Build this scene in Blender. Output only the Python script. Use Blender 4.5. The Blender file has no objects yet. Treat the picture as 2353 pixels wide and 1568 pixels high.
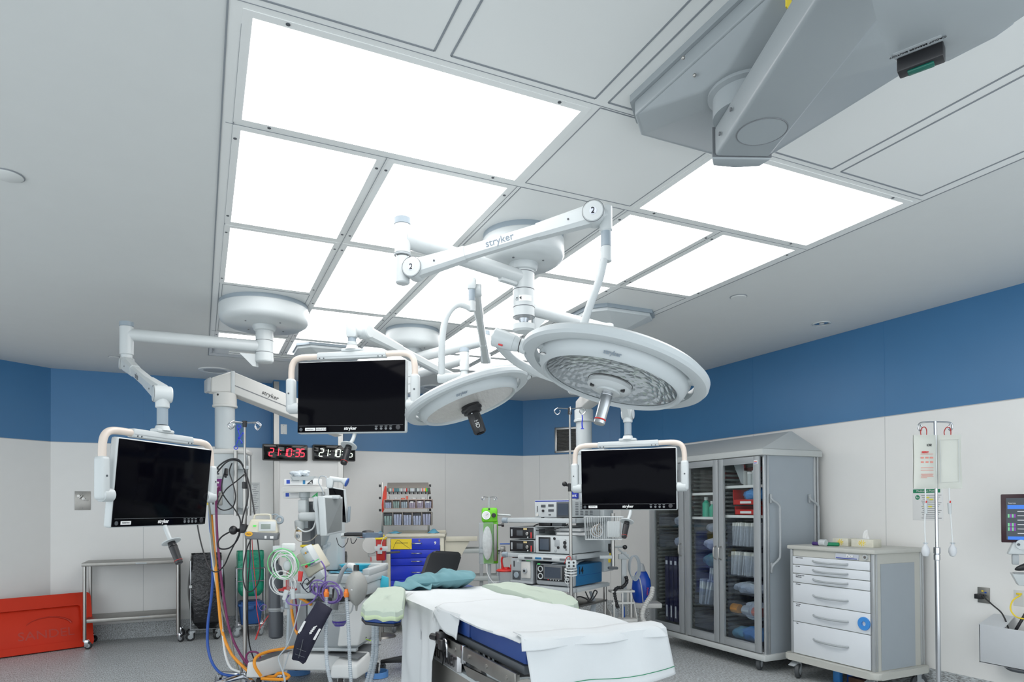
import bpy, bmesh, math, random
from mathutils import Matrix, Vector, Euler
S = bpy.context.scene
COL = S.collection
R = math.radians
# ---------------------------------------------------------------- camera
H = 1.42
F, YAW, PITCH, ROLL, CX, CY = 1535.056, R(25.0402), R(.63247), R(-.32989), 1176.5, 1148.947
cd = bpy.data.cameras.new('camera'); cam = bpy.data.objects.new('camera', cd); COL.objects.link(cam)
cd.sensor_width = 36; cd.lens = F/2353*36; cd.shift_y = (CY-784)/2353; cd.clip_start = .05
cam.location = (0, 0, H)
cam.rotation_euler = (Matrix.Rotation(-YAW, 3, 'Z') @ Matrix.Rotation(R(90)+PITCH, 3, 'X') @ Matrix.Rotation(ROLL, 3, 'Z')).to_euler()
S.camera = cam
# ---------------------------------------------------------------- world, exposure
LIGHT = 3.8
w = bpy.data.worlds.new('world'); S.world = w; w.use_nodes = True
w.node_tree.nodes['Background'].inputs[0].default_value = (.88, .95, 1, 1)
w.node_tree.nodes['Background'].inputs[1].default_value = 1.8
S.view_settings.view_transform = 'Standard'; S.view_settings.look = 'None'
S.view_settings.exposure = 0.30; S.view_settings.gamma = 1; S.view_settings.use_curve_mapping = False
try:
    S.cycles.max_bounces = 10; S.cycles.diffuse_bounces = 5; S.cycles.glossy_bounces = 4
    S.cycles.transparent_max_bounces = 16; S.cycles.caustics_reflective = False; S.cycles.caustics_refractive = False
    S.cycles.sample_clamp_indirect = 4; S.cycles.use_denoising = True
except Exception: pass

# sight lines measured on the photograph, used to find where things stand in the room
def ray(px, py):
    x, y = px-CX, py-CY; cr, sr = math.cos(ROLL), math.sin(ROLL)
    a, b = cr*x+sr*y, -sr*x+cr*y
    r, u = a/F, -b/F; cp, sp = math.cos(PITCH), math.sin(PITCH)
    f1, u1 = cp-sp*u, sp+cp*u; s, c = math.sin(YAW), math.cos(YAW)
    return Vector((c*r+s*f1, -s*r+c*f1, u1)), f1
O = Vector((0, 0, H))
def P(px, py, d): v, f = ray(px, py); return O+v*(d/f)
def PX(px, py, X): v, f = ray(px, py); return O+v*(X/v.x)
def PY(px, py, Y): v, f = ray(px, py); return O+v*(Y/v.y)
def PZ(px, py, Z): v, f = ray(px, py); return O+v*((Z-H)/v.z)
CRIGHT = Vector((math.cos(YAW), -math.sin(YAW), 0))
CFWD = Vector((math.sin(YAW), math.cos(YAW), 0))

# ---------------------------------------------------------------- materials
MATS = {}
def mat(name, col, rough=.5, metal=0, bump=0, bscale=60, var=0, vscale=8, stretch=None, spec=.5, emit=None, es=0, coat=0, trans=0, alpha=1, sss=0):
    if name in MATS: return MATS[name]
    m = bpy.data.materials.new(name); m.use_nodes = True; MATS[name] = m
    nt = m.node_tree; b = nt.nodes['Principled BSDF']
    b.inputs['Base Color'].default_value = (*col, 1); b.inputs['Roughness'].default_value = rough
    b.inputs['Metallic'].default_value = metal; b.inputs['Specular IOR Level'].default_value = spec
    b.inputs['Coat Weight'].default_value = coat; b.inputs['Transmission Weight'].default_value = trans
    b.inputs['Alpha'].default_value = alpha
    if emit: b.inputs['Emission Color'].default_value = (*emit, 1); b.inputs['Emission Strength'].default_value = es
    tc = nt.nodes.new('ShaderNodeTexCoord'); mp = nt.nodes.new('ShaderNodeMapping')
    nt.links.new(tc.outputs['Object'], mp.inputs[0])
    if stretch: mp.inputs['Scale'].default_value = stretch
    n = nt.nodes.new('ShaderNodeTexNoise'); n.inputs['Scale'].default_value = vscale; n.inputs['Detail'].default_value = 4
    nt.links.new(mp.outputs[0], n.inputs['Vector'])
    v = var or .03
    mx = nt.nodes.new('ShaderNodeMix'); mx.data_type = 'RGBA'
    mx.inputs[6].default_value = (*[max(0, c*(1-v)) for c in col], 1); mx.inputs[7].default_value = (*[min(1, c*(1+v)) for c in col], 1)
    nt.links.new(n.outputs['Fac'], mx.inputs[0]); nt.links.new(mx.outputs[2], b.inputs['Base Color'])
    if bump:
        n2 = nt.nodes.new('ShaderNodeTexNoise'); n2.inputs['Scale'].default_value = bscale; n2.inputs['Detail'].default_value = 3
        nt.links.new(mp.outputs[0], n2.inputs['Vector'])
        bp = nt.nodes.new('ShaderNodeBump'); bp.inputs['Strength'].default_value = bump; bp.inputs['Distance'].default_value = .01
        nt.links.new(n2.outputs['Fac'], bp.inputs['Height']); nt.links.new(bp.outputs[0], b.inputs['Normal'])
    return m
WHITE = mat('white_plastic', (.52, .55, .555), .30)
WHITE2 = mat('warm_white_plastic', (.58, .575, .55), .4)
PAINT = mat('powder_coat_white', (.47, .505, .515), .35)
GREYCAP = mat('grey_plastic', (.27, .32, .36), .4)
LGREY = mat('light_grey_plastic', (.36, .385, .40), .4)
MGREY = mat('mid_grey_plastic', (.15, .16, .17), .45)
DGREY = mat('dark_grey_plastic', (.07, .078, .088), .45)
BLACK = mat('black_plastic', (.012, .012, .014), .35)
RUBBER = mat('black_rubber', (.02, .02, .022), .7)
SCREEN = mat('black_screen', (.0015, .0015, .003), .10, spec=.05)
CLOCKFACE = mat('clock_window', (.006, .006, .006), .06, spec=.35)
STEEL = mat('brushed_steel', (.42, .41, .39), .32, 1, var=.12, vscale=30, stretch=(1, 1, .1))
STEEL2 = mat('dull_steel_sheet', (.30, .29, .27), .38, 1, var=.15, vscale=14)
CHROME = mat('chrome', (.52, .53, .55), .12, 1)
BEIGE = mat('beige_tube', (.66, .57, .50), .35)
CREAM = mat('cream_enamel', (.60, .57, .47), .35)
BLUEP = mat('blue_drawer_paint', (.012, .035, .50), .3)
RED = mat('red_plastic', (.55, .02, .015), .3)
ORANGERED = mat('orange_red_board', (.58, .028, .006), .45, var=.10, vscale=3, spec=.2)
LIME = mat('lime_green_plastic', (.17, .62, .02), .35)
BLUE = mat('blue_vinyl', (.012, .05, .22), .45, var=.1)
TUBBLUE = mat('dark_blue_tub', (.015, .075, .24), .4)
NAVY = mat('navy_cloth', (.012, .012, .03), .8, bump=.2, bscale=200)
TEALCLOTH = mat('teal_cotton', (.125, .26, .29), .9, bump=.15, bscale=400, var=.1)
WCLOTH = mat('white_cotton_sheet', (.60, .62, .63), .9, bump=.1, bscale=300)
GCLOTH = mat('pale_green_drape', (.42, .485, .41), .9, bump=.15, bscale=300)
GHEM = mat('yellow_green_hem', (.54, .64, .42), .9)
BAGBLK = mat('black_bin_bag', (.012, .012, .014), .22, bump=1.0, bscale=28)
BAGGRN = mat('green_bin_bag', (.008, .24, .14), .28, bump=.8, bscale=24)
PURPLE = mat('purple_cable', (.14, .085, .30), .4)
GREENC = mat('green_cable', (.16, .62, .22), .4)
CABLEW = mat('white_cable', (.68, .70, .70), .4)
CABLEG = mat('grey_cable', (.36, .40, .43), .45)
ORANGE = mat('orange_hose', (.80, .30, .015), .4)
BLUEH = mat('blue_hose', (.01, .075, .36), .4)
PLUM = mat('purple_hose', (.17, .02, .095), .45)
YELLOW = mat('yellow_plastic', (.82, .62, .03), .45)
PAPER = mat('white_paper', (.78, .78, .77), .7)
CARD = mat('off_white_card', (.66, .67, .66), .7)
RUBBERG = mat('grey_rubber_bag', (.34, .34, .32), .5, bump=.15)
INKD = mat('dark_ink', (.02, .022, .03), .6)
INKR = mat('red_ink', (.70, .05, .05), .6)
INKG = mat('green_ink', (.01, .22, .10), .6)
INKB = mat('blue_ink', (.01, .03, .33), .5)
GREENL = mat('green_liquid', (.02, .40, .26), .25)
CYAN = mat('cyan_plastic', (.03, .42, .56), .35)
CYANC = mat('cyan_cloth', (.11, .34, .47), .85, bump=.2, bscale=200)
GLOVEB = mat('blue_gloves', (.06, .26, .60), .5, bump=.6, bscale=40)
CABGREY = mat('cabinet_aluminium', (.37, .39, .40), .42, .25)
CABSIDE = mat('cabinet_side_laminate', (.33, .37, .405), .35)
CABIN = mat('cabinet_inner_grey', (.30, .31, .31), .6)
DRAWERW = mat('white_drawer_front', (.70, .73, .76), .3)
CARTG = mat('warm_grey_plastic', (.50, .50, .46), .45)
EQBLUE = mat('blue_generator_case', (.015, .135, .30), .4)
SKYBLUE = mat('sky_blue_ring', (.05, .26, .66), .4)
SCRDIM = mat('grey_blue_lcd', (.05, .065, .09), .12)
LCD = mat('green_grey_lcd', (.23, .27, .24), .3)
SLATE = mat('slate_blue_arm_pad', (.11, .15, .21), .5)
ORLIGHT = mat('coral_red_plastic', (.75, .20, .14), .4)
PINKP = mat('pink_packets', (.66, .54, .57), .6, var=.25, vscale=60)
LILACP = mat('lilac_packets', (.60, .59, .68), .6, var=.25, vscale=60)
MINTP = mat('mint_packets', (.58, .67, .63), .6, var=.25, vscale=60)
BLUEPK = mat('pale_blue_packets', (.64, .67, .75), .6, var=.3, vscale=60)
PACK = mat('paper_pouches', (.74, .74, .70), .5, var=.25, vscale=45, bump=.5, bscale=50)
CLEARPK = mat('clear_wrapped_tubing', (.55, .60, .64), .25, var=.25, vscale=40, bump=.8, bscale=40)
GREENPK = mat('green_white_packets', (.40, .55, .42), .6, var=.3, vscale=40)
def emis(name, col, s):
    return mat(name, (.02, .02, .02), .6, emit=col, es=s)
def glass(name, tint=(1, 1, 1), gloss=.06, rough=.02, dens=.0):
    m = bpy.data.materials.new(name); m.use_nodes = True; MATS[name] = m; nt = m.node_tree; nt.nodes.clear()
    o = nt.nodes.new('ShaderNodeOutputMaterial'); t = nt.nodes.new('ShaderNodeBsdfTransparent'); t.inputs[0].default_value = (*tint, 1)
    g = nt.nodes.new('ShaderNodeBsdfGlossy'); g.inputs['Roughness'].default_value = rough
    d = nt.nodes.new('ShaderNodeBsdfDiffuse'); d.inputs[0].default_value = (*[c*.75 for c in tint], 1)
    lw = nt.nodes.new('ShaderNodeLayerWeight'); lw.inputs[0].default_value = .35; fr = nt.nodes.new('ShaderNodeMath'); fr.operation = 'MULTIPLY_ADD'; fr.inputs[1].default_value = .35; fr.inputs[2].default_value = .03
    p3 = nt.nodes.new('ShaderNodeMath'); p3.operation = 'POWER'; p3.inputs[1].default_value = 3; nt.links.new(lw.outputs['Facing'], p3.inputs[0]); nt.links.new(p3.outputs[0], fr.inputs[0])
    nz = nt.nodes.new('ShaderNodeTexNoise'); nz.inputs['Scale'].default_value = 12
    mm = nt.nodes.new('ShaderNodeMath'); mm.operation = 'MULTIPLY_ADD'; mm.inputs[1].default_value = .04*dens; mm.inputs[2].default_value = dens
    nt.links.new(nz.outputs[0], mm.inputs[0])
    m1 = nt.nodes.new('ShaderNodeMixShader'); m2 = nt.nodes.new('ShaderNodeMixShader')
    nt.links.new(mm.outputs[0], m1.inputs[0]); nt.links.new(t.outputs[0], m1.inputs[1]); nt.links.new(d.outputs[0], m1.inputs[2])
    nt.links.new(fr.outputs[0], m2.inputs[0]); nt.links.new(m1.outputs[0], m2.inputs[1]); nt.links.new(g.outputs[0], m2.inputs[2])
    nt.links.new(m2.outputs[0], o.inputs[0]); return m
GLASS = glass('door_glass', (.93, .95, .95))
CLEAR = glass('clear_plastic', (.90, .93, .95), dens=.14, rough=.1)
FROST = glass('cloudy_tubing', (.80, .86, .90), dens=.45, rough=.25)
BIN = glass('smoky_bin_plastic', (.86, .88, .93), dens=.04, rough=.1)
REDC = glass('red_clear_plastic', (.85, .1, .12), dens=.5, rough=.1)
ORC = glass('orange_clear', (1, .4, .15), dens=.5)
def facet():
    m = mat('faceted_reflector', (.50, .52, .53), .16, .95)
    nt = m.node_tree; b = nt.nodes['Principled BSDF']; v = nt.nodes.new('ShaderNodeTexVoronoi'); v.inputs['Scale'].default_value = 40
    tc = nt.nodes.new('ShaderNodeTexCoord'); nt.links.new(tc.outputs['Object'], v.inputs[0])
    bp = nt.nodes.new('ShaderNodeBump'); bp.inputs['Strength'].default_value = .28; bp.inputs['Distance'].default_value = .02
    nt.links.new(v.outputs['Distance'], bp.inputs['Height']); nt.links.new(bp.outputs[0], b.inputs['Normal']); return m
FACET = facet()
LENS2 = mat('frosted_lens', (.60, .585, .56), .25, .2, bump=.4, bscale=60, stretch=(1, .2, 1))

# ---------------------------------------------------------------- mesh helpers
class MB:
    def __init__(s): s.bm = bmesh.new()
    def _new(s, f0, mi):
        if mi:
            for f in s.bm.faces:
                if f not in f0: f.material_index = mi
    def box(s, c, size, bev=0, rot=None, mi=0, seg=2):
        f0 = set(s.bm.faces) if mi else ()
        M = Matrix.Translation(c) @ (rot.to_4x4() if rot is not None else Matrix()) @ Matrix.Diagonal((*size, 1))
        r = bmesh.ops.create_cube(s.bm, size=1, matrix=M)
        if bev:
            es = {e for v in r['verts'] for e in v.link_edges}
            bmesh.ops.bevel(s.bm, geom=list(es), offset=min(bev, min(size)*.45), segments=seg, affect='EDGES', profile=.5)
        s._new(f0, mi); return s
    def bx(s, x0, x1, y0, y1, z0, z1, bev=0, mi=0):
        return s.box(((x0+x1)/2, (y0+y1)/2, (z0+z1)/2), (abs(x1-x0), abs(y1-y0), abs(z1-z0)), bev, mi=mi)
    def cyl(s, p0, p1, r0, r1=None, n=24, bev=0, mi=0):
        p0, p1 = Vector(p0), Vector(p1); r1 = r0 if r1 is None else r1; d = p1-p0; L = d.length
        M = Matrix.Translation(p0) @ d.to_track_quat('Z', 'Y').to_matrix().to_4x4()
        b = min(bev, L*.4, r0*.6, r1*.6) if bev else 0
        prof = [(r0-b, 0), (r0, b), (r1, L-b), (r1-b, L)] if b else [(r0, 0), (r1, L)]
        return s.lathe([(0, 0)]+prof+[(0, L)], M, n, mi)
    def lathe(s, prof, M=None, n=32, mi=0):
        M = M or Matrix(); bm = s.bm; rows = []
        for r, z in prof:
            if r < 1e-6: rows.append([bm.verts.new(M @ Vector((0, 0, z)))])
            else: rows.append([bm.verts.new(M @ Vector((r*math.cos(2*math.pi*i/n), r*math.sin(2*math.pi*i/n), z))) for i in range(n)])
        for a, b in zip(rows, rows[1:]):
            for i in range(n):
                j = (i+1) % n
                vs = [a[0], b[i], b[j]] if len(a) == 1 and len(b) > 1 else [a[i], b[0], a[j]] if len(b) == 1 and len(a) > 1 else [a[i], b[i], b[j], a[j]] if len(a) > 1 else None
                if vs:
                    try: f = bm.faces.new(vs); f.material_index = mi
                    except ValueError: pass
        return s
    def tube(s, pts, r, n=10, smooth=0, close=False, mi=0):
        pts = [Vector(p) for p in pts]
        if smooth: pts = spline(pts, smooth, close)
        rr = r if isinstance(r, (list, tuple)) else [r]*len(pts)
        if len(rr) != len(pts): rr = [rr[0]+(rr[-1]-rr[0])*i/(len(pts)-1) for i in range(len(pts))]
        rows = []; up = None; N = len(pts)
        for i, p in enumerate(pts):
            a = pts[(i-1) % N] if close or i else p; b = pts[(i+1) % N] if close or i < N-1 else p
            t = (b-a).normalized() if (b-a).length > 1e-9 else Vector((0, 0, 1))
            if up is None: up = t.orthogonal().normalized()
            up = up-t*up.dot(t); up = up.normalized() if up.length > 1e-6 else t.orthogonal().normalized()
            sd = t.cross(up)
            rows.append([s.bm.verts.new(p+(up*math.cos(2*math.pi*k/n)+sd*math.sin(2*math.pi*k/n))*rr[i]) for k in range(n)])
        pr = list(zip(rows, rows[1:]))+([(rows[-1], rows[0])] if close else [])
        for a, b in pr:
            for k in range(n):
                f = s.bm.faces.new([a[k], a[(k+1) % n], b[(k+1) % n], b[k]]); f.material_index = mi
        if not close:
            s.bm.faces.new(rows[0][::-1]).material_index = mi; s.bm.faces.new(rows[-1]).material_index = mi
        return s
    def prism(s, poly, h, M=None, mi=0, bev=0):
        M = M or Matrix(); bm = s.bm; f0 = set(bm.faces) if mi else ()
        a = [bm.verts.new(M @ Vector((x, y, 0))) for x, y in poly]; b = [bm.verts.new(M @ Vector((x, y, h))) for x, y in poly]
        fs = [bm.faces.new(a[::-1]), bm.faces.new(b)]
        for i in range(len(a)):
            j = (i+1) % len(a); fs.append(bm.faces.new([a[i], a[j], b[j], b[i]]))
        for f in fs: f.material_index = mi
        if bev:
            bmesh.ops.bevel(bm, geom=list({e for f in fs for e in f.edges}), offset=bev, segments=2, affect='EDGES', profile=.5)
            s._new(f0, mi)
        return s
    def hull(s, bot, top, mi=0, bev=0):
        bm = s.bm; f0 = set(bm.faces) if mi else (); a = [bm.verts.new(p) for p in bot]; b = [bm.verts.new(p) for p in top]
        fs = [bm.faces.new(a[::-1]), bm.faces.new(b)]
        for i in range(len(a)):
            j = (i+1) % len(a); fs.append(bm.faces.new([a[i], a[j], b[j], b[i]]))
        for f in fs: f.material_index = mi
        if bev:
            bmesh.ops.bevel(bm, geom=list({e for f in fs for e in f.edges}), offset=bev, segments=3, affect='EDGES', profile=.5); s._new(f0, mi)
        return s
    def sph(s, c, r, n=16, scale=(1, 1, 1), rot=None, mi=0):
        f0 = set(s.bm.faces) if mi else ()
        M = Matrix.Translation(c) @ (rot.to_4x4() if rot is not None else Matrix()) @ Matrix.Diagonal((*scale, 1))
        bmesh.ops.create_uvsphere(s.bm, u_segments=n*2, v_segments=n, radius=r, matrix=M); s._new(f0, mi); return s
    def torus(s, c, Rr, r, M=None, n=32, k=8, arc=1, mi=0):
        M = Matrix.Translation(c) @ (M.to_4x4() if M is not None else Matrix())
        N = int(n*arc)
        pts = [M @ Vector((Rr*math.cos(2*math.pi*i/n), Rr*math.sin(2*math.pi*i/n), 0)) for i in range(N+(0 if arc == 1 else 1))]
        return s.tube(pts, r, k, close=(arc == 1), mi=mi)
    def grid(s, fn, nu, nv, mi=0):
        vs = [[s.bm.verts.new(fn(i/nu, j/nv)) for j in range(nv+1)] for i in range(nu+1)]
        for i in range(nu):
            for j in range(nv):
                s.bm.faces.new([vs[i][j], vs[i+1][j], vs[i+1][j+1], vs[i][j+1]]).material_index = mi
        return s
def spline(pts, k, close=False):
    out = []; n = len(pts); rng = range(n if close else n-1)
    g = (lambda i: pts[i % n]) if close else (lambda i: pts[max(0, min(n-1, i))])
    for i in rng:
        p0, p1, p2, p3 = g(i-1), g(i), g(i+1), g(i+2)
        for j in range(k):
            t = j/k
            out.append(.5*((2*p1)+(p2-p0)*t+(2*p0-5*p1+4*p2-p3)*t*t+(3*p1-p0-3*p2+p3)*t**3))
    if not close: out.append(pts[-1])
    return out
def wm(o):
    m = Matrix()
    while o is not None: m = o.matrix_basis @ m; o = o.parent
    return m
def obj(name, mb, m, parent=None, W=False, label=None, solid=0, ang=.6, sub=0):
    """link the collected mesh as one object; W: coordinates are in the room, not in the parent"""
    bm = mb.bm
    if W and parent is not None: bmesh.ops.transform(bm, matrix=wm(parent).inverted(), verts=bm.verts)
    bmesh.ops.recalc_face_normals(bm, faces=bm.faces)
    me = bpy.data.meshes.new(name); bm.to_mesh(me); bm.free()
    for x in (m if isinstance(m, (list, tuple)) else [m]): me.materials.append(x)
    me.polygons.foreach_set('use_smooth', [True]*len(me.polygons)); me.set_sharp_from_angle(angle=ang)
    o = bpy.data.objects.new(name, me); COL.objects.link(o)
    if parent is not None: o.parent = parent
    if solid:
        md = o.modifiers.new('solid', 'SOLIDIFY'); md.thickness = solid; md.offset = 0
    if sub:
        md = o.modifiers.new('sub', 'SUBSURF'); md.levels = sub; md.render_levels = sub
    if label: o['label'] = label
    return o
def thing(name, label, cat, loc=(0, 0, 0), rz=0, group=None, M=None):
    o = bpy.data.objects.new(name, None); COL.objects.link(o); o.empty_display_size = .05
    o.matrix_basis = M if M is not None else Matrix.Translation(loc) @ Matrix.Rotation(rz, 4, 'Z')
    o['label'] = label; o['category'] = cat
    if group: o['group'] = group
    return o
def solo(name, mb, m, label, cat, group=None, kind=None, loc=None, rz=0, **k):
    """a thing that is one mesh; with loc its origin sits there and the mesh coordinates are local"""
    o = obj(name, mb, m, **k)
    if loc is not None: o.matrix_basis = Matrix.Translation(loc) @ Matrix.Rotation(rz, 4, 'Z')
    o['label'] = label; o['category'] = cat
    if group: o['group'] = group
    if kind: o['kind'] = kind
    return o
def struct(name, mb, m, **k):
    o = obj(name, mb, m, **k); o['kind'] = 'structure'; return o
def text(s, size, m, parent, M, ext=.0008, name='lettering', align='CENTER', W=False, sx=1, shear=0, bold=0):
    c = bpy.data.curves.new(name, 'FONT'); c.body = s; c.size = size; c.extrude = ext; c.align_x = align; c.align_y = 'CENTER'
    c.shear = shear; c.offset = bold; c.resolution_u = 3
    t = bpy.data.objects.new('tmp_text', c); me = bpy.data.meshes.new_from_object(t)
    bpy.data.objects.remove(t); bpy.data.curves.remove(c)
    MM = M @ Matrix.Diagonal((sx, 1, 1, 1))
    if W and parent is not None: MM = wm(parent).inverted() @ MM
    me.transform(MM); me.materials.clear(); me.materials.append(m)
    o = bpy.data.objects.new(name, me); COL.objects.link(o); o.parent = parent
    return o
def face(c, right, up):
    """matrix with x = right, y = up, z = towards the reader"""
    r = Vector(right).normalized(); u = Vector(up).normalized(); u = (u-r*u.dot(r)).normalized(); z = r.cross(u)
    return Matrix.Translation(c) @ Matrix((r, u, z)).transposed().to_4x4()
FR = lambda x, y, z: face((x, y, z), (1, 0, 0), (0, 0, 1))   # reads from -y
def dup(root, loc, rz, label, group=None):
    r = root.copy(); COL.objects.link(r); r.matrix_basis = Matrix.Translation(loc) @ Matrix.Rotation(rz, 4, 'Z'); r['label'] = label
    if group: r['group'] = group
    for ch in list(root.children):
        c = ch.copy(); COL.objects.link(c); c.parent = r
        for g in ch.children: d = g.copy(); COL.objects.link(d); d.parent = c
    return r
def caster(parent, x, y, r=.05, h=.1, m=RUBBER, fm=LGREY, ang=0, wd=.03):
    """wheel under a trolley: fork plus wheel as a sub-part"""
    b = MB(); dx, dy = math.cos(ang), math.sin(ang)
    b.cyl((x, y, h-.005), (x, y, h-.025), .02, n=14)
    cx_, cy_ = x+dx*.02, y+dy*.02
    rot = Matrix.Rotation(ang, 3, 'Z')
    for s_ in (-1, 1):
        b.box((cx_-dy*s_*(wd/2+.005), cy_+dx*s_*(wd/2+.005), (h+r)/2-.012), (.035, .005, h-r), .002, rot)
    b.box((cx_, cy_, h-.028), (.05, wd+.014, .008), .002, rot)
    fk = obj('caster', b, fm, parent)
    wv = MB(); ax = Vector((-dy, dx, 0)); c = Vector((cx_+dx*.012, cy_+dy*.012, r))
    wv.cyl(c-ax*wd/2, c+ax*wd/2, r, bev=.006, n=24); wv.cyl(c-ax*(wd/2+.003), c+ax*(wd/2+.003), r*.55, n=16, mi=1)
    obj('wheel', wv, [m, fm], fk)
    return fk
# ================================================================ THE ROOM
ZC = 2.92; ZB = 2.14
WALLW = mat('wall_panel_white', (.82, .81, .785), .5, bump=.03, bscale=300, var=.02)
WALLB = mat('wall_panel_blue', (.055, .185, .37), .38, var=.05, vscale=3)
CEIL = mat('ceiling_paint', (.64, .655, .645), .7, bump=.03, bscale=400, var=.02)
CEILP = mat('ceiling_metal_plate', (.75, .76, .745), .35, var=.03, vscale=2)
SEAM = mat('dark_seam', (.24, .26, .28), .7)
WSEAM = mat('wall_seam', (.50, .50, .49), .6)
BSEAM = mat('blue_wall_seam', (.05, .18, .37), .35)
FLOOR = mat('vinyl_floor', (.52, .545, .555), .40, var=.10, vscale=5)
def floor_nodes():
    nt = FLOOR.node_tree; b = nt.nodes['Principled BSDF']; mix = [n for n in nt.nodes if n.type == 'MIX'][0]
    tc = nt.nodes.new('ShaderNodeTexCoord'); mp = nt.nodes.new('ShaderNodeMapping'); mp.inputs['Scale'].default_value = (1, .28, 1); mp.inputs['Rotation'].default_value = (0, 0, R(-32))
    nt.links.new(tc.outputs['Object'], mp.inputs[0]); n = nt.nodes.new('ShaderNodeTexNoise'); n.inputs['Scale'].default_value = 130; n.inputs['Detail'].default_value = 3
    nt.links.new(mp.outputs[0], n.inputs['Vector'])
    rp = nt.nodes.new('ShaderNodeValToRGB'); e = rp.color_ramp.elements; e[0].position = .36; e[0].color = (.42, .40, .38, 1); e[1].position = .56; e[1].color = (1.02, 1.02, 1.02, 1)
    e2 = rp.color_ramp.elements.new(.72); e2.color = (1.25, 1.25, 1.25, 1)
    nt.links.new(n.outputs['Fac'], rp.inputs[0])
    mu = nt.nodes.new('ShaderNodeMix'); mu.data_type = 'RGBA'; mu.blend_type = 'MULTIPLY'; mu.inputs[0].default_value = 1
    nt.links.new(mix.outputs[2], mu.inputs[6]); nt.links.new(rp.outputs[0], mu.inputs[7]); nt.links.new(mu.outputs[2], b.inputs['Base Color'])
floor_nodes()
XL, XR, YB, YF = -4.4, 5.06, 8.46, -.6
LC = (-1.43, YB); LC2 = (XL, YB-(XL+1.43)/-.39*.31)
RC = (4.13, YB); RC2 = (XR, 7.42)
b = MB(); b.bx(XL-.3, XR+.3, YF-.3, YB+.3, -.1, 0); struct('floor', b, FLOOR)
b = MB(); b.bx(XL-.3, XR+.3, YF-.3, YB+.3, ZC, ZC+.1); struct('ceiling', b, CEIL)
def wall(name, a, c, seams=()):
    a, c = Vector((*a, 0)), Vector((*c, 0)); d = (c-a).normalized(); n = Vector((-d.y, d.x, 0)); L = (c-a).length
    rot = Matrix((d, n, Vector((0, 0, 1)))).transposed()
    m_ = (a+c)/2
    w_ = MB(); w_.box(m_+n*.06+Vector((0, 0, ZB/2)), (L+.12, .12, ZB), rot=rot)
    w_.box(m_+n*.06+Vector((0, 0, (ZB+ZC)/2)), (L+.12, .12, ZC-ZB), rot=rot, mi=1)
    w_.box(m_-n*.001+Vector((0, 0, ZB)), (L, .003, .006), rot=rot, mi=2)
    for s_ in seams:
        p = a+d*s_
        w_.box(p-n*.0006+Vector((0, 0, ZB/2)), (.004, .0012, ZB), rot=rot, mi=2)
        w_.box(p-n*.0006+Vector((0, 0, (ZB+ZC)/2)), (.006, .0012, ZC-ZB), rot=rot, mi=3)
    struct('wall_'+name, w_, [WALLW, WALLB, WSEAM, BSEAM])
    q = MB(); q.box(m_-n*.004+Vector((0, 0, .085)), (L, .008, .17), rot=rot); struct('baseboard_'+name, q, FLOOR)
wall('back', LC, RC, (.86, 2.9, 4.4)); wall('back_left', LC2, LC, (1.1,)); wall('back_right', RC, RC2, (.25, 1.25))
wall('right', RC2, (XR, -.5), (.9, 2.35, 3.78, 5.4)); 
# square pillar on the back wall, with steel corner guards
b = MB(); b.bx(.78, 1.57, 8.2, YB+.02, 0, ZB); b.bx(.78, 1.57, 8.2, YB+.02, ZB, ZC, mi=1); struct('wall_pillar', b, [WALLW, WALLB])
b = MB(); b.bx(.77, 1.58, 8.192, YB, 0, .17); struct('baseboard_pillar', b, FLOOR)
for k, x in enumerate((.775, 1.575)):
    s_ = 1 if k == 0 else -1
    b = MB(); b.bx(x, x+s_*.062, 8.194, 8.199, .17, ZC-.02); b.bx(x, x+s_*.004, 8.194, 8.26, .17, ZC-.02); struct('trim_%d' % (k+1), b, STEEL)
# ceiling grid: frame plate, seams, lit panels
X0, PT, WD = .147, .6166, .539
col = lambda k: (X0+PT*k, X0+PT*k+WD)
b = MB(); b.bx(.075, 3.225, -.5, 7.12, ZC-.004, ZC); struct('ceiling_panel', b, CEILP)
Y = dict(a=(2.158, 2.741), b=(2.824, 3.747), c=(3.832, 4.763), cl=(3.832, 5.078), d=(5.158, 6.085), e=(6.165, 6.76))
lit = [(0, 1, 'a'), (0, 0, 'b'), (1, 1, 'b'), (0, 0, 'c'), (1, 1, 'cl'), (2, 2, 'cl'), (3, 3, 'cl'), (3, 4, 'a'), (3, 3, 'b'), (4, 4, 'b'),
       (1, 1, 'd'), (3, 3, 'd'), (4, 4, 'd'), (0, 0, 'e'), (1, 1, 'e'), (2, 2, 'e'), (3, 3, 'e'), (4, 4, 'e')]
lab = ['long white lit ceiling panel, the largest one at top left of the grid', 'square lit ceiling panel directly below the longest panel, against the left grid edge',
 'square lit ceiling panel under the right half of the longest panel', 'lit ceiling panel just in front of the left round boom housing',
 'lit ceiling panel right of the one before the left boom housing', 'lit ceiling panel behind the left elbow of the numbered arm',
 'lit ceiling panel just behind the central round light housing', 'wide lit ceiling panel at the right, below the big grey arm', 'lit ceiling panel behind the end joint of the numbered arm',
 'rightmost square lit ceiling panel, before the grey pedestal', 'lit ceiling panel right of the left round boom housing', 'lit ceiling panel behind the lower column of the central light mount',
 'lit ceiling panel hidden largely behind the near round surgical light', 'farthest lit ceiling panel at the left grid edge, below the left boom housing',
 'farthest lit panel above the middle monitor', 'farthest lit panel behind the small round housing', 'farthest lit panel between the two surgical lights', 'farthest lit panel at the right grid corner']
DIFF = emis('panel_diffuser', (1, 1, 1), LIGHT)
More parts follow.
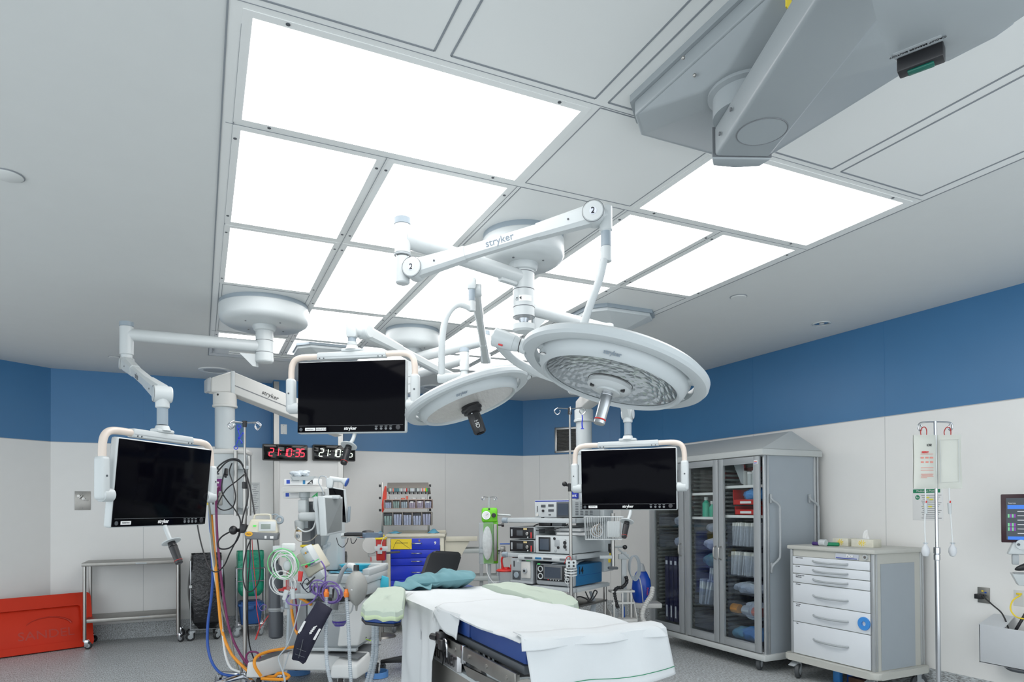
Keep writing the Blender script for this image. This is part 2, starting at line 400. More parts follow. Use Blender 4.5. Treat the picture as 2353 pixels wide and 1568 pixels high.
for (k0, k1, r), L_ in zip(lit, lab):
    x0, x1 = col(k0)[0], col(k1)[1]; y0, y1 = Y[r]
    t = thing('ceiling_light', L_, 'ceiling light', ((x0+x1)/2, (y0+y1)/2, ZC), 0, 'lit ceiling panels of the air grid')
    hx, hy = (x1-x0)/2, (y1-y0)/2
    b = MB(); b.bx(-hx, hx, -hy, hy, -.007, -.0045); obj('diffuser', b, DIFF, t)
    b = MB()
    for s_ in (-1, 1):
        b.bx(s_*hx, s_*(hx+.030), -hy-.030, hy+.030, -.0065, -.004); b.bx(-hx, hx, s_*hy, s_*(hy+.030), -.0065, -.004)
    obj('frame', b, CEILP, t)
    for sx_ in (-1, 1):
        for sy_ in (-1, 1):
            p = (sx_*(hx+.018), sy_*(hy-.07)) if k0 == k1 else (sx_*(hx-.10), sy_*(hy+.018))
            b = MB(); b.cyl((*p, -.0062), (*p, -.0085), .007, n=12); obj('screw_head', b, DGREY, t)
b = MB()
def outline(x0, x1, y0, y1, w_=.004, z=-.0052, sh=.0):
    for y in (y0, y1): b.bx(x0, x1, y-w_/2, y+w_/2, ZC+z-.0008, ZC-.004)
    for x in (x0, x1): b.bx(x-w_/2, x+w_/2, y0, y1, ZC+z-.0008, ZC-.004)
for k in (0, 1, 2, 3, 4):
    x0, x1 = col(k)
    if k in (0, 1): outline(x0-.01, x1+.01, 1.1, 2.07, .007)
    elif k == 2:
        outline(x0-.01, x1+.015, 1.1, 2.07, .007); outline(x0-.02, x1+.02, 2.11, 2.745, .004); outline(x0-.02, x1+.02, 2.79, 3.76, .004); outline(x0-.01, x1+.01, 5.12, 6.12, .003)
    else: outline(x0-.01, x1+.01, 1.1, 2.07, .008)
outline(col(0)[0]-.01, col(0)[1]+.01, 4.82, 6.10, .003); outline(col(4)[0]-.01, col(4)[1]+.01, 3.80, 5.10, .003)
for k in range(4):
    xm = (col(k)[1]+col(k+1)[0])/2
    for y0, y1 in (((2.79, 7.0),) if k != 3 else ((2.79, 3.76), (5.12, 7.0))): b.bx(xm-.001, xm+.001, y0, y1, ZC-.0056, ZC-.004)
for y in (2.1, 2.79, 6.12, 7.0): b.bx(.09, 3.21, y-.001, y+.001, ZC-.0056, ZC-.004)
outline(.075, 3.225, -.5, 7.12, .006)
b.bx(.116, .120, 2.2, 6.9, ZC-.006, ZC-.004)
b.bx(.105, .108, 6.5, 6.95, ZC-.02, ZC-.004)
struct('trim_3', b, SEAM)
b = MB()
for x0 in (.25, .98, 1.7, 2.4):
    b.bx(x0, x0+.6, 6.86, 6.90, ZC-.012, ZC-.004, .003); b.bx(x0, x0+.6, 6.94, 6.98, ZC-.012, ZC-.004, .003)
struct('trim_4', b, CEILP)
# small round fittings in the plaster ceiling
def disc(px, py, r, lb, cat, m=CEILP, deep=False, nm='ceiling_cover'):
    p = PZ(px, py, ZC); t = thing(nm, lb, cat, (p.x, p.y, ZC))
    if deep:
        q = MB(); q.torus((0, 0, -.004), r, .007, n=32); obj('rim', q, WHITE, t)
        q = MB(); q.lathe([(0, -.001), (r*.5, -.002), (r, -.004)], n=24); obj('reflector', q, CHROME, t)
        q = MB(); q.sph((0, 0, -.004), r*.32, 8, (1, 1, .4)); obj('bulb', q, WHITE, t)
    else:
        q = MB(); q.lathe([(0, 0), (r, 0), (r, -.006), (r*.9, -.010), (0, -.010)], n=36); obj('cover', q, m, t)
        q = MB(); q.torus((0, 0, -.002), r+.002, .003, n=36); obj('gasket', q, SEAM, t)
disc(16, 402, .062, 'round white cover plate in the plaster ceiling at the left picture edge', 'ceiling cover', CEIL)
disc(1697, 682, .055, 'round white cover plate in the ceiling right of the grey pedestal', 'ceiling cover', CEIL)
disc(264, 821, .055, 'small round sprinkler cover behind the elbow of the left arm', 'ceiling cover', CEIL)
disc(1888, 743, .065, 'recessed round downlight with chrome reflector near the right wall', 'downlight', deep=True, nm='downlight')
for px, py, lb in ((495, 851, 'round flush ceiling speaker above the left supply column'), (997, 890, 'round flush ceiling speaker seen under the middle light arms')):
    p = PZ(px, py, ZC); t = thing('ceiling_speaker', lb, 'speaker', (p.x, p.y, ZC), 0, 'flush ceiling speakers')
    q = MB(); q.lathe([(0, 0), (.17, 0), (.165, -.008), (.125, -.010), (.12, -.004), (0, -.004)], n=40); obj('bezel', q, CEILP, t)
    q = MB(); q.lathe([(0, -.0045), (.118, -.0045), (.118, -.006), (0, -.007)], n=40); obj('grille', q, mat('speaker_mesh', (.42, .44, .45), .6), t)

# ================================================================ CEILING BOOMS
def drum(t, Rr, h=.16, lip=.022):
    q = MB(); q.lathe([(0, 0), (Rr*.985, 0), (Rr*.985, -.035), (0, -.035)], n=64); obj('ceiling_ring', q, GREYCAP, t)
    q = MB(); q.lathe([(0, -.03), (Rr*.98, -.03), (Rr, -.036), (Rr, -h+.045), (Rr-.012, -h+.022), (Rr-.045, -h), (0, -h)], n=64); obj('canopy', q, WHITE, t)
    for a in (.6, 2.2, 3.8, 5.3):
        q = MB(); q.cyl((Rr*.55*math.cos(a), Rr*.55*math.sin(a), -h+.001), (Rr*.55*math.cos(a), Rr*.55*math.sin(a), -h-.004), .006, n=8); obj('screw_head', q, MGREY, t)
def shaft(t, z0, z1, r, joints, led=False):
    q = MB(); q.lathe([(r*1.35, z0+.01), (r*1.35, z0-.012), (r*1.18, z0-.035), (r, z0-.04), (r, z1+.0), (0, z1)] if not led else
            [(r*1.35, z0+.01), (r*1.35, z0-.012), (r*1.18, z0-.035), (r, z0-.04), (r, z1+.075), (0, z1+.075)], n=36); obj('shaft', q, WHITE, t)
    q = MB()
    for z in joints: q.torus((0, 0, z), r, .0018, n=32, k=6)
    obj('joint_seams', q, DGREY, t)
    q = MB(); q.lathe([(r*1.07, z1+.035), (r*1.07, z1+.006), (r*.85, z1-.004), (0, z1-.004)] if led else [(r*1.03, z1+.03), (r*1.03, z1+.006), (r*.85, z1-.006), (0, z1-.006)], n=36); obj('end_cap', q, WHITE, t)
    if led:
        q = MB(); q.lathe([(r*.98, z1+.076), (r*.98, z1+.034)], n=36); obj('clear_ring', q, CLEAR, t)
        q = MB(); q.lathe([(0, z1+.075), (r*.5, z1+.07), (r*.35, z1+.04), (r*.9, z1+.034), (0, z1+.034)], n=16); obj('reflector', q, CHROME, t)
def elbow(t, p, r, ztop, zbot, sl=Vector((1, 0, 0)), seam=True, cap=True):
    """vertical end joint of a horizontal arm with a slanted grey cap"""
    q = MB(); h = Vector((p.x, p.y, 0)); q.cyl(h+Vector((0, 0, zbot)), h+Vector((0, 0, ztop-.02)), r, bev=.004, n=28); obj('end_joint', q, WHITE, t, W=True)
    if cap:
        q = MB(); n = 28; sl = sl.normalized(); bot = [h+Vector((r*1.04*math.cos(6.283*i/n), r*1.04*math.sin(6.283*i/n), ztop-.022)) for i in range(n)]
        top = [v+Vector((0, 0, .012+.018*(1+(v-h).normalized().dot(sl)))) for v in bot]
        q.hull(bot, top, bev=0); obj('joint_cap', q, GREYCAP, t, W=True)
def springarm(t, a, b_, r=.042, w0=.075, name='spring_arm', disc_side=None, dr=.05, txt=None):
    """height-adjustable arm between two points: tapered fat ends, slimmer middle sleeve, pivot discs"""
    a, b_ = Vector(a), Vector(b_); d = (b_-a); L = d.length; d.normalize(); side = d.cross(Vector((0, 0, 1))).normalized(); up = side.cross(d)
    rot = Matrix((d, side, up)).transposed()
    q = MB()
    def sec(s_, wy, wz): c = a+d*s_; return [c+side*x*wy/2+up*z*wz/2 for x, z in ((-.6, -1), (.6, -1), (1, -.6), (1, .6), (.6, 1), (-.6, 1), (-1, .6), (-1, -.6))]
    q.hull(sec(0, w0*.85, w0*1.1), sec(L*.3, w0*.75, w0*.82)); obj(name, q, WHITE, t, W=True)
    q = MB(); q.hull(sec(L*.29, w0*.66, w0*.74), sec(L*.71, w0*.66, w0*.74)); obj('arm_sleeve', q, WHITE, t, W=True)
    q = MB(); q.hull(sec(L*.7, w0*.75, w0*.82), sec(L, w0*.85, w0*1.1)); obj(name, q, WHITE, t, W=True)
    sd = side if disc_side is None else side*disc_side
    for p in (a, b_):
        q = MB(); q.cyl(p-sd*w0*.52, p+sd*w0*.52, dr, bev=.006, n=36); pv = obj('pivot', q, WHITE, t, W=True)
        q = MB(); q.torus(p+sd*w0*.50, dr*1.0, .0010, sd.to_track_quat('Z', 'Y').to_matrix(), n=32, k=6); obj('seam', q, DGREY, pv, W=True)
        if txt:
            q = MB(); q.cyl(p+sd*w0*.52, p+sd*(w0*.52+.0012), dr*.33, n=24); obj('label_disc', q, mat('pale_lilac_sticker', (.62, .65, .74), .5), pv, W=True)
            text(txt, dr*.78, BLACK, pv, face(p+sd*(w0*.52+.002), CRIGHT, (0, 0, 1)), W=True, name='numeral', bold=.0004)
    for s_ in (.13, .87):
        q = MB(); c = a+d*L*s_+sd*w0*.41; q.cyl(c-sd*.004, c+sd*.002, .0045, n=10); obj('screw_head', q, DGREY, t, W=True)
    return a, d, side, up, L, rot
def stub(t, p, z0, z1, r, z2=None, r2=None):
    """grey collar then white neck hanging at p"""
    q = MB(); q.cyl((p.x, p.y, z0), (p.x, p.y, z1), r, n=24); obj('grey_collar', q, GREYCAP, t, W=True)
    if z2 is not None: q = MB(); q.cyl((p.x, p.y, z1), (p.x, p.y, z2), r2 or r, bev=.003, n=24); obj('neck', q, WHITE, t, W=True)

# ---- monitors
def monitor(px, py, d, yaw, tilt, roll, lb, sticker, stick2=None, yz=0):
    Mc = Matrix.Translation(P(px, py, d)) @ Matrix.Rotation(-YAW+R(yaw), 4, 'Z')
    t = thing('monitor', lb, 'monitor', M=Mc, group='arm-mounted flat monitors')
    T = Matrix.Rotation(R(tilt), 4, 'X') @ Matrix.Rotation(R(roll), 4, 'Y')
    def ob(name, q, m, par=t, **k):
        bmesh.ops.transform(q.bm, matrix=T, verts=q.bm.verts); return obj(name, q, m, par, **k)
    q = MB(); q.box((0, .022, 0), (.66, .042, .42), .012, seg=3); cs = ob('housing', q, WHITE)
    q = MB(); q.box((0, .06, 0), (.40, .05, .28), .02, seg=3); ob('rear_housing', q, WHITE, cs)
    q = MB(); q.box((0, -.001, 0), (.648, .006, .408), .002); q.box((0, -.0045, -.1665), (.63, .002, .0012), mi=1); fp = ob('screen', q, [SCREEN, MGREY])
    for s_, x, l in ((sticker, -.245, .062),)+(((stick2, -.178, .062),) if stick2 else ()):
        q = MB(); q.box((x, -.0048, -.186), (l, .001, .017)); st = ob('sticker', q, PAPER, fp)
        text(s_, .0085, INKD, st, T @ FR(x, -.0056, -.186), name='sticker_text')
    text('stryker', .026, PAPER, fp, T @ FR(0, -.0048, -.1835), name='logo', bold=.0006)
    for x in (.156, .186, .214, .242):
        q = MB(); q.cyl((x, -.003, -.187), (x, -.007, -.187), .0075, n=16); q.box((x, -.0045, -.1735), (.016, .0008, .0025), mi=1); ob('button', q, [MGREY, LGREY], fp)
    q = MB(); q.cyl((.286, -.003, -.181), (.286, -.009, -.181), .014, bev=.002, n=24); ob('dial', q, mat('dial_grey', (.035, .035, .04), .5), fp)
    q = MB(); q.cyl((-.302, -.003, -.187), (-.302, -.006, -.187), .010, n=20); ob('power_button', q, DGREY, fp)
    # yoke over the screen
    q = MB(); q.box((0, .02, .243), (.42, .045, .042), .008); q.box((0, .02, .272), (.12, .05, .02), .008)
    q.box((0, -.0035, .236), (.415, .001, .003), mi=1); cb = obj('crossbar', q, [WHITE, LGREY], t)
    for x in (-.19, -.165, .165, .19):
        q = MB(); q.cyl((x, -.004, .228), (x, -.0005, .228), .004, n=8); obj('screw_head', q, DGREY, cb)
    for s_ in (-1, 1):
        q = MB(); q.tube([(s_*.2, .02, .243), (s_*.30, .02, .243), (s_*.345, .02, .232), (s_*.368, .02, .205), (s_*.376, .02, .16), (s_*.376, .02, .08)], .0175, 14, smooth=6); obj('yoke_tube', q, BEIGE, t)
        q = MB(); q.box((s_*.378, .02, .02), (.05, .055, .20), .016, seg=3); hb = obj('side_bracket', q, WHITE, t)
        q = MB(); q.cyl((s_*.392, .02, -.055), (s_*.325, .02, -.055), .032, bev=.006, n=28); obj('pivot', q, WHITE, hb)
        q = MB(); q.cyl((s_*.38, -.008, .03), (s_*.38, -.010, .03), .005, n=10); obj('screw_head', q, DGREY, hb)
    q = MB(); q.tube([(.015, .02, -.205), (.012, .0, -.245), (0, -.03, -.285)], .011, 12, smooth=4); hd = obj('handle', q, WHITE, t)
    ax = Vector((-.08, -.45, -.88)).normalized(); c = Vector((0, -.03, -.283))
    q = MB(); q.cyl(c, c+ax*.006, .047, bev=.002, n=36); obj('handle_disc', q, WHITE, hd)
    q = MB(); q.cyl(c+ax*.004, c+ax*.03, .018, .021, n=20); q.cyl(c+ax*.03, c+ax*.125, .021, .018, bev=.003, n=20); obj('grip', q, BLACK, hd)
    q = MB(); q.torus(c+ax*.108, .0195, .001, ax.to_track_quat('Z', 'Y').to_matrix(), n=24, k=6); obj('grip_ring', q, INKR, hd)
    q = MB(); q.cyl((0, .02, .275), (0, .02, .30), .04, .03, n=24); obj('neck', q, WHITE, t)
    return t, Mc @ Vector((0, .02, .30))
M1, m1top = monitor(381.1, 1115.3, 3.37, 78, 5.8, .2, 'black-screened monitor at far left, turned away to the right above the steel table', 'MONITOR 3')
M2, m2top = monitor(806.4, 912, 3.84, -9, -.6, .6, 'black-screened monitor in the middle, hanging in front of the digital clocks', 'MONITOR 1', 'ENTER MP TO BE')
M3, m3top = monitor(1442.2, 1102.3, 4.55, -21.8, 2.7, .1, 'black-screened monitor hanging in front of the glass-door cabinet', 'MONITOR 2')

# ---- left boom: big drum, long horizontal arm, folded spring arm
t = thing('monitor_boom', 'white ceiling boom at left with the widest round housing, holding the far left monitor', 'ceiling boom', (.43, 5.2, ZC))
drum(t, .312); q0 = P(610, 797, 4.89); za = q0.z; shaft(t, -.16, P(610, 832, 4.89).z-ZC, .062, (-.19, P(610, 785, 4.9).z-ZC, P(610, 812, 4.9).z-ZC))
e1 = PZ(291, 769, za); q = MB(); q.cyl((.43, 5.2, za), (e1.x, e1.y, za), .042, n=28); obj('horizontal_arm', q, WHITE, t, W=True)
dr_ = Vector((.43-e1.x, 5.2-e1.y, 0)).normalized()
elbow(t, e1, .043, za+.075, za-.14, Vector((dr_.x, dr_.y, 0)))
q = MB(); q.hull([(v.x, v.y, za-.06) for v in (Vector((.43, 5.2, 0))-dr_*.06+Vector((0, .0, 0)), Vector((.43, 5.2, 0))-dr_*.06+Vector((.02, .02, 0)), Vector((.43, 5.2, 0))-dr_*.17+Vector((.02, .02, 0)), Vector((.43, 5.2, 0))-dr_*.17)],
    [(v.x, v.y, za-.15+k_) for v, k_ in ((Vector((.43, 5.2, 0))-dr_*.06, 0), (Vector((.43, 5.2, 0))-dr_*.06+Vector((.02, .02, 0)), 0), (Vector((.43, 5.2, 0))-dr_*.08+Vector((.02, .02, 0)), 0), (Vector((.43, 5.2, 0))-dr_*.08, 0))]); obj('arm_stop', q, WHITE, t, W=True)
q = MB(); q.cyl((e1.x, e1.y, za-.14), (e1.x, e1.y, za-.21), .036, n=24); obj('lower_joint', q, WHITE, t, W=True)
s2 = Vector((m1top.x, m1top.y, m1top.z+.16))
a, d, side, up, L, rot = springarm(t, (e1.x, e1.y, za-.20), s2, w0=.085, dr=.042)
text('stryker', .05, MGREY, t, face(a+d*L*.5-side*.0287, d, up), W=True, name='logo')
text('stryker', .05, MGREY, t, face(a+d*L*.5+side*.0287, -d, up), W=True, name='logo')
q = MB(); q.cyl(s2+Vector((0, 0, .03)), s2-Vector((0, 0, .07)), .033, bev=.004, n=24); obj('wrist_joint', q, WHITE, t, W=True)
stub(t, m1top, s2.z-.07, m1top.z+.005, .026)

# ---- central boom over the table: numbered arms and the near light's arm, plus the arm of the right monitor
cx, cy = 1.62, 3.30
t = thing('surgical_light_boom', 'white ceiling boom in the centre with arms numbered 2, holding the near surgical light', 'ceiling boom', (cx, cy, ZC))
drum(t, .225); zb = P(1206, 762, 3.675).z
shaft(t, -.16, zb-ZC, .060, (-.21, P(1206, 668, 3.675).z-ZC, P(1206, 708, 3.675).z-ZC, P(1206, 730, 3.675).z-ZC), led=True)
zA = P(1200, 640, 3.675).z; eA = PZ(925, 548, zA)
q = MB(); q.cyl((cx, cy, zA), (eA.x, eA.y, zA), .040, n=28); obj('horizontal_arm', q, WHITE, t, W=True)
dv = Vector((eA.x-cx, eA.y-cy, 0)).normalized(); elbow(t, eA, .037, zA+.085, zA-.075, -CFWD*.0+Vector((cx-eA.x, cy-eA.y, 0)))
q = MB(); q.torus((eA.x, eA.y, zA-.08), .036, .004, n=28); obj('collar', q, LGREY, t, W=True)
q = MB(); q.cyl((eA.x, eA.y, zA-.085), (eA.x, eA.y, zA-.215), .033, bev=.006, n=28); obj('lower_joint', q, WHITE, t, W=True)
q = MB(); c_ = Vector((cx, cy, zA-.045))+dv*.12; q.box(c_, (.12, .035, .02), .006, rot=Matrix((dv, Vector((-dv.y, dv.x, 0)), Vector((0, 0, 1)))).transposed()); obj('arm_stop', q, WHITE, t, W=True)
dA = (Vector((eA.x, eA.y, 0))-Vector((0, 0, 0))).dot(CFWD)
pa = P(953, 620, dA-.02); dE = 2.87; pe = P(1366, 493, dE)
a, d, side, up, L, rot = springarm(t, pa, pe, w0=.078, dr=.047, txt='2', disc_side=1)
if side.dot(CFWD) > 0: pass
sgn = -1 if side.dot(CFWD) > 0 else 1
text('stryker', .046, mat('logo_grey', (.16, .20, .24), .5), t, face(a+d*L*.50+side*sgn*.0262+up*.004, d, up), W=True, name='logo')
jE = P(1392, 500, dE+.01); q = MB(); q.cyl((jE.x, jE.y, P(1392, 470, dE).z), (jE.x, jE.y, P(1392, 532, dE).z), .028, bev=.008, n=28); q.cyl(pe, (jE.x, jE.y, pe.z), .03, n=20); obj('end_joint', q, WHITE, t, W=True)
stub(t, jE, P(1392, 530, dE).z, P(1392, 565, dE).z, .0225, P(1392, 600, dE).z, .024)
# warning label on the shaft
nrm = (Vector((0, 0, 0))-Vector((cx, cy, 0))).normalized(); lc = Vector((cx, cy, P(1206, 692, 3.675).z))
q = MB(); q.grid(lambda u, v: lc+Matrix.Rotation(R(-25+70*u), 3, 'Z') @ nrm*.0612+Vector((0, 0, -.016+.032*v)), 8, 1); obj('warning_label', q, PAPER, t, W=True)
q = MB(); pp = lc+Matrix.Rotation(R(-38), 3, 'Z') @ nrm*.06; q.sph(pp, .011, 8, (1, 1, 1)); obj('lock_button', q, WHITE, t, W=True)
q = MB(); q.sph(pp+nrm*.006, .006, 6); obj('keyhole', q, BLACK, t, W=True)
q = MB(); tri = face(lc+Matrix.Rotation(R(-17), 3, 'Z') @ nrm*.0618, CRIGHT, (0, 0, 1)); q.prism([(-.006, 0), (.006, .010), (.006, -.010)], .0008, tri); obj('arrow_mark', q, BLACK, t, W=True)
zC = P(1236, 708, 3.675).z; eC = PZ(1396, 757, zC)
q = MB(); q.cyl((cx, cy, zC), (eC.x, eC.y, zC), .034, n=24); obj('horizontal_arm', q, WHITE, t, W=True)
elbow(t, eC, .038, zC+.05, zC-.12, cap=False)
q = MB(); dC = (eC-Vector((cx, cy, zC))).normalized(); q.prism([(0, 0), (.10, 0), (.03, -.07), (0, -.07)], .014, face(Vector((cx, cy, zC-.04))+dC*.055, dC, (0, 0, 1))); obj('arm_stop', q, WHITE, t, W=True)
s3 = Vector((m3top.x, m3top.y, m3top.z+.15))
springarm(t, (eC.x, eC.y, zC-.12), s3, w0=.075, dr=.04)
q = MB(); q.cyl(s3+Vector((0, 0, .02)), s3-Vector((0, 0, .06)), .032, bev=.004, n=24); obj('wrist_joint', q, WHITE, t, W=True)
stub(t, m3top, s3.z-.06, m3top.z+.005, .025)
# bent down pipe and yoke
def disc_frame(px, py, d, th, rho):
    c = P(px, py, d); r_ = (c-O).normalized(); er = (CRIGHT-r_*CRIGHT.dot(r_)).normalized(); eu = er.cross(r_); th = R(th)
    X_ = er*math.cos(th)-eu*math.sin(th); m_ = -er*math.sin(th)-eu*math.cos(th); n_ = (m_*math.sqrt(1-rho*rho)-r_*rho).normalized()
    return Matrix.Translation(c) @ Matrix((X_, n_.cross(X_), n_)).transposed().to_4x4()
ML1 = disc_frame(1410, 852, 2.465, 14.3, .335); ML2 = disc_frame(1074, 914, 3.60, -19.6, .25)
far = 1 if (ML1 @ Vector((0, 1, 0))-ML1.translation).dot(CFWD) > 0 else -1
q = MB(); q.tube([P(1388, 596, dE), P(1378, 640, dE-.0), P(1360, 690, dE), P(1345, 735, dE+.01), P(1338, 775, dE+.02), ML1 @ Vector((.0, far*.36, -.16)), ML1 @ Vector((-.03, far*.42, -.05))], .017, 14, smooth=6); obj('down_pipe', q, WHITE, t, W=True)
q = MB(); q.tube([ML1 @ Vector((-.455, 0, -.03)), ML1 @ Vector((-.47, far*.10, -.035)), ML1 @ Vector((-.40, far*.30, -.04)), ML1 @ Vector((-.25, far*.405, -.045)), ML1 @ Vector((-.03, far*.43, -.05))], .018, 14, smooth=8); obj('yoke_tube', q, WHITE, t, W=True)

# ---- surgical light heads
def light_head(Mx, lb, kind, far):
    t = thing('surgical_light', lb, 'surgical light', M=Mx, group='round surgical light heads')
    q = MB(); q.lathe([(.350, -.012), (.350, .006), (.343, .016), (.325, .020), (.300, .017), (.297, .004), (.300, -.018), (.335, -.024), (.350, -.012)], n=96); obj('outer_ring', q, PAINT, t)
    q = MB(); q.lathe([(.262, .022), (.276, .016), (.282, .0), (.276, -.03), (.235, -.055), (.13, -.072), (0, -.076)], n=80); obj('shell', q, PAINT, t)
    q = MB(); q.lathe([(.284, -.01), (.285, .002), (.274, .034), (.264, .052), (.255, .057), (.248, .052), (.245, .042)], n=96); obj('bezel', q, PAINT, t)
    q = MB()
    for a in (20, 92, 164, 200, 268, 340):
        c, s_ = math.cos(R(a)), math.sin(R(a)); q.box((.291*c, .291*s_, -.002), (.03, .045 if a in (20, 164, 200, 340) else .016, .03), .004, Matrix.Rotation(R(a), 3, 'Z'))
    obj('ring_bridges', q, PAINT, t)
    if kind == 1:
        q = MB(); q.lathe([(0, -.035), (.10, -.03), (.19, -.006), (.245, .040)], n=96); obj('reflector', q, FACET, t)
        q = MB(); q.lathe([(0, .046), (.247, .044)], n=64); obj('front_glass', q, glass('lamp_glass', (.93, .95, .96)), t)
        q = MB(); q.lathe([(0, .02), (.075, .02), (.082, .028), (.082, .042), (.07, .052), (.045, .055), (.045, .062), (0, .064)], n=48); hb = obj('hub', q, WHITE, t)
        hb.location.z = .026
        for a in (40, 160, 280):
            q = MB(); q.cyl((.066*math.cos(R(a)), .066*math.sin(R(a)), .046), (.066*math.cos(R(a)), .066*math.sin(R(a)), .058), .008, n=14); obj('knob', q, BLACK, hb)
        q = MB(); q.torus((0, 0, .022), .083, .0015, n=40, k=6); obj('gasket', q, BLACK, hb)
        q = MB(); q.cyl((0, 0, .06), (0, 0, .165), .0215, .0205, n=32); q.cyl((0, 0, .168), (0, 0, .185), .0215, bev=.003, n=32); q.torus((0, 0, .072), .0215, .0015, n=32, k=6); hd = obj('sterile_handle', q, mat('polished_steel', (.50, .52, .54), .2, 1), t); hd.location.z = .026
        q = MB(); q.torus((0, 0, .1665), .0195, .0025, n=32, k=8); obj('handle_ring', q, INKR, hd)
    else:
        q = MB(); q.lathe([(0, .046), (.12, .047), (.247, .044)], n=64); obj('front_lens', q, LENS2, t)
        q = MB(); q.lathe([(0, .019), (.05, .019), (.052, .03), (.058, .036), (.058, .046), (.050, .052), (.05, .064), (.036, .07), (0, .07)], n=40); cm = obj('camera_base', q, BLACK, t); cm.location.z = .026
        q = MB(); q.lathe([(.034, .068), (.036, .10), (.034, .175), (.030, .182), (0, .182)], n=8); obj('camera_body', q, BLACK, cm)
        q = MB(); q.lathe([(0, .1825), (.022, .1825), (.022, .185), (0, .185)], n=24); obj('camera_lens', q, SCREEN, cm)
        for a in (100, 260):
            q = MB(); q.sph((.04*math.cos(R(a)), .04*math.sin(R(a)), .073), .005, 6); obj('camera_screw', q, CHROME, cm)
    s_ = -1 if kind == 1 else 1
    q = MB(); q.cyl((s_*.335, 0, -.006), (s_*.365, 0, -.006), .030, .026, n=28, bev=.002); q.cyl((s_*.363, 0, -.006), (s_*.385, 0, -.008), .025, .031, n=28); q.cyl((s_*.383, 0, -.008), (s_*.468, 0, -.014), .032, .036, n=28, bev=.004); jt = obj('side_joint', q, WHITE, t)
    q = MB(); q.torus((s_*.362, 0, -.006), .0265, .0016, Matrix.Rotation(R(90), 3, 'Y'), n=28, k=6); obj('seam', q, BLACK, jt)
    q = MB(); q.box((s_*.43, -far*.02, .018), (.016, .008, .004)); obj('red_mark', q, INKR, jt)
    nx = -far
    def onbez(a, rr=.2725, z=.0415): return Vector((rr*math.cos(R(a)), rr*math.sin(R(a)), z))
    tg = .0
    c = onbez(90*nx+4*(1 if kind == 1 else 1)); text('stryker', .021, mat('logo_grey', (.16, .20, .24), .5), t, face(c+Vector((0, nx*.003, 0)), (1, 0, 0), Vector((0, nx*-.30, .95)) if False else Vector((0, -nx*.33, .94))*-1), name='logo', bold=.0004)
    if kind == 1:
        q = MB(); c = Vector((-.252, nx*.10, .0395)); q.box(c, (.036, .026, .0012), .0004, Matrix.Rotation(R(nx*70+90), 3, 'Z')); q.box(c+Vector((0, 0, .0008)), (.031, .021, .001), rot=Matrix.Rotation(R(nx*70+90), 3, 'Z'), mi=1); obj('rating_label', q, [BLACK, PAPER], t)
    return t
far2 = 1 if (ML2 @ Vector((0, 1, 0))-ML2.translation).dot(CFWD) > 0 else -1
L1 = light_head(ML1, 'near round surgical light with faceted reflector and chrome handle, tilted down to the right', 1, far)
L2 = light_head(ML2, 'round surgical light with a black camera on its underside, left of the bigger-looking one', 2, far2)
cb = [o for o in L2.children if o.name.startswith('camera_base')][0]
text('HD', .030, PAPER, cb, face(Vector((0, -far2*.034, .135)), (0, 0, 1), (1, 0, 0)), name='lettering')
q = MB()

# ---- rear boom with four arms
bx_, by_ = 1.63, 5.45; dT = 5.627
t = thing('light_and_monitor_boom', 'white ceiling boom behind the middle monitor, holding the camera light and that monitor', 'ceiling boom', (bx_, by_, ZC))
drum(t, .227, .165); zb = P(945, 925, dT).z; shaft(t, -.165, zb-ZC, .055, (P(945, 868, dT).z-ZC, P(945, 885, dT).z-ZC), led=True)
z1 = P(955, 825, dT).z; f1 = PZ(1116, 782, z1); q = MB(); q.cyl((bx_, by_, z1), (f1.x, f1.y, z1), .042, n=24); obj('horizontal_arm', q, WHITE, t, W=True)
elbow(t, f1, .030, z1+.06, z1-.10, CRIGHT)
z2 = P(950, 862, dT).z; f2 = PZ(1067, 826, z2); q = MB(); q.cyl((bx_, by_, z2), (f2.x, f2.y, z2), .040, n=24); obj('horizontal_arm', q, WHITE, t, W=True)
elbow(t, f2, .036, z2+.075, z2-.09, -CRIGHT)
q = MB(); q.cyl((f2.x, f2.y, z2-.09), (f2.x, f2.y, z2-.20), .027, n=20); obj('lower_joint', q, WHITE, t, W=True)
# spring arm of the camera light
dF1 = f1.dot(CFWD); lp = Vector((f1.x, f1.y, z1-.14)); ut = P(1092, 668, 3.72)
a, d, side, up, L, rot = springarm(t, lp, ut, w0=.070, dr=.036)
un = P(1084, 665, 3.68); q = MB(); q.box(P(1084, 653, 3.68), (.05, .05, .065), .012, Matrix.Rotation(-YAW, 3, 'Z')); obj('end_joint', q, WHITE, t, W=True)
stub(t, un, P(1084, 666, 3.68).z, P(1084, 692, 3.68).z, .019, P(1084, 716, 3.68).z, .020)
q = MB(); q.tube([P(1082, 712, 3.68), P(1068, 704, 3.66), P(1050, 702, 3.64), P(1032, 718, 3.62), P(1020, 750, 3.62), P(1015, 800, 3.62), P(1015, 866, 3.64)], [.014, .019], 14, smooth=6); obj('down_pipe', q, WHITE, t, W=True)
rj = ML2 @ Vector((.455, 0, -.02)); lj = P(1018, 870, 3.64)
q = MB(); q.cyl(lj-CRIGHT*.03, lj+CRIGHT*.03, .026, bev=.006, n=24); q.cyl(lj, lj+(rj-lj).normalized()*.10, .026, .022, n=20); obj('yoke_pivot', q, WHITE, t, W=True)
q = MB(); q.tube([lj+(rj-lj).normalized()*.06, P(1075, 868, 3.62), P(1130, 850, 3.60), P(1190, 846, 3.58), P(1235, 858, 3.56), rj], .019, 14, smooth=6); obj('yoke_tube', q, WHITE, t, W=True)
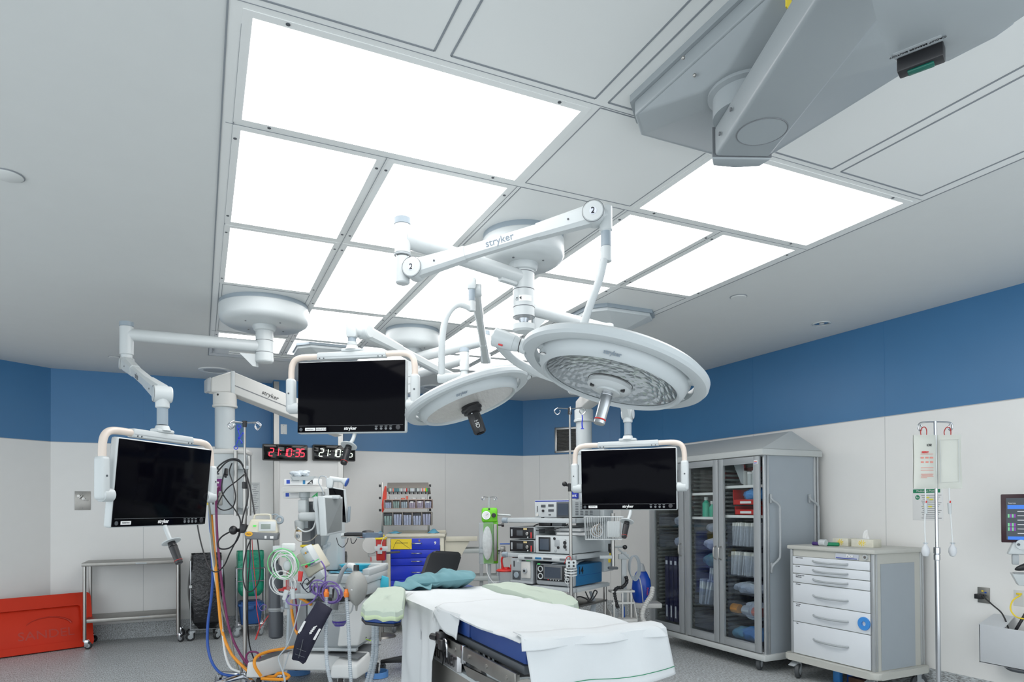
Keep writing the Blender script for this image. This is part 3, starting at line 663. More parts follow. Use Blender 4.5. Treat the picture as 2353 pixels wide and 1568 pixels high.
# spring arm of the middle monitor
pt = P(838, 763, 3.90); pb = Vector((f2.x, f2.y, z2-.19))
springarm(t, pb, pt, w0=.075, dr=.040)
q = MB(); mt = m2top; q.box((mt.x, mt.y, pt.z-.005), (.062, .062, .085), .014, Matrix.Rotation(-YAW, 3, 'Z')); q.cyl(pt, (mt.x, mt.y, pt.z), .03, n=20); obj('wrist_joint', q, WHITE, t, W=True)
stub(t, mt, pt.z-.045, mt.z+.02, .0235, mt.z, .028)
# ================================================================ CEILING PEDESTALS AND EQUIPMENT BOOMS
def pedestal(t, x0, x1, y0, y1, zt, sk, zb, nx, ny, nr, cut=.12, m=PAINT):
    def oct_(a0, a1, b0, b1, c, z): return [(a0+c, b0, z), (a1-c, b0, z), (a1, b0+c, z), (a1, b1-c, z), (a1-c, b1, z), (a0+c, b1, z), (a0, b1-c, z), (a0, b0+c, z)]
    q = MB(); q.hull(oct_(x0-.012, x1+.012, y0-.012, y1+.012, cut, zt), oct_(x0-.012, x1+.012, y0-.012, y1+.012, cut, zt-.03)); obj('ceiling_flange', q, GREYCAP if m is PAINT else m, t, W=True)
    q = MB(); q.hull(oct_(x0, x1, y0, y1, cut, zt-.028), oct_(x0, x1, y0, y1, cut, sk), bev=.006)
    r = nr*1.25; k = r*.42
    bm = q.bm
    q.hull(oct_(x0+.004, x1-.004, y0+.004, y1-.004, cut, sk+.002), oct_(nx-r, nx+r, ny-r, ny+r, r*.58, zb), bev=.008)
    obj('cover', q, m, t, W=True)
    q = MB(); q.lathe([(nr*1.15, zb+.012), (nr*1.15, zb-.01), (nr, zb-.016), (nr, zb-.08 if m is ARMG else zb-.06), (0, zb-.08 if m is ARMG else zb-.06)], Matrix.Translation((nx, ny, 0)), n=40); obj('swivel_ring', q, m if m is not PAINT else WHITE, t, W=True)
ARMG = mat('arm_grey_paint', (.31, .34, .355), .38)
# near pedestal and beam, top right of the picture
t = thing('equipment_boom', 'large grey ceiling pedestal with a thick square arm at the top right of the picture', 'ceiling boom', (1.75, 1.6, ZC))
pedestal(t, 1.43, 2.10, 1.22, 2.09, ZC, 2.84, 2.775, 1.62, 1.64, .105, .10, ARMG)
A0, A1 = PZ(1636, 361, 2.60), PZ(1868, 0, 2.60); B0 = PZ(1773, 363, 2.60)
d_ = (A1-A0); d_.z = 0; d_.normalize(); n_ = Vector((-d_.y, d_.x, 0)); wd = (B0-A0).dot(n_)
def beam(c0, L, w_, h, z, nose=.0, bev=.012): return [c0+n_*w_*0-d_*0]
for nm, s0, s1, off, z0, z1, mm in (('beam', .0, 1.5, .008, 2.60, 2.70, ARMG), ('end_cap', -.05, .0, 0, 2.595, 2.705, ARMG)):
    q = MB(); sg = 1 if wd > 0 else -1; w1 = abs(wd)
    poly = [A0+d_*s0+n_*sg*off, A0+d_*s1+n_*sg*off, A0+d_*s1+n_*sg*(w1-off), A0+d_*s0+n_*sg*(w1-off)]
    if nm == 'end_cap': poly = [A0+d_*s1+n_*0, A0+d_*s1+n_*sg*w1, A0+d_*s0+n_*sg*w1*.9, A0+d_*(s0-.012)+n_*sg*w1*.5, A0+d_*s0+n_*sg*w1*.1]
    q.hull([Vector((v.x, v.y, z0)) for v in poly], [Vector((v.x, v.y, z1)) for v in poly], bev=.012 if nm == 'beam' else .006); obj(nm, q, mm, t, W=True)
cc = A0+d_*.155+n_*sg*w1*.52; cc.z = 2.5995
q = MB(); q.torus(cc, .076, .0022, n=48, k=6); obj('cover_disc_edge', q, MGREY, t, W=True)
q = MB(); q.cyl((cc.x, cc.y, 2.6005), (cc.x, cc.y, 2.5985), .074, n=48); obj('cover_disc', q, ARMG, t, W=True)
q = MB(); q.box(A0+d_*.002+n_*sg*w1*.5+Vector((0, 0, .05)), (.0015, w1*.99, .1), rot=Matrix((d_, Vector((-d_.y, d_.x, 0)), Vector((0, 0, 1)))).transposed()); obj('cap_seam', q, MGREY, t, W=True)
for s_, z in ((.07, 2.64), (.17, 2.66)):
    q = MB(); c = A0+d_*s_-n_*sg*-.004+Vector((0, 0, z-2.60)); q.cyl(c, c-n_*sg*.005, .006, n=12); obj('screw_head', q, MGREY, t, W=True)
for px, py, z in ((1570, 133, 2.828), (1596, 173, 2.81), (1639, 203, 2.79)):
    q = MB(); c = PZ(px, py, z); q.sph(c, .006, 6); obj('screw_head', q, STEEL, t, W=True)
q = MB(); c = PZ(1812, 8, 2.80); q.box(c, (.04, .003, .04), rot=Matrix.Rotation(.4, 3, 'Z')); obj('warning_sticker', q, YELLOW, t, W=True)
# rounded housing further right with the power switch
t = thing('power_housing', 'rounded grey housing with a black power switch hanging in the top right corner', 'ceiling unit', PZ(2200, 60, 2.35))
zh = 2.30; edge = [(2003, 0), (2022, 75), (2042, 125), (2066, 160), (2100, 172), (2180, 140), (2290, 92), (2335, 60), (2353, 25)]
pts = [PZ(x, y, zh) for x, y in edge]; e_ = PZ(2450, -60, zh); pts += [e_, PZ(2300, -500, zh), PZ(1980, -300, zh)]
q = MB(); q.hull(pts, [v+Vector((0, 0, .22))+(v-PZ(2180, -20, zh))*.10 for v in pts], bev=.014); obj('housing', q, ARMG, t, W=True)
c = PZ(2116, 138, zh-.012); rt = (PZ(2166, 108, zh)-PZ(2070, 145, zh)).normalized()
rr = Matrix((rt, Vector((-rt.y, rt.x, 0)), Vector((0, 0, 1)))).transposed()
q = MB(); q.box(c, (.078, .030, .03), .003, rr); sw = obj('switch_housing', q, BLACK, t, W=True)
q = MB(); q.box(c+Vector((0, 0, -.0165)), (.045, .016, .006), .002, rr); obj('rocker', q, mat('green_lit_rocker', (.0, .10, .07), .2), sw, W=True)
c2 = PZ(2108, 108, zh-.0005)
q = MB(); q.box(c2, (.08, .018, .001), rot=rr); lb_ = obj('label_strip', q, LGREY, t, W=True)
text('CIRCUIT BREAKER SHUTOFF', .0075, BLACK, lb_, face(c2-Vector((0, 0, .0012)), -rt, Vector((rt.y, -rt.x, 0)) if (Matrix((-rt, Vector((rt.y, -rt.x, 0)), Vector((0, 0, -1)))).determinant() > 0) else Vector((-rt.y, rt.x, 0))), W=True, ext=.0003, name='label_text')
# farther pedestal + right equipment boom
E0 = P(1322, 1360, 5.9); ME = Matrix.Translation((E0.x, E0.y, 0)) @ Matrix.Rotation(R(-62), 4, 'Z')
W_ = lambda x, y, z: ME @ Vector((x, y, z))
t = thing('equipment_boom', 'white ceiling pendant at right with shelves full of boxes, under the far grey pedestal', 'ceiling boom', M=ME)
pedestal(t, 2.62, 3.20, 4.14, 4.72, ZC, 2.865, 2.79, 2.95, 4.42, .07, .10)
bc = W_(-.27, .62, 0)
q = MB(); q.cyl((2.95, 4.42, 2.74), (2.95, 4.42, 2.36), .06, n=28); obj('upper_column', q, WHITE, t, W=True)
za = P(1330, 927, 6.5).z
dd = Vector((2.95-bc.x, 4.42-bc.y, 0)); LL = dd.length; dd.normalize(); nn = Vector((-dd.y, dd.x, 0)); bcv = Vector((bc.x, bc.y, 0))
q = MB(); q.hull([bcv-dd*.14-nn*.06+Vector((0, 0, za-.06)), bcv+dd*(LL+.08)-nn*.075+Vector((0, 0, za-.075)), bcv+dd*(LL+.08)+nn*.075+Vector((0, 0, za-.075)), bcv-dd*.14+nn*.06+Vector((0, 0, za-.06))],
    [bcv-dd*.12-nn*.06+Vector((0, 0, za+.05)), bcv+dd*(LL+.08)-nn*.075+Vector((0, 0, za+.085)), bcv+dd*(LL+.08)+nn*.075+Vector((0, 0, za+.085)), bcv-dd*.12+nn*.06+Vector((0, 0, za+.05))], bev=.012); obj('box_arm', q, WHITE2, t, W=True)
q = MB(); q.sph(P(1318, 899, 6.2), .045, 12, (1.2, 1.2, .8)); obj('arm_knuckle', q, WHITE, t, W=True)
q = MB(); q.lathe([(.078, za-.055), (.092, za-.06), (.092, za-.15), (.098, za-.155), (.098, za-.175), (.08, za-.18)], Matrix.Translation((bc.x, bc.y, 0)), n=40); obj('collar', q, WHITE, t, W=True)
q = MB(); q.cyl((bc.x, bc.y, za-.1), (bc.x, bc.y, 1.9), .078, n=12); obj('column', q, PAINT, t, W=True)
q = MB(); q.bx(-.32, .0, .53, .72, .80, 1.95, .015); q.bx(-.33, .01, .52, .73, 1.93, 1.97, .01); sh = obj('service_head', q, PAINT, t)
for x, z, m_ in ((.003, 1.20, CARD), (.003, 1.02, BLACK), (.003, .93, YELLOW)):
    q = MB(); q.bx(x-.004, x+.004, .60, .68, z-.045, z+.045, .003); oo = obj('outlet', q, m_, sh); q = MB(); q.cyl((x+.004, .64, z), (x+.02, .64, z), .014, n=12); obj('socket', q, STEEL, oo)
SHZ = ((.70, .04), (.993, .045), (1.318, .045))
for k, (z, h_) in enumerate(SHZ):
    q = MB(); q.bx(-.74, 0, .0, .60, z-h_, z, .006); shf = obj('shelf', q, PAINT, t)
    q = MB(); q.bx(-.74, .0, -.014, -.002, z-h_+.004, z-.004, .002); q.bx(.002, .014, .0, .60, z-h_+.004, z-.004, .002); obj('side_rail', q, PAINT, shf)
    if k: q = MB(); q.cyl((-.74, -.008, z-h_/2), (-.80, -.008, z-h_/2), .026, bev=.006, n=20); obj('rail_end_cap', q, GREYCAP, shf)
    q = MB(); q.box((.0, -.008, z-h_/2), (.03, .03, h_*.9), .004); obj('corner_block', q, LGREY, shf)
q = MB(); q.bx(-.60, -.05, -.05, -.014, .948-.02, .948+.03, .016); dh = obj('front_handle', q, WHITE, t)
for x, w_, m_ in ((-.47, .09, DGREY), (-.36, .07, EQBLUE), (-.26, .09, DGREY), (-.10, .06, MGREY)):
    q = MB(); q.box((x, -.051, .953), (w_, .004, .018), .004); obj('push_button', q, m_, dh)
for x, y in ((-.02, .03), (-.02, .57), (-.42, .57), (-.30, .03)):
    q = MB(); q.cyl((x, y, .66), (x, y, .34), .016, n=16); obj('hanging_post', q, STEEL, t)
q = MB(); q.bx(-.46, .0, .02, .58, .52, .54, .004); obj('low_shelf', q, STEEL2, t)
q = MB(); q.box((-.10, .57, .35), (.3, .03, .02), .004); obj('foot_bar', q, STEEL, t)
q = MB(); q.bx(-.36, -.28, .50, .53, 1.50, 1.60, .003); sg_ = obj('sign_plate', q, INKB, t)
text('ent', .045, PAPER, sg_, FR(-.315, .497, 1.53), name='sign_text')
# things on the shelves, in the boom's own axes
def eq(name, label, cat, x, y, z, **k): return thing(name, label, cat, M=ME @ Matrix.Translation((x, y, z)), **k)
def lcd(p, x, z, w_, h_, y=-.001, m=SCRDIM, fr=None, name='screen'):
    q = MB()
    if fr: q.box((x, y, z), (w_+.03, .006, h_+.03), .003); b0 = obj('screen_frame', q, fr, p); q = MB(); q.box((x, y-.004, z), (w_, .003, h_)); return obj(name, q, m, b0)
    q.box((x, y, z), (w_, .004, h_)); return obj(name, q, m, p)
def knob(p, x, z, r, m=BLACK, y=0, l=.012, name='knob'):
    q = MB(); q.cyl((x, y, z), (x, y-l, z), r, bev=r*.15, n=24); return obj(name, q, m, p)
# video processor on top
t = eq('video_processor', 'white endoscopy processor with a blue top stripe on the uppermost shelf', 'medical device', -.24, .01, 1.318)
q = MB(); q.bx(-.20, .20, 0, .50, .008, .165, .006); cs = obj('case', q, WHITE, t)
q = MB(); q.bx(-.195, .195, -.003, .001, .012, .161, .003); fp = obj('front_panel', q, WHITE, t)
q = MB(); q.bx(-.19, .193, -.0045, -.002, .150, .160); obj('stripe', q, INKB, fp)
lcd(fp, .115, .078, .11, .105, -.004, fr=DGREY)
for x, z, w_, h_ in ((-.10, .11, .05, .024), (-.015, .115, .06, .022), (-.015, .07, .06, .022), (-.03, .03, .025, .01), (-.165, .085, .008, .055)):
    q = MB(); q.box((x, -.005, z), (w_, .004, h_), .002); obj('connector', q, DGREY, fp)
knob(fp, -.10, .067, .012, y=-.003); knob(fp, -.165, .028, .014, WHITE2, y=-.003)
for r_ in range(8):
    for c_ in range(4): q = MB(); q.box((.201, .09+c_*.085, .03+r_*.015), (.002, .05, .005)); obj('vent_slot', q, DGREY, cs)
for x in (-.15, .15):
    q = MB(); q.cyl((x, .06, 0), (x, .06, .012), .015, n=14); obj('foot', q, BLACK, t)
# two black-fronted light sources / insufflators
for z, L_, kx in ((1.118, 'black-fronted scope unit numbered red 1, upper of the stacked pair', .10), (.995, 'black-fronted scope unit numbered red 1, lower of the stacked pair', .09)):
    t = eq('scope_unit', L_, 'medical device', -.575, -.01, z, group='black-fronted units on the middle shelf')
    q = MB(); q.bx(-.145, .145, 0, .42, .004, .118, .012); obj('case', q, PAINT, t)
    q = MB(); q.bx(-.137, .137, -.004, .002, .010, .112, .010); fp = obj('front_panel', q, BLACK, t)
    q = MB(); q.box((-.02, -.005, .06), (.07, .002, .05), .001); obj('display', q, DGREY, fp)
    q = MB(); q.box((-.112, -.006, .06), (.018, .003, .065), .004); obj('key_strip', q, LGREY, fp)
    q = MB(); q.box((.045, -.006, .098), (.04, .002, .016)); obj('asset_sticker', q, mat('tan_sticker', (.62, .50, .25), .6), fp)
    text('1', .075, INKR, fp, FR(.112, -.006, .038), name='numeral', bold=.002)
    knob(fp, .075, .055, .016, STEEL, y=-.005, l=.02); knob(fp, .078, .022, .006, WHITE, y=-.005)
    q = MB(); q.box((.147, .12, .075), (.002, .10, .04)); obj('side_label', q, MGREY, t)
# big grey console
t = eq('arthroscopy_console', 'light grey console with a square screen on the middle shelf, right of the black units', 'medical device', -.225, -.01, .995)
q = MB(); q.bx(-.195, .195, 0, .56, .004, .165, .008); obj('case', q, PAINT, t)
q = MB(); q.bx(-.19, .19, -.004, .001, .008, .161, .006); fp = obj('front_panel', q, WHITE, t)
lcd(fp, -.09, .085, .10, .10, -.005, fr=BLACK)
for x, z, r_ in ((.02, .14, .012), (.06, .06, .012), (.03, .03, .010), (.13, .105, .017), (.13, .07, .017)): knob(fp, x, z, r_, BLACK if x != .03 else LGREY, y=-.003, l=.01)
for zz in (.13, .045): text('st' if zz < .1 else 'f', .028, BLACK, fp, face((.14, -.006, zz), (0, 0, 1), (-1, 0, 0)), name='lettering')
q = MB(); q.box((.045, -.006, .10), (.05, .004, .06), .003); obj('cassette_slot', q, LGREY, fp)
# binders on the console
for k, (L_, m_, z, a) in enumerate((('grey binder lying flat on the big grey console, lower one', CABGREY, 1.162, .1), ('grey binder lying skewed on the other binder above the console', LGREY, 1.198, -.12))):
    t = eq('binder', L_, 'binder', -.10, .22, z, group='binders on the console'); t.matrix_basis = t.matrix_basis @ Matrix.Rotation(a, 4, 'Z')
    q = MB(); q.bx(-.15, .15, -.16, .16, 0, .004, .001); q.bx(-.15, .15, -.16, .16, .028, .032, .001); q.bx(-.15, -.147, -.16, .16, 0, .032); obj('cover', q, m_, t)
    q = MB(); q.bx(-.145, .14, -.15, .15, .005, .026); obj('pages', q, PAPER, t)
# insufflation unit with tray under the top shelf
t = eq('power_brick', 'black power supply with cables lying on a white tray below the top shelf', 'power supply', -.28, .05, 1.245)
q = MB(); q.bx(-.16, .18, -.03, .3, -.008, -.001, .003); obj('tray', q, WHITE, t)
q = MB(); q.bx(-.13, .0, -.02, .06, 0, .035, .006); obj('brick', q, BLACK, t); q = MB(); q.bx(.01, .12, -.01, .06, 0, .032, .004); obj('brick', q, MGREY, t)
q = MB(); q.tube([(-.13, 0, .02), (-.18, -.02, .0), (-.17, -.03, -.035), (-.08, -.03, -.045), (.05, -.03, -.03), (.14, -.02, .0), (.18, .0, .02)], .005, 8, smooth=5); obj('cord', q, BLACK, t)
# suction / pump unit, numbered 1
t = eq('pump_unit', 'silver grey pump unit with a black figure 1 on the lowest equipment shelf', 'medical device', -.57, -.01, .70)
q = MB(); q.bx(-.13, .13, 0, .36, .01, .245, .008); obj('case', q, MGREY, t)
q = MB(); q.bx(-.125, .125, -.006, .001, .03, .24, .006); fp = obj('front_panel', q, LGREY, t)
q = MB(); q.bx(-.128, .128, -.02, .004, .01, .032, .005); obj('lower_lip', q, LGREY, t)
q = MB(); q.bx(-.11, -.015, -.009, -.004, .04, .125, .004); pn = obj('control_panel', q, DGREY, fp); knob(pn, -.06, .085, .028, GREYCAP, y=-.008, l=.012)
q = MB(); q.bx(.0, .105, -.022, -.004, .06, .215, .03); pm = obj('pump_head', q, WHITE2, fp); knob(pm, .05, .13, .025, LGREY, y=-.02, l=.02); knob(pm, .05, .13, .012, BLACK, y=-.038, l=.004)
text('1', .075, BLACK, fp, FR(-.09, -.0075, .185), name='numeral', bold=.002)
knob(fp, -.045, .215, .012, WHITE, y=-.005, l=.003); knob(fp, -.02, .21, .012, WHITE, y=-.005, l=.003)
q = MB(); q.box((.075, -.0075, .228), (.045, .002, .016)); obj('green_sticker', q, mat('green_sticker', (.1, .75, .2), .5), fp)
q = MB(); q.box((.02, -.0075, .228), (.04, .003, .018)); obj('black_tab', q, BLACK, fp)
# electrosurgical generator in blue case, numbered 14
t = eq('surgical_generator', 'blue-cased generator numbered 14 with a wide screen on the lowest equipment shelf', 'medical device', -.215, -.01, .70)
q = MB(); q.bx(-.20, .20, .05, .52, .01, .20, .012); cs = obj('case', q, EQBLUE, t)
q = MB(); q.bx(-.205, .205, 0, .055, .008, .205, .022, ); fp0 = obj('front_housing', q, LGREY, t)
q = MB(); q.bx(-.185, .185, -.006, .004, .05, .190, .022); fp = obj('front_panel', q, BLACK, fp0)
lcd(fp0, -.01, .128, .17, .095, -.0075, fr=MGREY)
for x, z in ((-.145, .155), (-.145, .09), (.145, .155), (.145, .09), (.145, .06)):
    q = MB(); q.torus((x, -.008, z), .024, .005, Matrix.Rotation(R(90), 3, 'X'), n=24); obj('socket_ring', q, WHITE, fp0)
for k in range(5): knob(fp0, -.06+k*.028, .062, .006, WHITE if k else RED, y=-.006, l=.003, name='key')
q = MB(); q.box((-.165, -.004, .198), (.03, .002, .012)); obj('green_sticker', q, MATS['green_sticker'], fp0)
q = MB(); q.box((.2005, .28, .10), (.001, .42, .003)); obj('case_seam', q, BLUE, cs)
text('14', .09, BLACK, cs, face((.2015, .13, .145), (0, 1, 0), (0, 0, 1)), name='numeral', bold=.002)
# papers in a plastic sleeve on the generator
q = MB(); q.grid(lambda u, v: Vector((-.12+.24*u, -.08+.28*v, .006+.012*math.sin(3*u)+(.0 if v > .3 else -.05*(.3-v)))), 8, 8)
o = solo('plastic_sleeve', q, CLEARPK, 'creased clear sleeve of papers on top of the blue generator', 'papers', solid=.002); o.matrix_basis = ME @ Matrix.Translation((-.14, .08, .915)) @ Matrix.Rotation(.3, 4, 'Z')
# pole in front of the shelves
def hooks(t, z, r=.0045, arms=((1, 0), (-1, 0), (0, 1), (0, -1)), L=.16, lr=.025, W0=Vector((0, 0, 0))):
    for ax, ay in arms:
        v = Vector((ax, ay, 0)); p = lambda s_, zz: W0+v*s_+Vector((0, 0, z+zz))
        q = MB(); q.tube([p(.01, 0), p(L*.6, .004), p(L-lr, .003), p(L, -lr*.9), p(L-lr, -lr*2.1), p(L-lr*2, -lr*1.2), p(L-lr*1.9, -lr*.5)], r, 8, smooth=5); obj('hook', q, CHROME, t)
pp = P(1311, 1200, 5.78)
t = thing('drip_pole', 'steel pole with looped hooks standing in front of the equipment shelves', 'pole', (pp.x, pp.y, 0), -YAW)
zt = P(1311, 945, 5.78).z; zc_ = P(1311, 1122, 5.78).z
q = MB(); q.cyl((0, 0, .50), (0, 0, zc_), .0145, n=16); obj('outer_tube', q, STEEL, t); q = MB(); q.cyl((0, 0, zc_), (0, 0, zt), .0095, n=14); obj('inner_tube', q, STEEL, t)
hooks(t, zt+.02, arms=((1, -.1), (-1, -.1), (.1, .5), (.0, -.6)), L=.135)
q = MB(); q.cyl((0, 0, zt-.03), (0, 0, zt+.03), .018, .015, n=16); obj('hook_hub', q, BLACK, t)
q = MB(); q.cyl((0, 0, zc_-.03), (0, 0, zc_+.04), .020, n=16); q.cyl((0, 0, zc_+.02), (-.05, -.01, zc_+.03), .012, n=12); q.sph((-.05, -.01, zc_+.035), .022, 8); obj('clamp', q, BLACK, t)
q = MB(); q.box((0, .05, .96), (.03, .1, .03), .004); obj('shelf_bracket', q, LGREY, t)
q = MB(); c = P(1336, 984, 5.8)-Vector((pp.x, pp.y, 0)); n6 = 10
q = MB(); q.tube([(.105, -.01, zt-.035), (.107, -.012, zt-.07), (.104, -.01, zt-.11), (.107, -.01, zt-.15)], [.004, .006], 6, smooth=3); q.box((.107, -.01, zt-.155), (.028, .006, .008), .002)
o = obj('blue_clip', q, mat('bright_blue_plastic', (.01, .03, .55), .35)); o.matrix_basis = t.matrix_basis.copy(); o['label'] = 'small blue clip chain hanging from the hook before the right ceiling column'; o['category'] = 'clip'
# patient cable box on the pole
pz = P(1311, 1305, 5.7).z; t2 = thing('cable_module', 'small white connector box with coiled grey cord clipped to the pole by the generator', 'connector box', (pp.x, pp.y, pz), -YAW)
q = MB(); q.bx(-.045, .045, -.045, -.018, -.01, .06, .006); bxm = obj('box', q, WHITE, t2)
for x, z in ((-.02, .04), (.02, .04), (-.02, .01), (.02, .01)): knob(bxm, x, z, .009, BLACK, y=-.045, l=.004, name='socket')
for k in range(5): q = MB(); q.torus((0, 0, -.02-k*.012), .05-.002*(k % 2), .005, Matrix.Rotation(.15*(-1)**k, 3, 'X'), n=28); obj('cord_coil', q, CABLEG if k % 2 else CABLEW, t2)
q = MB(); q.tube([(-.03, -.045, .02), (-.045, -.06, -.05), (-.03, -.06, -.16), (-.02, -.05, -.26)], .002, 6, smooth=5); obj('lead', q, CABLEW, t2)
q = MB(); q.lathe([(0, .0), (.009, -.01), (.007, -.04), (.002, -.065), (0, -.07)], Matrix.Translation((-.02, -.05, -.26)), n=12); obj('red_plug', q, RED, t2)
q = MB(); q.tube([(.0, -.045, .06), (-.01, -.05, .09), (-.035, -.03, .085), (-.055, 0, .03)], .0035, 8, smooth=4); obj('lead', q, RED, t2)
# wire basket, rear post, arm with ball
pb_ = P(1408, 1250, 6.05); t = thing('steel_post', 'short brushed steel post with a dark foot, right of the wire basket', 'post', (pb_.x, pb_.y, 0), -YAW)
q = MB(); q.cyl((0, 0, P(1408, 1180, 6.05).z), (0, 0, P(1408, 1302, 6.05).z), .019, n=20); obj('tube', q, STEEL, t)
zf = P(1408, 1306, 6.05).z; q = MB(); q.box((0, 0, zf), (.09, .06, .022), .008); obj('foot_cap', q, DGREY, t)
q = MB(); q.box((-.06, .0, zf+.10), (.12, .03, .03), .004); obj('bracket', q, PAINT, t)
pk = P(1387, 1214, 5.85); t = thing('wire_basket', 'white wire basket holding coiled tubing below the right monitor', 'basket', pk, -YAW+R(-8))
hw, hd_, hh = .165, .08, .098
def rect(z, k=1): return [(-hw*k, -hd_*k, z), (hw*k, -hd_*k, z), (hw*k, hd_*k, z), (-hw*k, hd_*k, z)]
for z, k in ((hh, 1.03), (-hh, .94)):
    q = MB(); q.tube(rect(z, k), .0035, 6, close=True); obj('rim_wire', q, WHITE, t)
q = MB()
for i in range(18):
    x = -hw+2*hw*(i+.5)/18
    for s_ in (-1, 1): q.tube([(x*1.02, s_*hd_*1.02, hh), (x*.95, s_*hd_*.95, -hh)], .0019, 5)
    q.tube([(x*.95, -hd_*.95, -hh), (x*.95, hd_*.95, -hh)], .0019, 5)
for i in range(7):
    y = -hd_+2*hd_*(i+.5)/7
    for s_ in (-1, 1): q.tube([(s_*hw*1.02, y, hh), (s_*hw*.95, y, -hh)], .0019, 5)
o = obj('wire_mesh', q, WHITE, t); o['kind'] = 'stuff'
for k in range(6):
    q = MB(); q.torus((-.06+.004*k, .0, -.03+.006*k), .052-.003*k, .004, Matrix.Rotation(R(75+6*k), 3, 'X') @ Matrix.Rotation(.2*k, 3, 'Y'), n=28)
    o = solo('coiled_tubing', q, (mat('brown_clear_tube', (.25, .20, .15), .3) if k % 2 else CLEARPK), 'coils of thin tubing lying inside the white wire basket', 'tubing', group='tubing coils in the basket'); o.matrix_basis = t.matrix_basis.copy()
q = MB(); q.bx(.03, .14, -.05, .05, -.08, .06, .01); o = solo('white_adapter', q, WHITE, 'white plastic block standing in the right end of the wire basket', 'plastic block'); o.matrix_basis = t.matrix_basis.copy()
# green pressure infuser on its pole
pg = P(1124, 1230, 6.75); t = thing('infusion_pole', 'slim pole with four small hooks carrying the lime green infuser', 'pole', (pg.x, pg.y, 0), -YAW)
zt = P(1124, 1143, 6.75).z; q = MB(); q.cyl((0, .03, .62), (0, .03, P(1, 1290, 6.75).z), .016, n=16); q.cyl((0, .03, .9), (0, .03, zt), .008, n=12); obj('tube', q, PAINT, t)
hooks(t, zt, .003, arms=((1, .3), (-1, .3), (.9, -.4), (-.9, -.4)), L=.08, lr=.014, W0=Vector((0, .03, 0)))
q = MB(); q.cyl((.05, .03, P(1, 1189, 6.75).z), (.22, .02, P(1, 1192, 6.75).z), .010, n=12); obj('support_arm', q, WHITE, t)
q = MB(); q.bx(.0, .24, -.02, .05, .655, .675, .005); obj('lower_bracket', q, WHITE, t)
t = thing('pressure_infuser', 'lime green pressure infuser with round gauge and a clear fluid bag', 'medical device', (pg.x, pg.y, P(1124, 1230, 6.75).z), -YAW+R(4))
q = MB(); q.bx(-.075, .085, -.03, .012, .13, .275, .02); q.bx(-.06, .09, -.01, .012, -.29, .15, .015); obj('body', q, LIME, t)
q = MB(); q.cyl((-.03, -.03, .20), (-.03, -.045, .20), .042, n=32); g_ = obj('gauge', q, CHROME, t); q = MB(); q.cyl((-.03, -.044, .20), (-.03, -.047, .20), .036, n=32); obj('gauge_dial', q, PAPER, g_)
q = MB(); q.box((-.02, -.048, .207), (.03, .001, .003), rot=Matrix.Rotation(-.5, 3, 'Y')); obj('gauge_needle', q, BLACK, g_)
q = MB(); q.cyl((.045, -.03, .20), (.045, -.055, .20), .022, n=24, bev=.003); obj('knob', q, BLACK, t)
q = MB(); q.cyl((0, -.03, .262), (0, -.034, .262), .010, n=14); obj('key_lock', q, BLACK, t)
q = MB(); q.bx(-.105, .045, -.055, -.010, -.29, .13, .012); obj('clear_cover', q, CLEAR, t)
q = MB(); q.sph((-.02, -.035, -.08), .1, 12, (.5, .15, 1.7)); obj('fluid_bag', q, PACK, t)
q = MB(); q.bx(.045, .08, -.05, -.01, -.26, .11, .004); obj('latch_panel', q, STEEL2, t)
for z in (.10, -.16):
    q = MB(); q.cyl((.09, 0, z), (.13, 0, z), .008, n=10); q.cyl((.125, 0, z), (.15, 0, z), .02, n=6); obj('clamp_knob', q, BLACK, t)
# clear drip line
q = MB(); q.tube([P(1118, 1296, 6.7), P(1120, 1318, 6.7), P(1132, 1338, 6.68), P(1150, 1352, 6.66), P(1175, 1356, 6.6)], .005, 8, smooth=5); solo('drip_line', q, CABLEW, 'white drip line curving from the green infuser down to the suction jar', 'tube')
# red suction canister
ps = P(1164, 1318, 6.55); t = thing('suction_canister', 'clear suction jar with a red lid and red tube beside the shelves', 'suction canister', ps, -YAW)
q = MB(); q.lathe([(0, -.09), (.075, -.09), (.085, .03)], n=32); obj('jar', q, CLEAR, t)
q = MB(); q.lathe([(0, .06), (.03, .06), (.035, .045), (.09, .04), (.105, .03), (.10, .02), (0, .02)], n=32); q.cyl((.05, 0, .04), (.05, 0, .085), .014, n=12); q.cyl((-.04, 0, .04), (-.04, 0, .075), .012, n=12); obj('lid', q, RED, t)
q = MB(); q.tube([(-.04, 0, .07), (-.045, 0, .14), (-.01, 0, .185), (.05, 0, .175), (.085, 0, .13), (.09, 0, .0), (.09, 0, -.06)], .010, 10, smooth=6); obj('tube', q, RED, t)
q = MB(); q.box((0, 0, -.105), (.24, .12, .02), .005); obj('holder_tray', q, WHITE, t)
pq = P(1160, 1262, 6.6); t = thing('rail_clamp', 'metal rail clamp with a blue lid at the left end of the equipment shelves', 'clamp', pq, -YAW)
q = MB(); q.box((-.02, 0, 0), (.05, .05, .05), .006); q.box((0, 0, -.05), (.02, .03, .07), .004); obj('body', q, STEEL2, t)
q = MB(); q.bx(-.05, .05, -.03, .03, .045, .055, .003); obj('blue_lid', q, BLUEH, t)

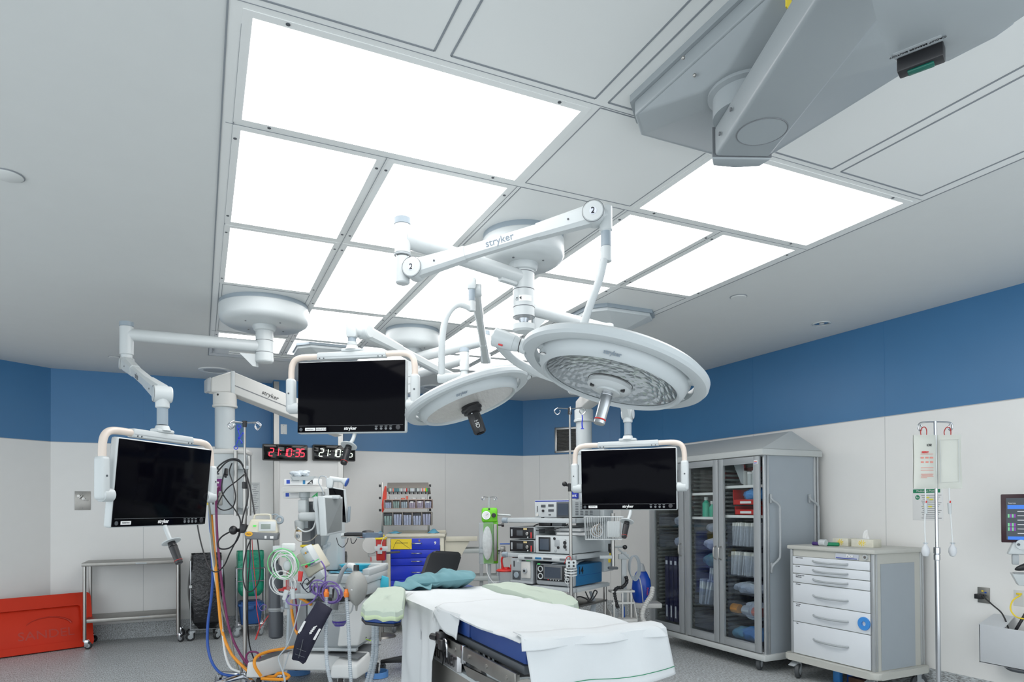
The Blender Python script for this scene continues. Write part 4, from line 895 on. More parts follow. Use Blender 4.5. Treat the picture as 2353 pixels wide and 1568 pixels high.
# ---- left supply boom
pc = P(517, 1000, 5.7)
t = thing('equipment_boom', 'white supply boom at left with a long box arm and hanging service column', 'ceiling boom', (pc.x, pc.y, ZC))
pedestal(t, .80, 1.40, 6.18, 6.66, ZC, 2.865, 2.79, 1.1, 6.42, .07, .10)
hb = P(800, 940, 6.2); q = MB(); q.cyl((1.1, 6.42, 2.75), (1.1, 6.42, 2.28), .065, n=28); obj('upper_column', q, WHITE, t, W=True)
a0 = P(500, 882, 5.7); hx_ = Vector((pc.x, pc.y, 0)); tgt = Vector((1.1, 6.42, 0)); dd = (tgt-hx_); LL = dd.length; dd.normalize(); nn = Vector((-dd.y, dd.x, 0))
zl = P(520, 883, 5.7).z; zr = P(800, 985, 6.4).z
def sq(s_, z, h0, h1, w_): return [hx_+dd*s_-nn*w_+Vector((0, 0, z+h0)), hx_+dd*s_-nn*w_+Vector((0, 0, z+h1)), hx_+dd*s_+nn*w_+Vector((0, 0, z+h1)), hx_+dd*s_+nn*w_+Vector((0, 0, z+h0))]
q = MB(); q.hull(sq(.05, zl, -.085, .10, .075), sq(LL+.1, zr, -.085, .10, .075), bev=.008); ba = obj('box_arm', q, WHITE2, t, W=True)
q = MB(); q.hull(sq(.06, zl, -.022, -.014, .077), sq(LL+.1, zr, -.022, -.014, .077)); obj('arm_groove', q, MGREY, ba, W=True)
q = MB(); q.hull(sq(.03, zl, -.09, .105, .079), sq(.06, zl, -.09, .105, .079), bev=.004); obj('edge_band', q, WHITE, ba, W=True)
q = MB(); q.hull(sq(-.13, zl, -.09, .03, .06), sq(.04, zl, -.09, .105, .075), bev=.02); obj('arm_head', q, WHITE2, t, W=True)
q = MB(); q.hull(sq(-.155, zl, -.085, .02, .055), sq(-.125, zl, -.088, .04, .06), bev=.01); obj('end_cap', q, LGREY, t, W=True)
mid = hx_+dd*.36-nn*.078; sl = Vector((dd.x*LL, dd.y*LL, zr-zl)).normalized()
text('stryker', .052, BLACK, ba, face(Vector((mid.x, mid.y, zl+(zr-zl)*.36/LL+.045)), sl, (0, 0, 1)), W=True, name='logo')
q = MB(); q.lathe([(.085, zl-.08), (.095, zl-.085), (.095, zl-.18), (.10, zl-.185), (.10, zl-.20), (.08, zl-.205)], Matrix.Translation((pc.x, pc.y, 0)), n=40); obj('collar', q, WHITE2, t, W=True)
q = MB(); q.sph((pc.x, pc.y, 0)+Vector((0, 0, 0)) if False else Vector((pc.x, pc.y, zl-.105))-CFWD*.09-CRIGHT*.02, .01, 6); obj('lock_screw', q, BLACK, t, W=True)
zs = P(517, 1042, 5.7).z; ze = P(517, 1183, 5.7).z
q = MB(); q.cyl((pc.x, pc.y, zl-.15), (pc.x, pc.y, zs-.02), .080, n=12); obj('column', q, PAINT, t, W=True)
SM = Matrix.Translation((pc.x, pc.y, 0)) @ Matrix.Rotation(-YAW+R(12), 4, 'Z')
def sb(x0, x1, y0, y1, z0, z1, m, name, par, bev=.004):
    q = MB(); q.bx(x0, x1, y0, y1, z0, z1, bev); bmesh.ops.transform(q.bm, matrix=SM, verts=q.bm.verts); return obj(name, q, m, par, W=True)
hd2 = sb(-.10, .19, -.11, .13, ze, zs-.01, PAINT, 'service_head', t, .012)
sb(-.115, .205, -.125, .14, zs-.015, zs+.03, WHITE2, 'head_cap', hd2, .02)
for x, z, w_, h_, m_, nm in ((-.03, P(1, 1087, 5.6).z, .06, .09, CARD, 'white_outlet'), (-.03, P(1, 1118, 5.6).z, .06, .10, mat('purple_plate', (.17, .01, .16), .4), 'purple_outlet'), (-.03, P(1, 1150, 5.6).z, .06, .105, STEEL2, 'steel_outlet')):
    oo = sb(x-w_/2, x+w_/2, -.117, -.108, z-h_/2, z+h_/2, m_, nm, hd2, .003)
    for dz in (-.02, .02):
        q = MB(); c = SM @ Vector((x, -.117, z+dz)); q.cyl(c, c-(SM.to_3x3() @ Vector((0, .008, 0))), .008, n=10); obj('socket', q, DGREY if nm != 'purple_outlet' else STEEL, oo, W=True)
yo = sb(-.125, -.10, -.09, -.03, P(1, 1164, 5.6).z, P(1, 1137, 5.6).z, YELLOW, 'yellow_outlet', hd2, .003)
for x in (.115, .215):
    q = MB(); c0 = SM @ Vector((x, -.16 if x < .2 else -.12, ze-.01)); q.cyl(c0, c0+Vector((0, 0, zs-ze+.02 if x < .2 else zs-ze-.02)), .0165, n=16); obj('rail_tube', q, STEEL, t, W=True)
q = MB(); c0 = SM @ Vector((.165, -.13, zs-.13)); q.box(c0, (.10, .04, .03), .004, Matrix.Rotation(-YAW, 3, 'Z')); obj('rail_bracket', q, PAINT, t, W=True)
for z_ in (.06, .40):
    q = MB(); c0 = SM @ Vector((.165, -.125, ze+z_)); q.box(c0, (.10, .04, .02), .004, Matrix.Rotation(-YAW, 3, 'Z')); obj('rail_bracket', q, PAINT, t, W=True)
# ================================================================ WALL THINGS
def seg7(ch, parent, x, z, hgt, m, y):
    """one seven-segment figure"""
    on = {'0': 'abcdef', '1': 'bc', '2': 'abged', '5': 'afgcd', '3': 'abgcd'}[ch]; w_ = hgt*.5; s_ = .16*hgt; tk = hgt*.11
    q = MB(); sh = lambda zz: x+(zz-z)*.12
    for k, (cx_, cz_, hor) in dict(a=(0, hgt/2, 1), g=(0, 0, 1), d=(0, -hgt/2, 1), b=(w_/2, hgt/4, 0), c=(w_/2, -hgt/4, 0), f=(-w_/2, hgt/4, 0), e=(-w_/2, -hgt/4, 0)).items():
        if k in on: q.box((sh(z+cz_)+cx_, y, z+cz_), ((w_-tk, .002, tk) if hor else (tk, .002, hgt/2-tk*.6)), rot=None if hor else Matrix.Rotation(.12, 3, 'Y'))
    return obj('digit', q, m, parent)
for x0, x1, lb, c_ in ((.65, 1.15, 'digital wall clock with red figures on the pillar behind the supply boom', (1, .03, .06)), (1.21, 1.71, 'digital wall clock with white figures, right of the red one', (.85, 1, .85))):
    zc = 2.07 if x0 < 1 else 2.08
    t = thing('digital_clock', lb, 'clock', ((x0+x1)/2, 8.14, zc), group='digital clocks on the pillar'); hx = (x1-x0)/2
    q = MB(); q.bx(-hx, hx, -.005, .06, -.095, .095, .012); obj('case', q, mat('clock_bronze', (.05, .048, .045), .4), t)
    q = MB(); q.bx(-hx+.012, hx-.012, -.009, -.004, -.083, .083, .004); fc = obj('window', q, CLOCKFACE, t)
    m_ = emis('led_red' if x0 < 1 else 'led_white', c_, 2.2 if x0 < 1 else 1.3); X = -.155
    for ch in '21:10:35':
        if ch == ':':
            q = MB(); q.box((X-.008, -.0105, .02), (.009, .002, .009)); q.box((X-.012, -.0105, -.02), (.009, .002, .009)); obj('colon', q, m_, fc); X += .032
        else: seg7(ch, fc, X, 0, .088, m_, -.0105); X += .056
def plate(name, lb, cat, c, n, w_, h_, m, extra=None, th=.006):
    """flat cover plate on a wall; n points into the room"""
    n = Vector(n).normalized(); M = face(c, Vector((0, 0, 1)).cross(n), (0, 0, 1)); t = thing(name, lb, cat, M=M)
    q = MB(); q.bx(-w_/2, w_/2, -h_/2, h_/2, 0, th, .002); obj('cover_plate', q, m, t)
    for z in (-h_*.4, h_*.4): q = MB(); q.cyl((0, z, th), (0, z, th+.002), .004, n=8); obj('screw_head', q, MGREY, t)
    return t
plate('wall_plate', 'blank white cover plate high on the pillar above the red clock', 'wall plate', (PY(652, 987, 8.2).x, 8.2, PY(652, 987, 8.2).z), (0, -1, 0), .07, .115, CARD)
plate('wall_plate', 'blank white cover plate just below the bottom edge of the middle monitor', 'wall plate', (PY(764, 990, 8.2).x, 8.2, PY(764, 990, 8.2).z), (0, -1, 0), .07, .115, CARD)
c = PY(190, 1151, YB); t = plate('wall_plate', 'steel wall plate with two small latches left of the far left monitor', 'wall plate', c, (0, -1, 0), .145, .20, STEEL2)
for x, y, a in ((-.035, .05, .9), (.01, .02, -.25)):
    q = MB(); q.cyl((x, y, .004), (x, y, .03), .014, n=16); q.box((x+.02, y-.01, .03), (.05, .012, .008), .003, Matrix.Rotation(a, 3, 'Z')); obj('latch', q, STEEL, t)
c = PY(587, 1146, YB); t = thing('printed_list', 'narrow printed list on the wall behind the rear steel rail tube', 'paper', M=face(c-Vector((0, .002, 0)), (1, 0, 0), (0, 0, 1)))
q = MB(); q.bx(-.05, .05, -.19, .19, 0, .001); pg_ = obj('page', q, CARD, t)
q = MB()
for k in range(16): q.bx(-.04+.01*(k % 3), .035-.01*(k % 4), .17-k*.022-.003, .17-k*.022+.003, .001, .0014)
obj('print_lines', q, MGREY, pg_)
# vent on the angled wall
va, vb = Vector((*RC, 0)), Vector((*RC2, 0)); vd = (vb-va).normalized(); vn = Vector((vd.y, -vd.x, 0)) if Vector((vd.y, -vd.x, 0)).dot(CFWD) < 0 else Vector((-vd.y, vd.x, 0))
def onw(px, py):
    v, f_ = ray(px, py); k = (va-O).dot(vn)/v.dot(vn); return O+v*k
c = (onw(1278, 982)+onw(1330, 1041))/2; ww = (onw(1330, 1000)-onw(1278, 1000)).length*1.1; hh = onw(1278, 982).z-onw(1278, 1040).z
t = thing('wall_vent', 'square steel louvred vent low in the blue band of the angled wall', 'vent', M=face(c, Vector((0, 0, 1)).cross(vn), (0, 0, 1)))
q = MB(); q.bx(-ww/2+.01, ww/2-.01, -hh/2+.01, hh/2-.01, .0, .004); obj('dark_opening', q, BLACK, t)
q = MB()
for s_ in (-1, 1): q.bx(s_*(ww/2-.03), s_*ww/2, -hh/2, hh/2, 0, .016, .003); q.bx(-ww/2, ww/2, s_*(hh/2-.03), s_*hh/2, 0, .016, .003)
obj('frame', q, STEEL, t)
for k in range(15):
    q = MB(); y = -hh/2+.03+(hh-.06)*(k+.5)/15; q.box((0, y, .009), (ww-.05, .012, .002), rot=Matrix.Rotation(.7, 3, 'X')); obj('louvre', q, STEEL2, t)
# ================================================================ LEFT SIDE
# orange mat leaning on the angled wall
pr = PZ(213, 1484, 0); pr = Vector((pr.x, pr.y, 0)); pl = PZ(0, 1513, 0); dL = (Vector((pl.x, pl.y, 0))-pr).normalized(); dN = Vector((dL.y, -dL.x, 0)); dN = dN if dN.dot(CFWD) > 0 else -dN
Lm, Hm = 1.0, .56; upv = (Vector((0, 0, 1))*.97+dN*.24).normalized(); Mm = Matrix((-dL, upv, (-dL).cross(upv))).transposed().to_4x4(); Mm = Matrix.Translation(pr+dL*Lm) @ Mm
t = thing('transfer_board', 'bright orange-red moulded board leaning on the wall beside the steel table', 'transfer board', M=Mm)
def rrect(x0, x1, y0, y1, r, n=5):
    o_ = []
    for cx_, cy_, a in ((x1-r, y1-r, 0), (x0+r, y1-r, 90), (x0+r, y0+r, 180), (x1-r, y0+r, 270)):
        for k in range(n+1): o_.append((cx_+r*math.cos(R(a+90*k/n)), cy_+r*math.sin(R(a+90*k/n))))
    return o_
q = MB(); q.prism(rrect(0, Lm, 0, Hm, .05), .025, bev=.004); q.prism(rrect(.01, Lm-.01, Hm-.10, Hm-.0, .04), .05, bev=.006); obj('board', q, ORANGERED, t)
q = MB(); ou = rrect(.0, Lm, 0, Hm, .05); ii = rrect(.10, Lm-.10, .07, Hm-.13, .03)
bm_ = q.bm; A_ = [bm_.verts.new((x, y, .055)) for x, y in ou]; B_ = [bm_.verts.new((x, y, .055)) for x, y in ii]; C_2 = [bm_.verts.new((x, y, .02)) for x, y in ii]; D_ = [bm_.verts.new((x, y, .02)) for x, y in ou]
for i in range(len(ou)):
    j = (i+1) % len(ou)
    for a, b2 in ((A_, B_), (B_, C_2), (D_, A_)): bm_.faces.new([a[i], a[j], b2[j], b2[i]])
obj('raised_rim', q, ORANGERED, t)
MARK = mat('board_mark', (.45, .025, .01), .4)
text('SANDEL', .12, MARK, t, Matrix.Translation((Lm-.40, .17, .0262)), name='lettering', sx=1.1, ext=.0006)
q = MB(); q.tube([(Lm-.38+.20*math.cos(R(a)), .24+.10*math.sin(R(a)), .026) for a in range(12, 168, 12)], [.012, .003], 8); obj('arc_mark', q, MARK, t)
# steel table
x0, x1 = PY(187, 1297, 7.98).x, PY(415, 1290, 7.98).x
t = thing('steel_table', 'stainless steel work table on castors with one low shelf, against the left wall', 'table', ((x0+x1)/2, 8.20, 0)); hx = (x1-x0)/2; y0 = -.22; zt = .875
q = MB(); q.bx(-hx, hx, y0, .23, zt-.035, zt, .003); tp = obj('table_top', q, STEEL2, t)
q = MB(); q.bx(.03, .13, y0-.002, y0+.001, zt-.028, zt-.012); obj('label_sticker', q, LGREY, tp)
q = MB(); q.bx(-hx+.03, hx-.03, y0+.02, .20, .262, .30, .003); lw = obj('lower_shelf', q, STEEL2, t)
q = MB(); q.bx(.06, .16, y0+.018, y0+.021, .29, .298); obj('label_sticker', q, LGREY, lw)
for sx_ in (-1, 1):
    for y in (y0+.02, .20):
        q = MB(); q.cyl((sx_*(hx-.025), y, .10), (sx_*(hx-.025), y, zt-.03), .0165, n=18); lg = obj('leg', q, STEEL, t)
        caster(t, sx_*(hx-.025), y, .038, .105, BLACK, CHROME, ang=-.6 if sx_ > 0 else -.2, wd=.022)
# bag carts
def bagcart(x0, x1, yf, yb, lb, bagm, zr, kind):
    t = thing('bag_cart', lb, 'waste cart', ((x0+x1)/2, (yf+yb)/2, 0), group='wire carts for waste bags'); hx, hy = (x1-x0)/2, (yb-yf)/2
    for sx_ in (-1, 1):
        for sy_ in (-1, 1):
            q = MB(); q.cyl((sx_*hx, sy_*hy, .12), (sx_*hx, sy_*hy, zr), .0075, n=10); obj('upright', q, CHROME, t)
            caster(t, sx_*hx*.82, sy_*hy*.9, .045, .115, BLACK if kind else MGREY, LGREY, ang=R(200+20*sx_), wd=.022)
    for z in ((.12, zr, zr-.14) if not kind else (.12,)):
        q = MB(); q.tube([(-hx, -hy, z), (hx, -hy, z), (hx, hy, z), (-hx, hy, z)], .006, 8, close=True); obj('wire_ring', q, CHROME, t)
    for y in (-hy*.4, hy*.1, hy*.6):
        q = MB(); q.cyl((-hx, y, .12), (hx, y, .12), .004, n=8); obj('floor_wire', q, CHROME, t)
    return t, hx, hy
t, hx, hy = bagcart(-.09, .22, 7.97, 8.30, 'chrome wire cart holding a full black waste bag right of the steel table', BAGBLK, .86, 1)
q = MB(); q.lathe([(0, 0)], n=3) if False else None
random.seed(3)
def bag(hx, hy, z0, z1, bul, m, name, lb, cat, loc, grp=None, closed=True, cuff=.1, pinch=1.0):
    q = MB(); nu, nv = 44, 26
    def fn(u, v):
        a = 2*math.pi*u; ca, sa = math.cos(a), math.sin(a); k = 1/max(abs(ca), abs(sa))**.75
        z = z1-(z1-z0)*v
        b_ = 1+bul*math.sin(math.pi*min(1, v*1.15))**1.2*(1+.10*math.sin(5*a+7*v))
        if v > .82: b_ *= 1-(1-pinch*.45)*((v-.82)/.18)**2
        f_ = 1+.02*math.sin(23*a)*v
        return Vector((hx*ca*k*b_*f_, hy*sa*k*b_*f_, z))
    q.grid(fn, nu, nv)
    q.grid(lambda u, v: fn(u, 0)*(1 if v == 0 else 1)+Vector(((fn(u, 0).x)*.05*math.sin(math.pi*v+.3), (fn(u, 0).y)*.05*math.sin(math.pi*v+.3), .012-cuff*v)), nu, 3)
    if closed: q.grid(lambda u, v: Vector((fn(u, 1).x*(1-v), fn(u, 1).y*(1-v), z0)), nu, 2)
    q.grid(lambda u, v: Vector((fn(u, 0).x*(1-.08*v), fn(u, 0).y*(1-.08*v), z1+.012-.15*v)), nu, 3)
    q.grid(lambda u, v: Vector((fn(u, 0).x*.92*(1-v), fn(u, 0).y*.92*(1-v), z1-.14)), nu, 2)
    bmesh.ops.remove_doubles(q.bm, verts=q.bm.verts, dist=.0005)
    return solo(name, q, m, lb, cat, loc=loc, group=grp)
bag(hx*.98, hy*.98, .10, .915, .22, BAGBLK, 'waste_bag', 'big bulging black waste bag in the wire cart beside the steel table', 'waste bag', (.065, 8.135, 0), cuff=.10)
q = MB(); q.box((.075, 7.92, .42), (.27, .012, .44), .004); solo('folded_bag', q, BAGBLK, 'flat black folded bag panel hanging on the front of the left wire cart', 'waste bag')
for s_ in (0,):
    q = MB(); q.box((-.09, 7.955, .585), (.03, .02, .03), .004); solo('wire_clip', q, CARD, 'small white clip on the left upright of the black bag cart', 'clip')
t, hx, hy = bagcart(.37, .66, 7.97, 8.26, 'chrome wire cart holding a green waste bag and a blue tub', BAGGRN, .755, 0)
bag(hx*.97, hy*.97, .44, .93, .02, BAGGRN, 'waste_bag', 'green waste bag hanging in the narrow wire cart', 'waste bag', (.515, 8.115, 0), cuff=.12, pinch=1.5)
q = MB(); q.hull([(x, y, .132) for x, y in rrect(-.10, .10, -.11, .11, .02)], [(x, y, .34) for x, y in rrect(-.125, .125, -.135, .135, .025)]); q.prism(rrect(-.14, .14, -.15, .15, .03), .025, Matrix.Translation((0, 0, .335)), bev=.003); q.prism(rrect(-.11, .11, -.12, .12, .02), .02, Matrix.Translation((0, 0, .358)), bev=.003); q.box((0, -.145, .32), (.06, .03, .05), .006)
solo('storage_tub', q, TUBBLUE, 'dark blue lidded tub standing in the bottom of the green bag cart', 'tub', loc=(.515, 8.115, 0))
# black bag in a bin behind the anaesthesia machine
pb2 = P(765, 1310, 7.3); t = bag(.13, .15, .005, P(1, 1277, 7.3).z, .06, BAGBLK, 'waste_bag', 'black waste bag partly hidden behind the anaesthesia machine', 'waste bag', (pb2.x, pb2.y, 0), cuff=.15)
t.matrix_basis = t.matrix_basis @ Matrix.Rotation(-YAW, 4, 'Z')
# ---- IV pole with pump, left
dp = 5.35; pv = P(563, 1500, dp); t = thing('drip_pole', 'tall steel pole with four looped hooks carrying the infusion pump at left', 'pole', (pv.x, pv.y, 0), -YAW)
zt = P(563, 975, dp).z; zm = P(563, 1115, dp).z; zl_ = P(563, 1235, dp).z
q = MB(); q.cyl((0, 0, .12), (0, 0, zm), .0155, n=18); obj('lower_tube', q, STEEL, t); q = MB(); q.cyl((0, 0, zm), (0, 0, zt), .0095, n=14); obj('upper_tube', q, STEEL, t)
hooks(t, zt+.01, .0042, arms=((1, -.05), (-1, -.05), (.7, .6), (-.6, -.7)), L=.135, lr=.024)
q = MB(); q.cyl((0, 0, zt-.025), (0, 0, zt+.025), .015, .020, n=14); obj('hook_hub', q, BLACK, t)
q = MB(); q.cyl((0, 0, zm-.03), (0, 0, zm+.025), .021, n=12, bev=.004); obj('height_collar', q, BLACK, t)
q = MB(); q.cyl((0, 0, .02), (0, 0, .16), .034, n=24, bev=.004); q.torus((0, 0, .12), .035, .004, n=28); obj('base_hub', q, CHROME, t)
for a in (5, 80, 155, 235, 305):
    q = MB(); v = Matrix.Rotation(R(a), 3, 'Z') @ Vector((1, 0, 0)); q.hull([v*.02+Vector((-v.y, v.x, 0))*.025+Vector((0, 0, .07)), v*.29+Vector((-v.y, v.x, 0))*.015+Vector((0, 0, .07)), v*.29-Vector((-v.y, v.x, 0))*.015+Vector((0, 0, .07)), v*.02-Vector((-v.y, v.x, 0))*.025+Vector((0, 0, .07))],
        [v*.02+Vector((-v.y, v.x, 0))*.02+Vector((0, 0, .11)), v*.29+Vector((-v.y, v.x, 0))*.012+Vector((0, 0, .09)), v*.29-Vector((-v.y, v.x, 0))*.012+Vector((0, 0, .09)), v*.02-Vector((-v.y, v.x, 0))*.02+Vector((0, 0, .11))], bev=.003); obj('foot', q, CHROME, t)
    caster(t, v.x*.27, v.y*.27, .03, .075, BLACK, CHROME, ang=R(a), wd=.018)
# infusion pump
pz = P(605, 1212, 5.2); t = thing('infusion_pump', 'cream infusion pump with grey base and green-grey screen clamped to the left pole', 'infusion pump', pz, -YAW+R(14))
q = MB(); q.hull([(-.125, -.07, -.04), (.115, -.07, -.05), (.115, .08, -.05), (-.125, .08, -.04)], [(-.085, -.045, .065), (.095, -.035, .055), (.095, .07, .06), (-.085, .07, .065)], bev=.014); obj('body', q, CREAM, t)
q = MB(); q.hull([(-.125, -.078, -.088), (.11, -.078, -.10), (.11, .08, -.10), (-.125, .08, -.088)], [(-.128, -.078, -.03), (.118, -.078, -.048), (.118, .08, -.048), (-.128, .08, -.03)], bev=.008); bs = obj('base', q, MGREY, t)
q = MB(); q.cyl((-.095, -.079, -.048), (-.095, -.083, -.048), .022, n=24); bmesh.ops.scale(q.bm, vec=(1.25, 1, .85), space=Matrix.Translation((.095, 0, .048)), verts=q.bm.verts); bd = obj('oval_badge', q, mat('amber_badge', (.75, .38, .02), .5), bs)
text('Alaris', .015, BLACK, bd, FR(-.095, -.0842, -.048), name='badge_text')
q = MB(); q.box((.025, -.080, -.075), (.015, .002, .022)); q.box((.07, -.080, -.077), (.025, .002, .020)); obj('sticker', q, PAPER, bs)
ft = Matrix.Rotation(R(-14), 3, 'X')
q = MB(); q.box((.035, -.0605, .008), (.125, .004, .075), .002, ft); pn = obj('keypad_panel', q, WHITE, t)
q = MB(); q.box((.025, -.064, .006), (.07, .003, .040), .001, ft); obj('screen', q, LCD, pn)
for k in range(3):
    for j in range(4): q = MB(); q.box((.072+.009*k, -.063+.0025*j*.9, -.018+.012*j), (.006, .004, .006), .001, ft); obj('key', q, GREYCAP, pn)
text('060', .016, mat('green_sticker_text', (.02, .75, .05), .5), t, face((-.055, -.071, .012), (1, 0, 0), (0, .25, 1)), name='number_sticker', bold=.001)
q = MB(); q.tube([(-.07, .02, .06), (-.065, .02, .09), (-.04, .02, .098), (.03, .02, .098), (.05, .02, .09), (.055, .02, .055)], .0075, 10, smooth=4); obj('carry_handle', q, CREAM, t)
q = MB(); q.cyl((-.16, .05, -.01), (-.10, .05, -.01), .028, n=16, bev=.004); q.box((-.15, .05, -.01), (.05, .07, .07), .01); obj('pole_clamp', q, BLACK, t)
q = MB(); q.torus((.115, .03, .055), .026, .010, Matrix.Rotation(R(80), 3, 'X'), n=24); q.tube([(.115, .03, .08), (.09, .03, .10), (.06, .03, .095)], .006, 8, smooth=3); obj('cord_hook', q, GREYCAP, t)
# blue clamp chain from the hook
q = MB(); P0 = P(549, 985, 5.3)
def cl(a, b_, r=.0035): q.tube([P(*a, 5.3), P(*b_, 5.3)], r, 6)
cl((546, 985), (552, 1006)); cl((558, 994), (549, 1010)); cl((549, 1006), (543, 1022)); cl((549, 1007), (557, 1018)); cl((557, 1018), (553, 1019)); cl((558, 994), (560, 998)); cl((545, 989), (550, 987))
q.torus(P(549, 981, 5.3), .014, .003, Matrix.Rotation(R(90), 3, 'X'), n=20); q.torus(P(542, 1029, 5.3), .014, .003, Matrix.Rotation(R(90), 3, 'X'), n=20)
q.sph(P(549, 1006, 5.3), .009, 6)
solo('blue_clamps', q, MATS['bright_blue_plastic'], 'bright blue plastic clamps hooked together on the left drip pole', 'clamp')
# black cables hung in loops round the service column
def cable(name, pts, r, m, lb, cat='cable', grp=None, k=8, n=8):
    q = MB(); q.tube([P(*p) for p in pts], r, n, smooth=k); return solo(name, q, m, lb, cat, grp)
cable('loose_cable', [(490, 1160, 5.5), (482, 1110, 5.5), (500, 1075, 5.5), (525, 1057, 5.5), (548, 1057, 5.4), (560, 1075, 5.35), (572, 1110, 5.3), (580, 1150, 5.3), (586, 1186, 5.25)], .006, BLACK, 'black cord arching over the top of the left service column')
cable('loose_cable', [(486, 1105, 5.5), (500, 1085, 5.5), (520, 1063, 5.48), (540, 1058, 5.45), (556, 1068, 5.4), (566, 1100, 5.3), (570, 1140, 5.25), (558, 1190, 5.25), (548, 1235, 5.25), (530, 1258, 5.2), (508, 1262, 5.2), (500, 1250, 5.2), (512, 1232, 5.2), (545, 1215, 5.2)], .006, BLACK, 'black cord with a wide loop below the pump clamp')
cable('loose_cable', [(520, 1078, 5.5), (512, 1100, 5.5), (510, 1130, 5.48), (525, 1155, 5.4), (540, 1172, 5.3), (552, 1196, 5.3), (548, 1230, 5.3), (528, 1272, 5.3), (515, 1300, 5.35), (497, 1315, 5.4), (480, 1303, 5.4), (465, 1260, 5.45), (455, 1215, 5.5), (451, 1180, 5.5)], .0055, BLACK, 'black cord hanging in a long loop behind the left monitor down to the bag cart')
cable('loose_cable', [(562, 1090, 5.3), (545, 1105, 5.4), (520, 1125, 5.5), (505, 1150, 5.5), (500, 1165, 5.48), (515, 1173, 5.45), (535, 1165, 5.42), (541, 1140, 5.4), (535, 1110, 5.42), (527, 1085, 5.42), (533, 1065, 5.4)], .005, BLACK, 'thinner black cord curled on the face of the left service column')
cable('loose_cable', [(575, 1238, 5.3), (574, 1290, 5.3), (570, 1340, 5.3), (569, 1420, 5.35), (573, 1480, 5.4), (585, 1520, 5.4)], .005, BLACK, 'black cord dropping straight down beside the left drip pole')
cable('loose_cable', [(591, 1236, 5.3), (597, 1290, 5.3), (596, 1330, 5.3), (583, 1356, 5.3), (566, 1357, 5.3), (558, 1320, 5.3), (565, 1270, 5.3), (576, 1240, 5.3)], .005, BLACK, 'black cord loop hanging below the infusion pump in front of the green bag')
cable('thin_lead', [(578, 1220, 5.3), (582, 1290, 5.3), (588, 1350, 5.3), (590, 1400, 5.3), (596, 1440, 5.3), (590, 1465, 5.3), (587, 1470, 5.28), (594, 1450, 5.3), (617, 1415, 5.35)], .003, RED, 'thin red lead trailing over the green bag cart')
cable('thin_lead', [(574, 1225, 5.3), (577, 1290, 5.3), (585, 1360, 5.3), (597, 1400, 5.3), (608, 1402, 5.3), (612, 1393, 5.3), (605, 1390, 5.3), (596, 1398, 5.3)], .003, PURPLE, 'thin violet lead ending in a small loop near the blue tub')
q = MB(); q.cyl(P(520, 1078, 5.49), P(519, 1092, 5.47), .014, .018, n=12); q.cyl(P(519, 1092, 5.47), P(518, 1097, 5.46), .010, n=10); solo('power_plug', q, BLACK, 'black plug end resting on the left service column', 'plug')
q = MB(); q.sph(P(536, 1219, 5.2), .032, 8, (1, .8, 1.1)); q.cyl(P(536, 1219, 5.2), P(556, 1219, 5.25), .014, n=12); solo('clamp_knob', q, BLACK, 'black clamp knob on the left drip pole beside the pump', 'clamp')
# coloured gas hoses
G_ = 'gas hoses from the left supply column'
cable('gas_hose', [(481, 1140, 5.6), (483, 1200, 5.6), (486, 1260, 5.6), (489, 1320, 5.55), (486, 1370, 5.5), (478, 1430, 5.45), (477, 1480, 5.4), (486, 1520, 5.35), (505, 1546, 5.3), (532, 1554, 5.3), (550, 1553, 5.3)], .011, BLUEH, 'blue hose sweeping out to the floor left of the drip pole', 'hose', None, k=8, n=10)
cable('gas_hose', [(484, 1165, 5.6), (490, 1240, 5.6), (497, 1320, 5.5), (503, 1390, 5.45), (510, 1450, 5.4), (530, 1500, 5.35), (556, 1530, 5.3), (583, 1550, 5.25), (625, 1556, 5.2), (640, 1548, 5.2), (655, 1549, 5.2), (664, 1555, 5.18), (650, 1562, 5.15), (600, 1560, 5.15)], .012, ORANGE, 'orange hose running from the supply column to the floor coil', 'hose')
cable('gas_hose', [(478, 1150, 5.6), (483, 1230, 5.6), (492, 1310, 5.55), (503, 1380, 5.5), (511, 1450, 5.4), (518, 1505, 5.35), (530, 1535, 5.3), (552, 1545, 5.3)], .010, CABLEW, 'white hose hanging between the blue and orange hoses', 'hose')
cable('gas_hose', [(480, 1150, 5.58), (487, 1240, 5.55), (498, 1330, 5.5), (512, 1400, 5.45), (528, 1450, 5.4), (536, 1500, 5.35), (548, 1540, 5.3)], .008, mat('olive_grey_hose', (.22, .22, .18), .5), 'grey hose hanging next to the white hose', 'hose')
cable('gas_hose', [(503, 1120, 5.5), (497, 1150, 5.55), (499, 1230, 5.55), (506, 1310, 5.5), (515, 1380, 5.45), (528, 1450, 5.4), (550, 1500, 5.35), (575, 1535, 5.3), (600, 1558, 5.25)], .010, PLUM, 'plum coloured hose from the purple outlet down to the floor', 'hose')
cable('gas_hose', [(582, 1540, 5.2), (566, 1515, 5.25), (572, 1500, 5.3), (590, 1500, 5.3), (598, 1512, 5.25), (590, 1530, 5.2), (575, 1545, 5.2)], .008, PLUM, 'plum hose loop lying by the pole foot', 'hose')
cable('gas_hose', [(600, 1555, 5.1), (585, 1530, 5.1), (590, 1510, 5.15), (620, 1497, 5.25), (660, 1490, 5.3), (700, 1478, 5.35), (680, 1450, 5.4), (670, 1400, 5.45), (674, 1370, 5.45), (690, 1375, 5.4), (715, 1390, 5.35)], .012, ORANGE, 'orange hose draped over the base of the anaesthesia machine', 'hose')
cable('gas_hose', [(676, 1360, 5.45), (682, 1400, 5.45), (680, 1440, 5.4), (686, 1460, 5.4), (700, 1480, 5.38), (640, 1495, 5.35), (600, 1505, 5.3)], .007, PLUM, 'plum hose behind the cuff on the anaesthesia machine', 'hose')

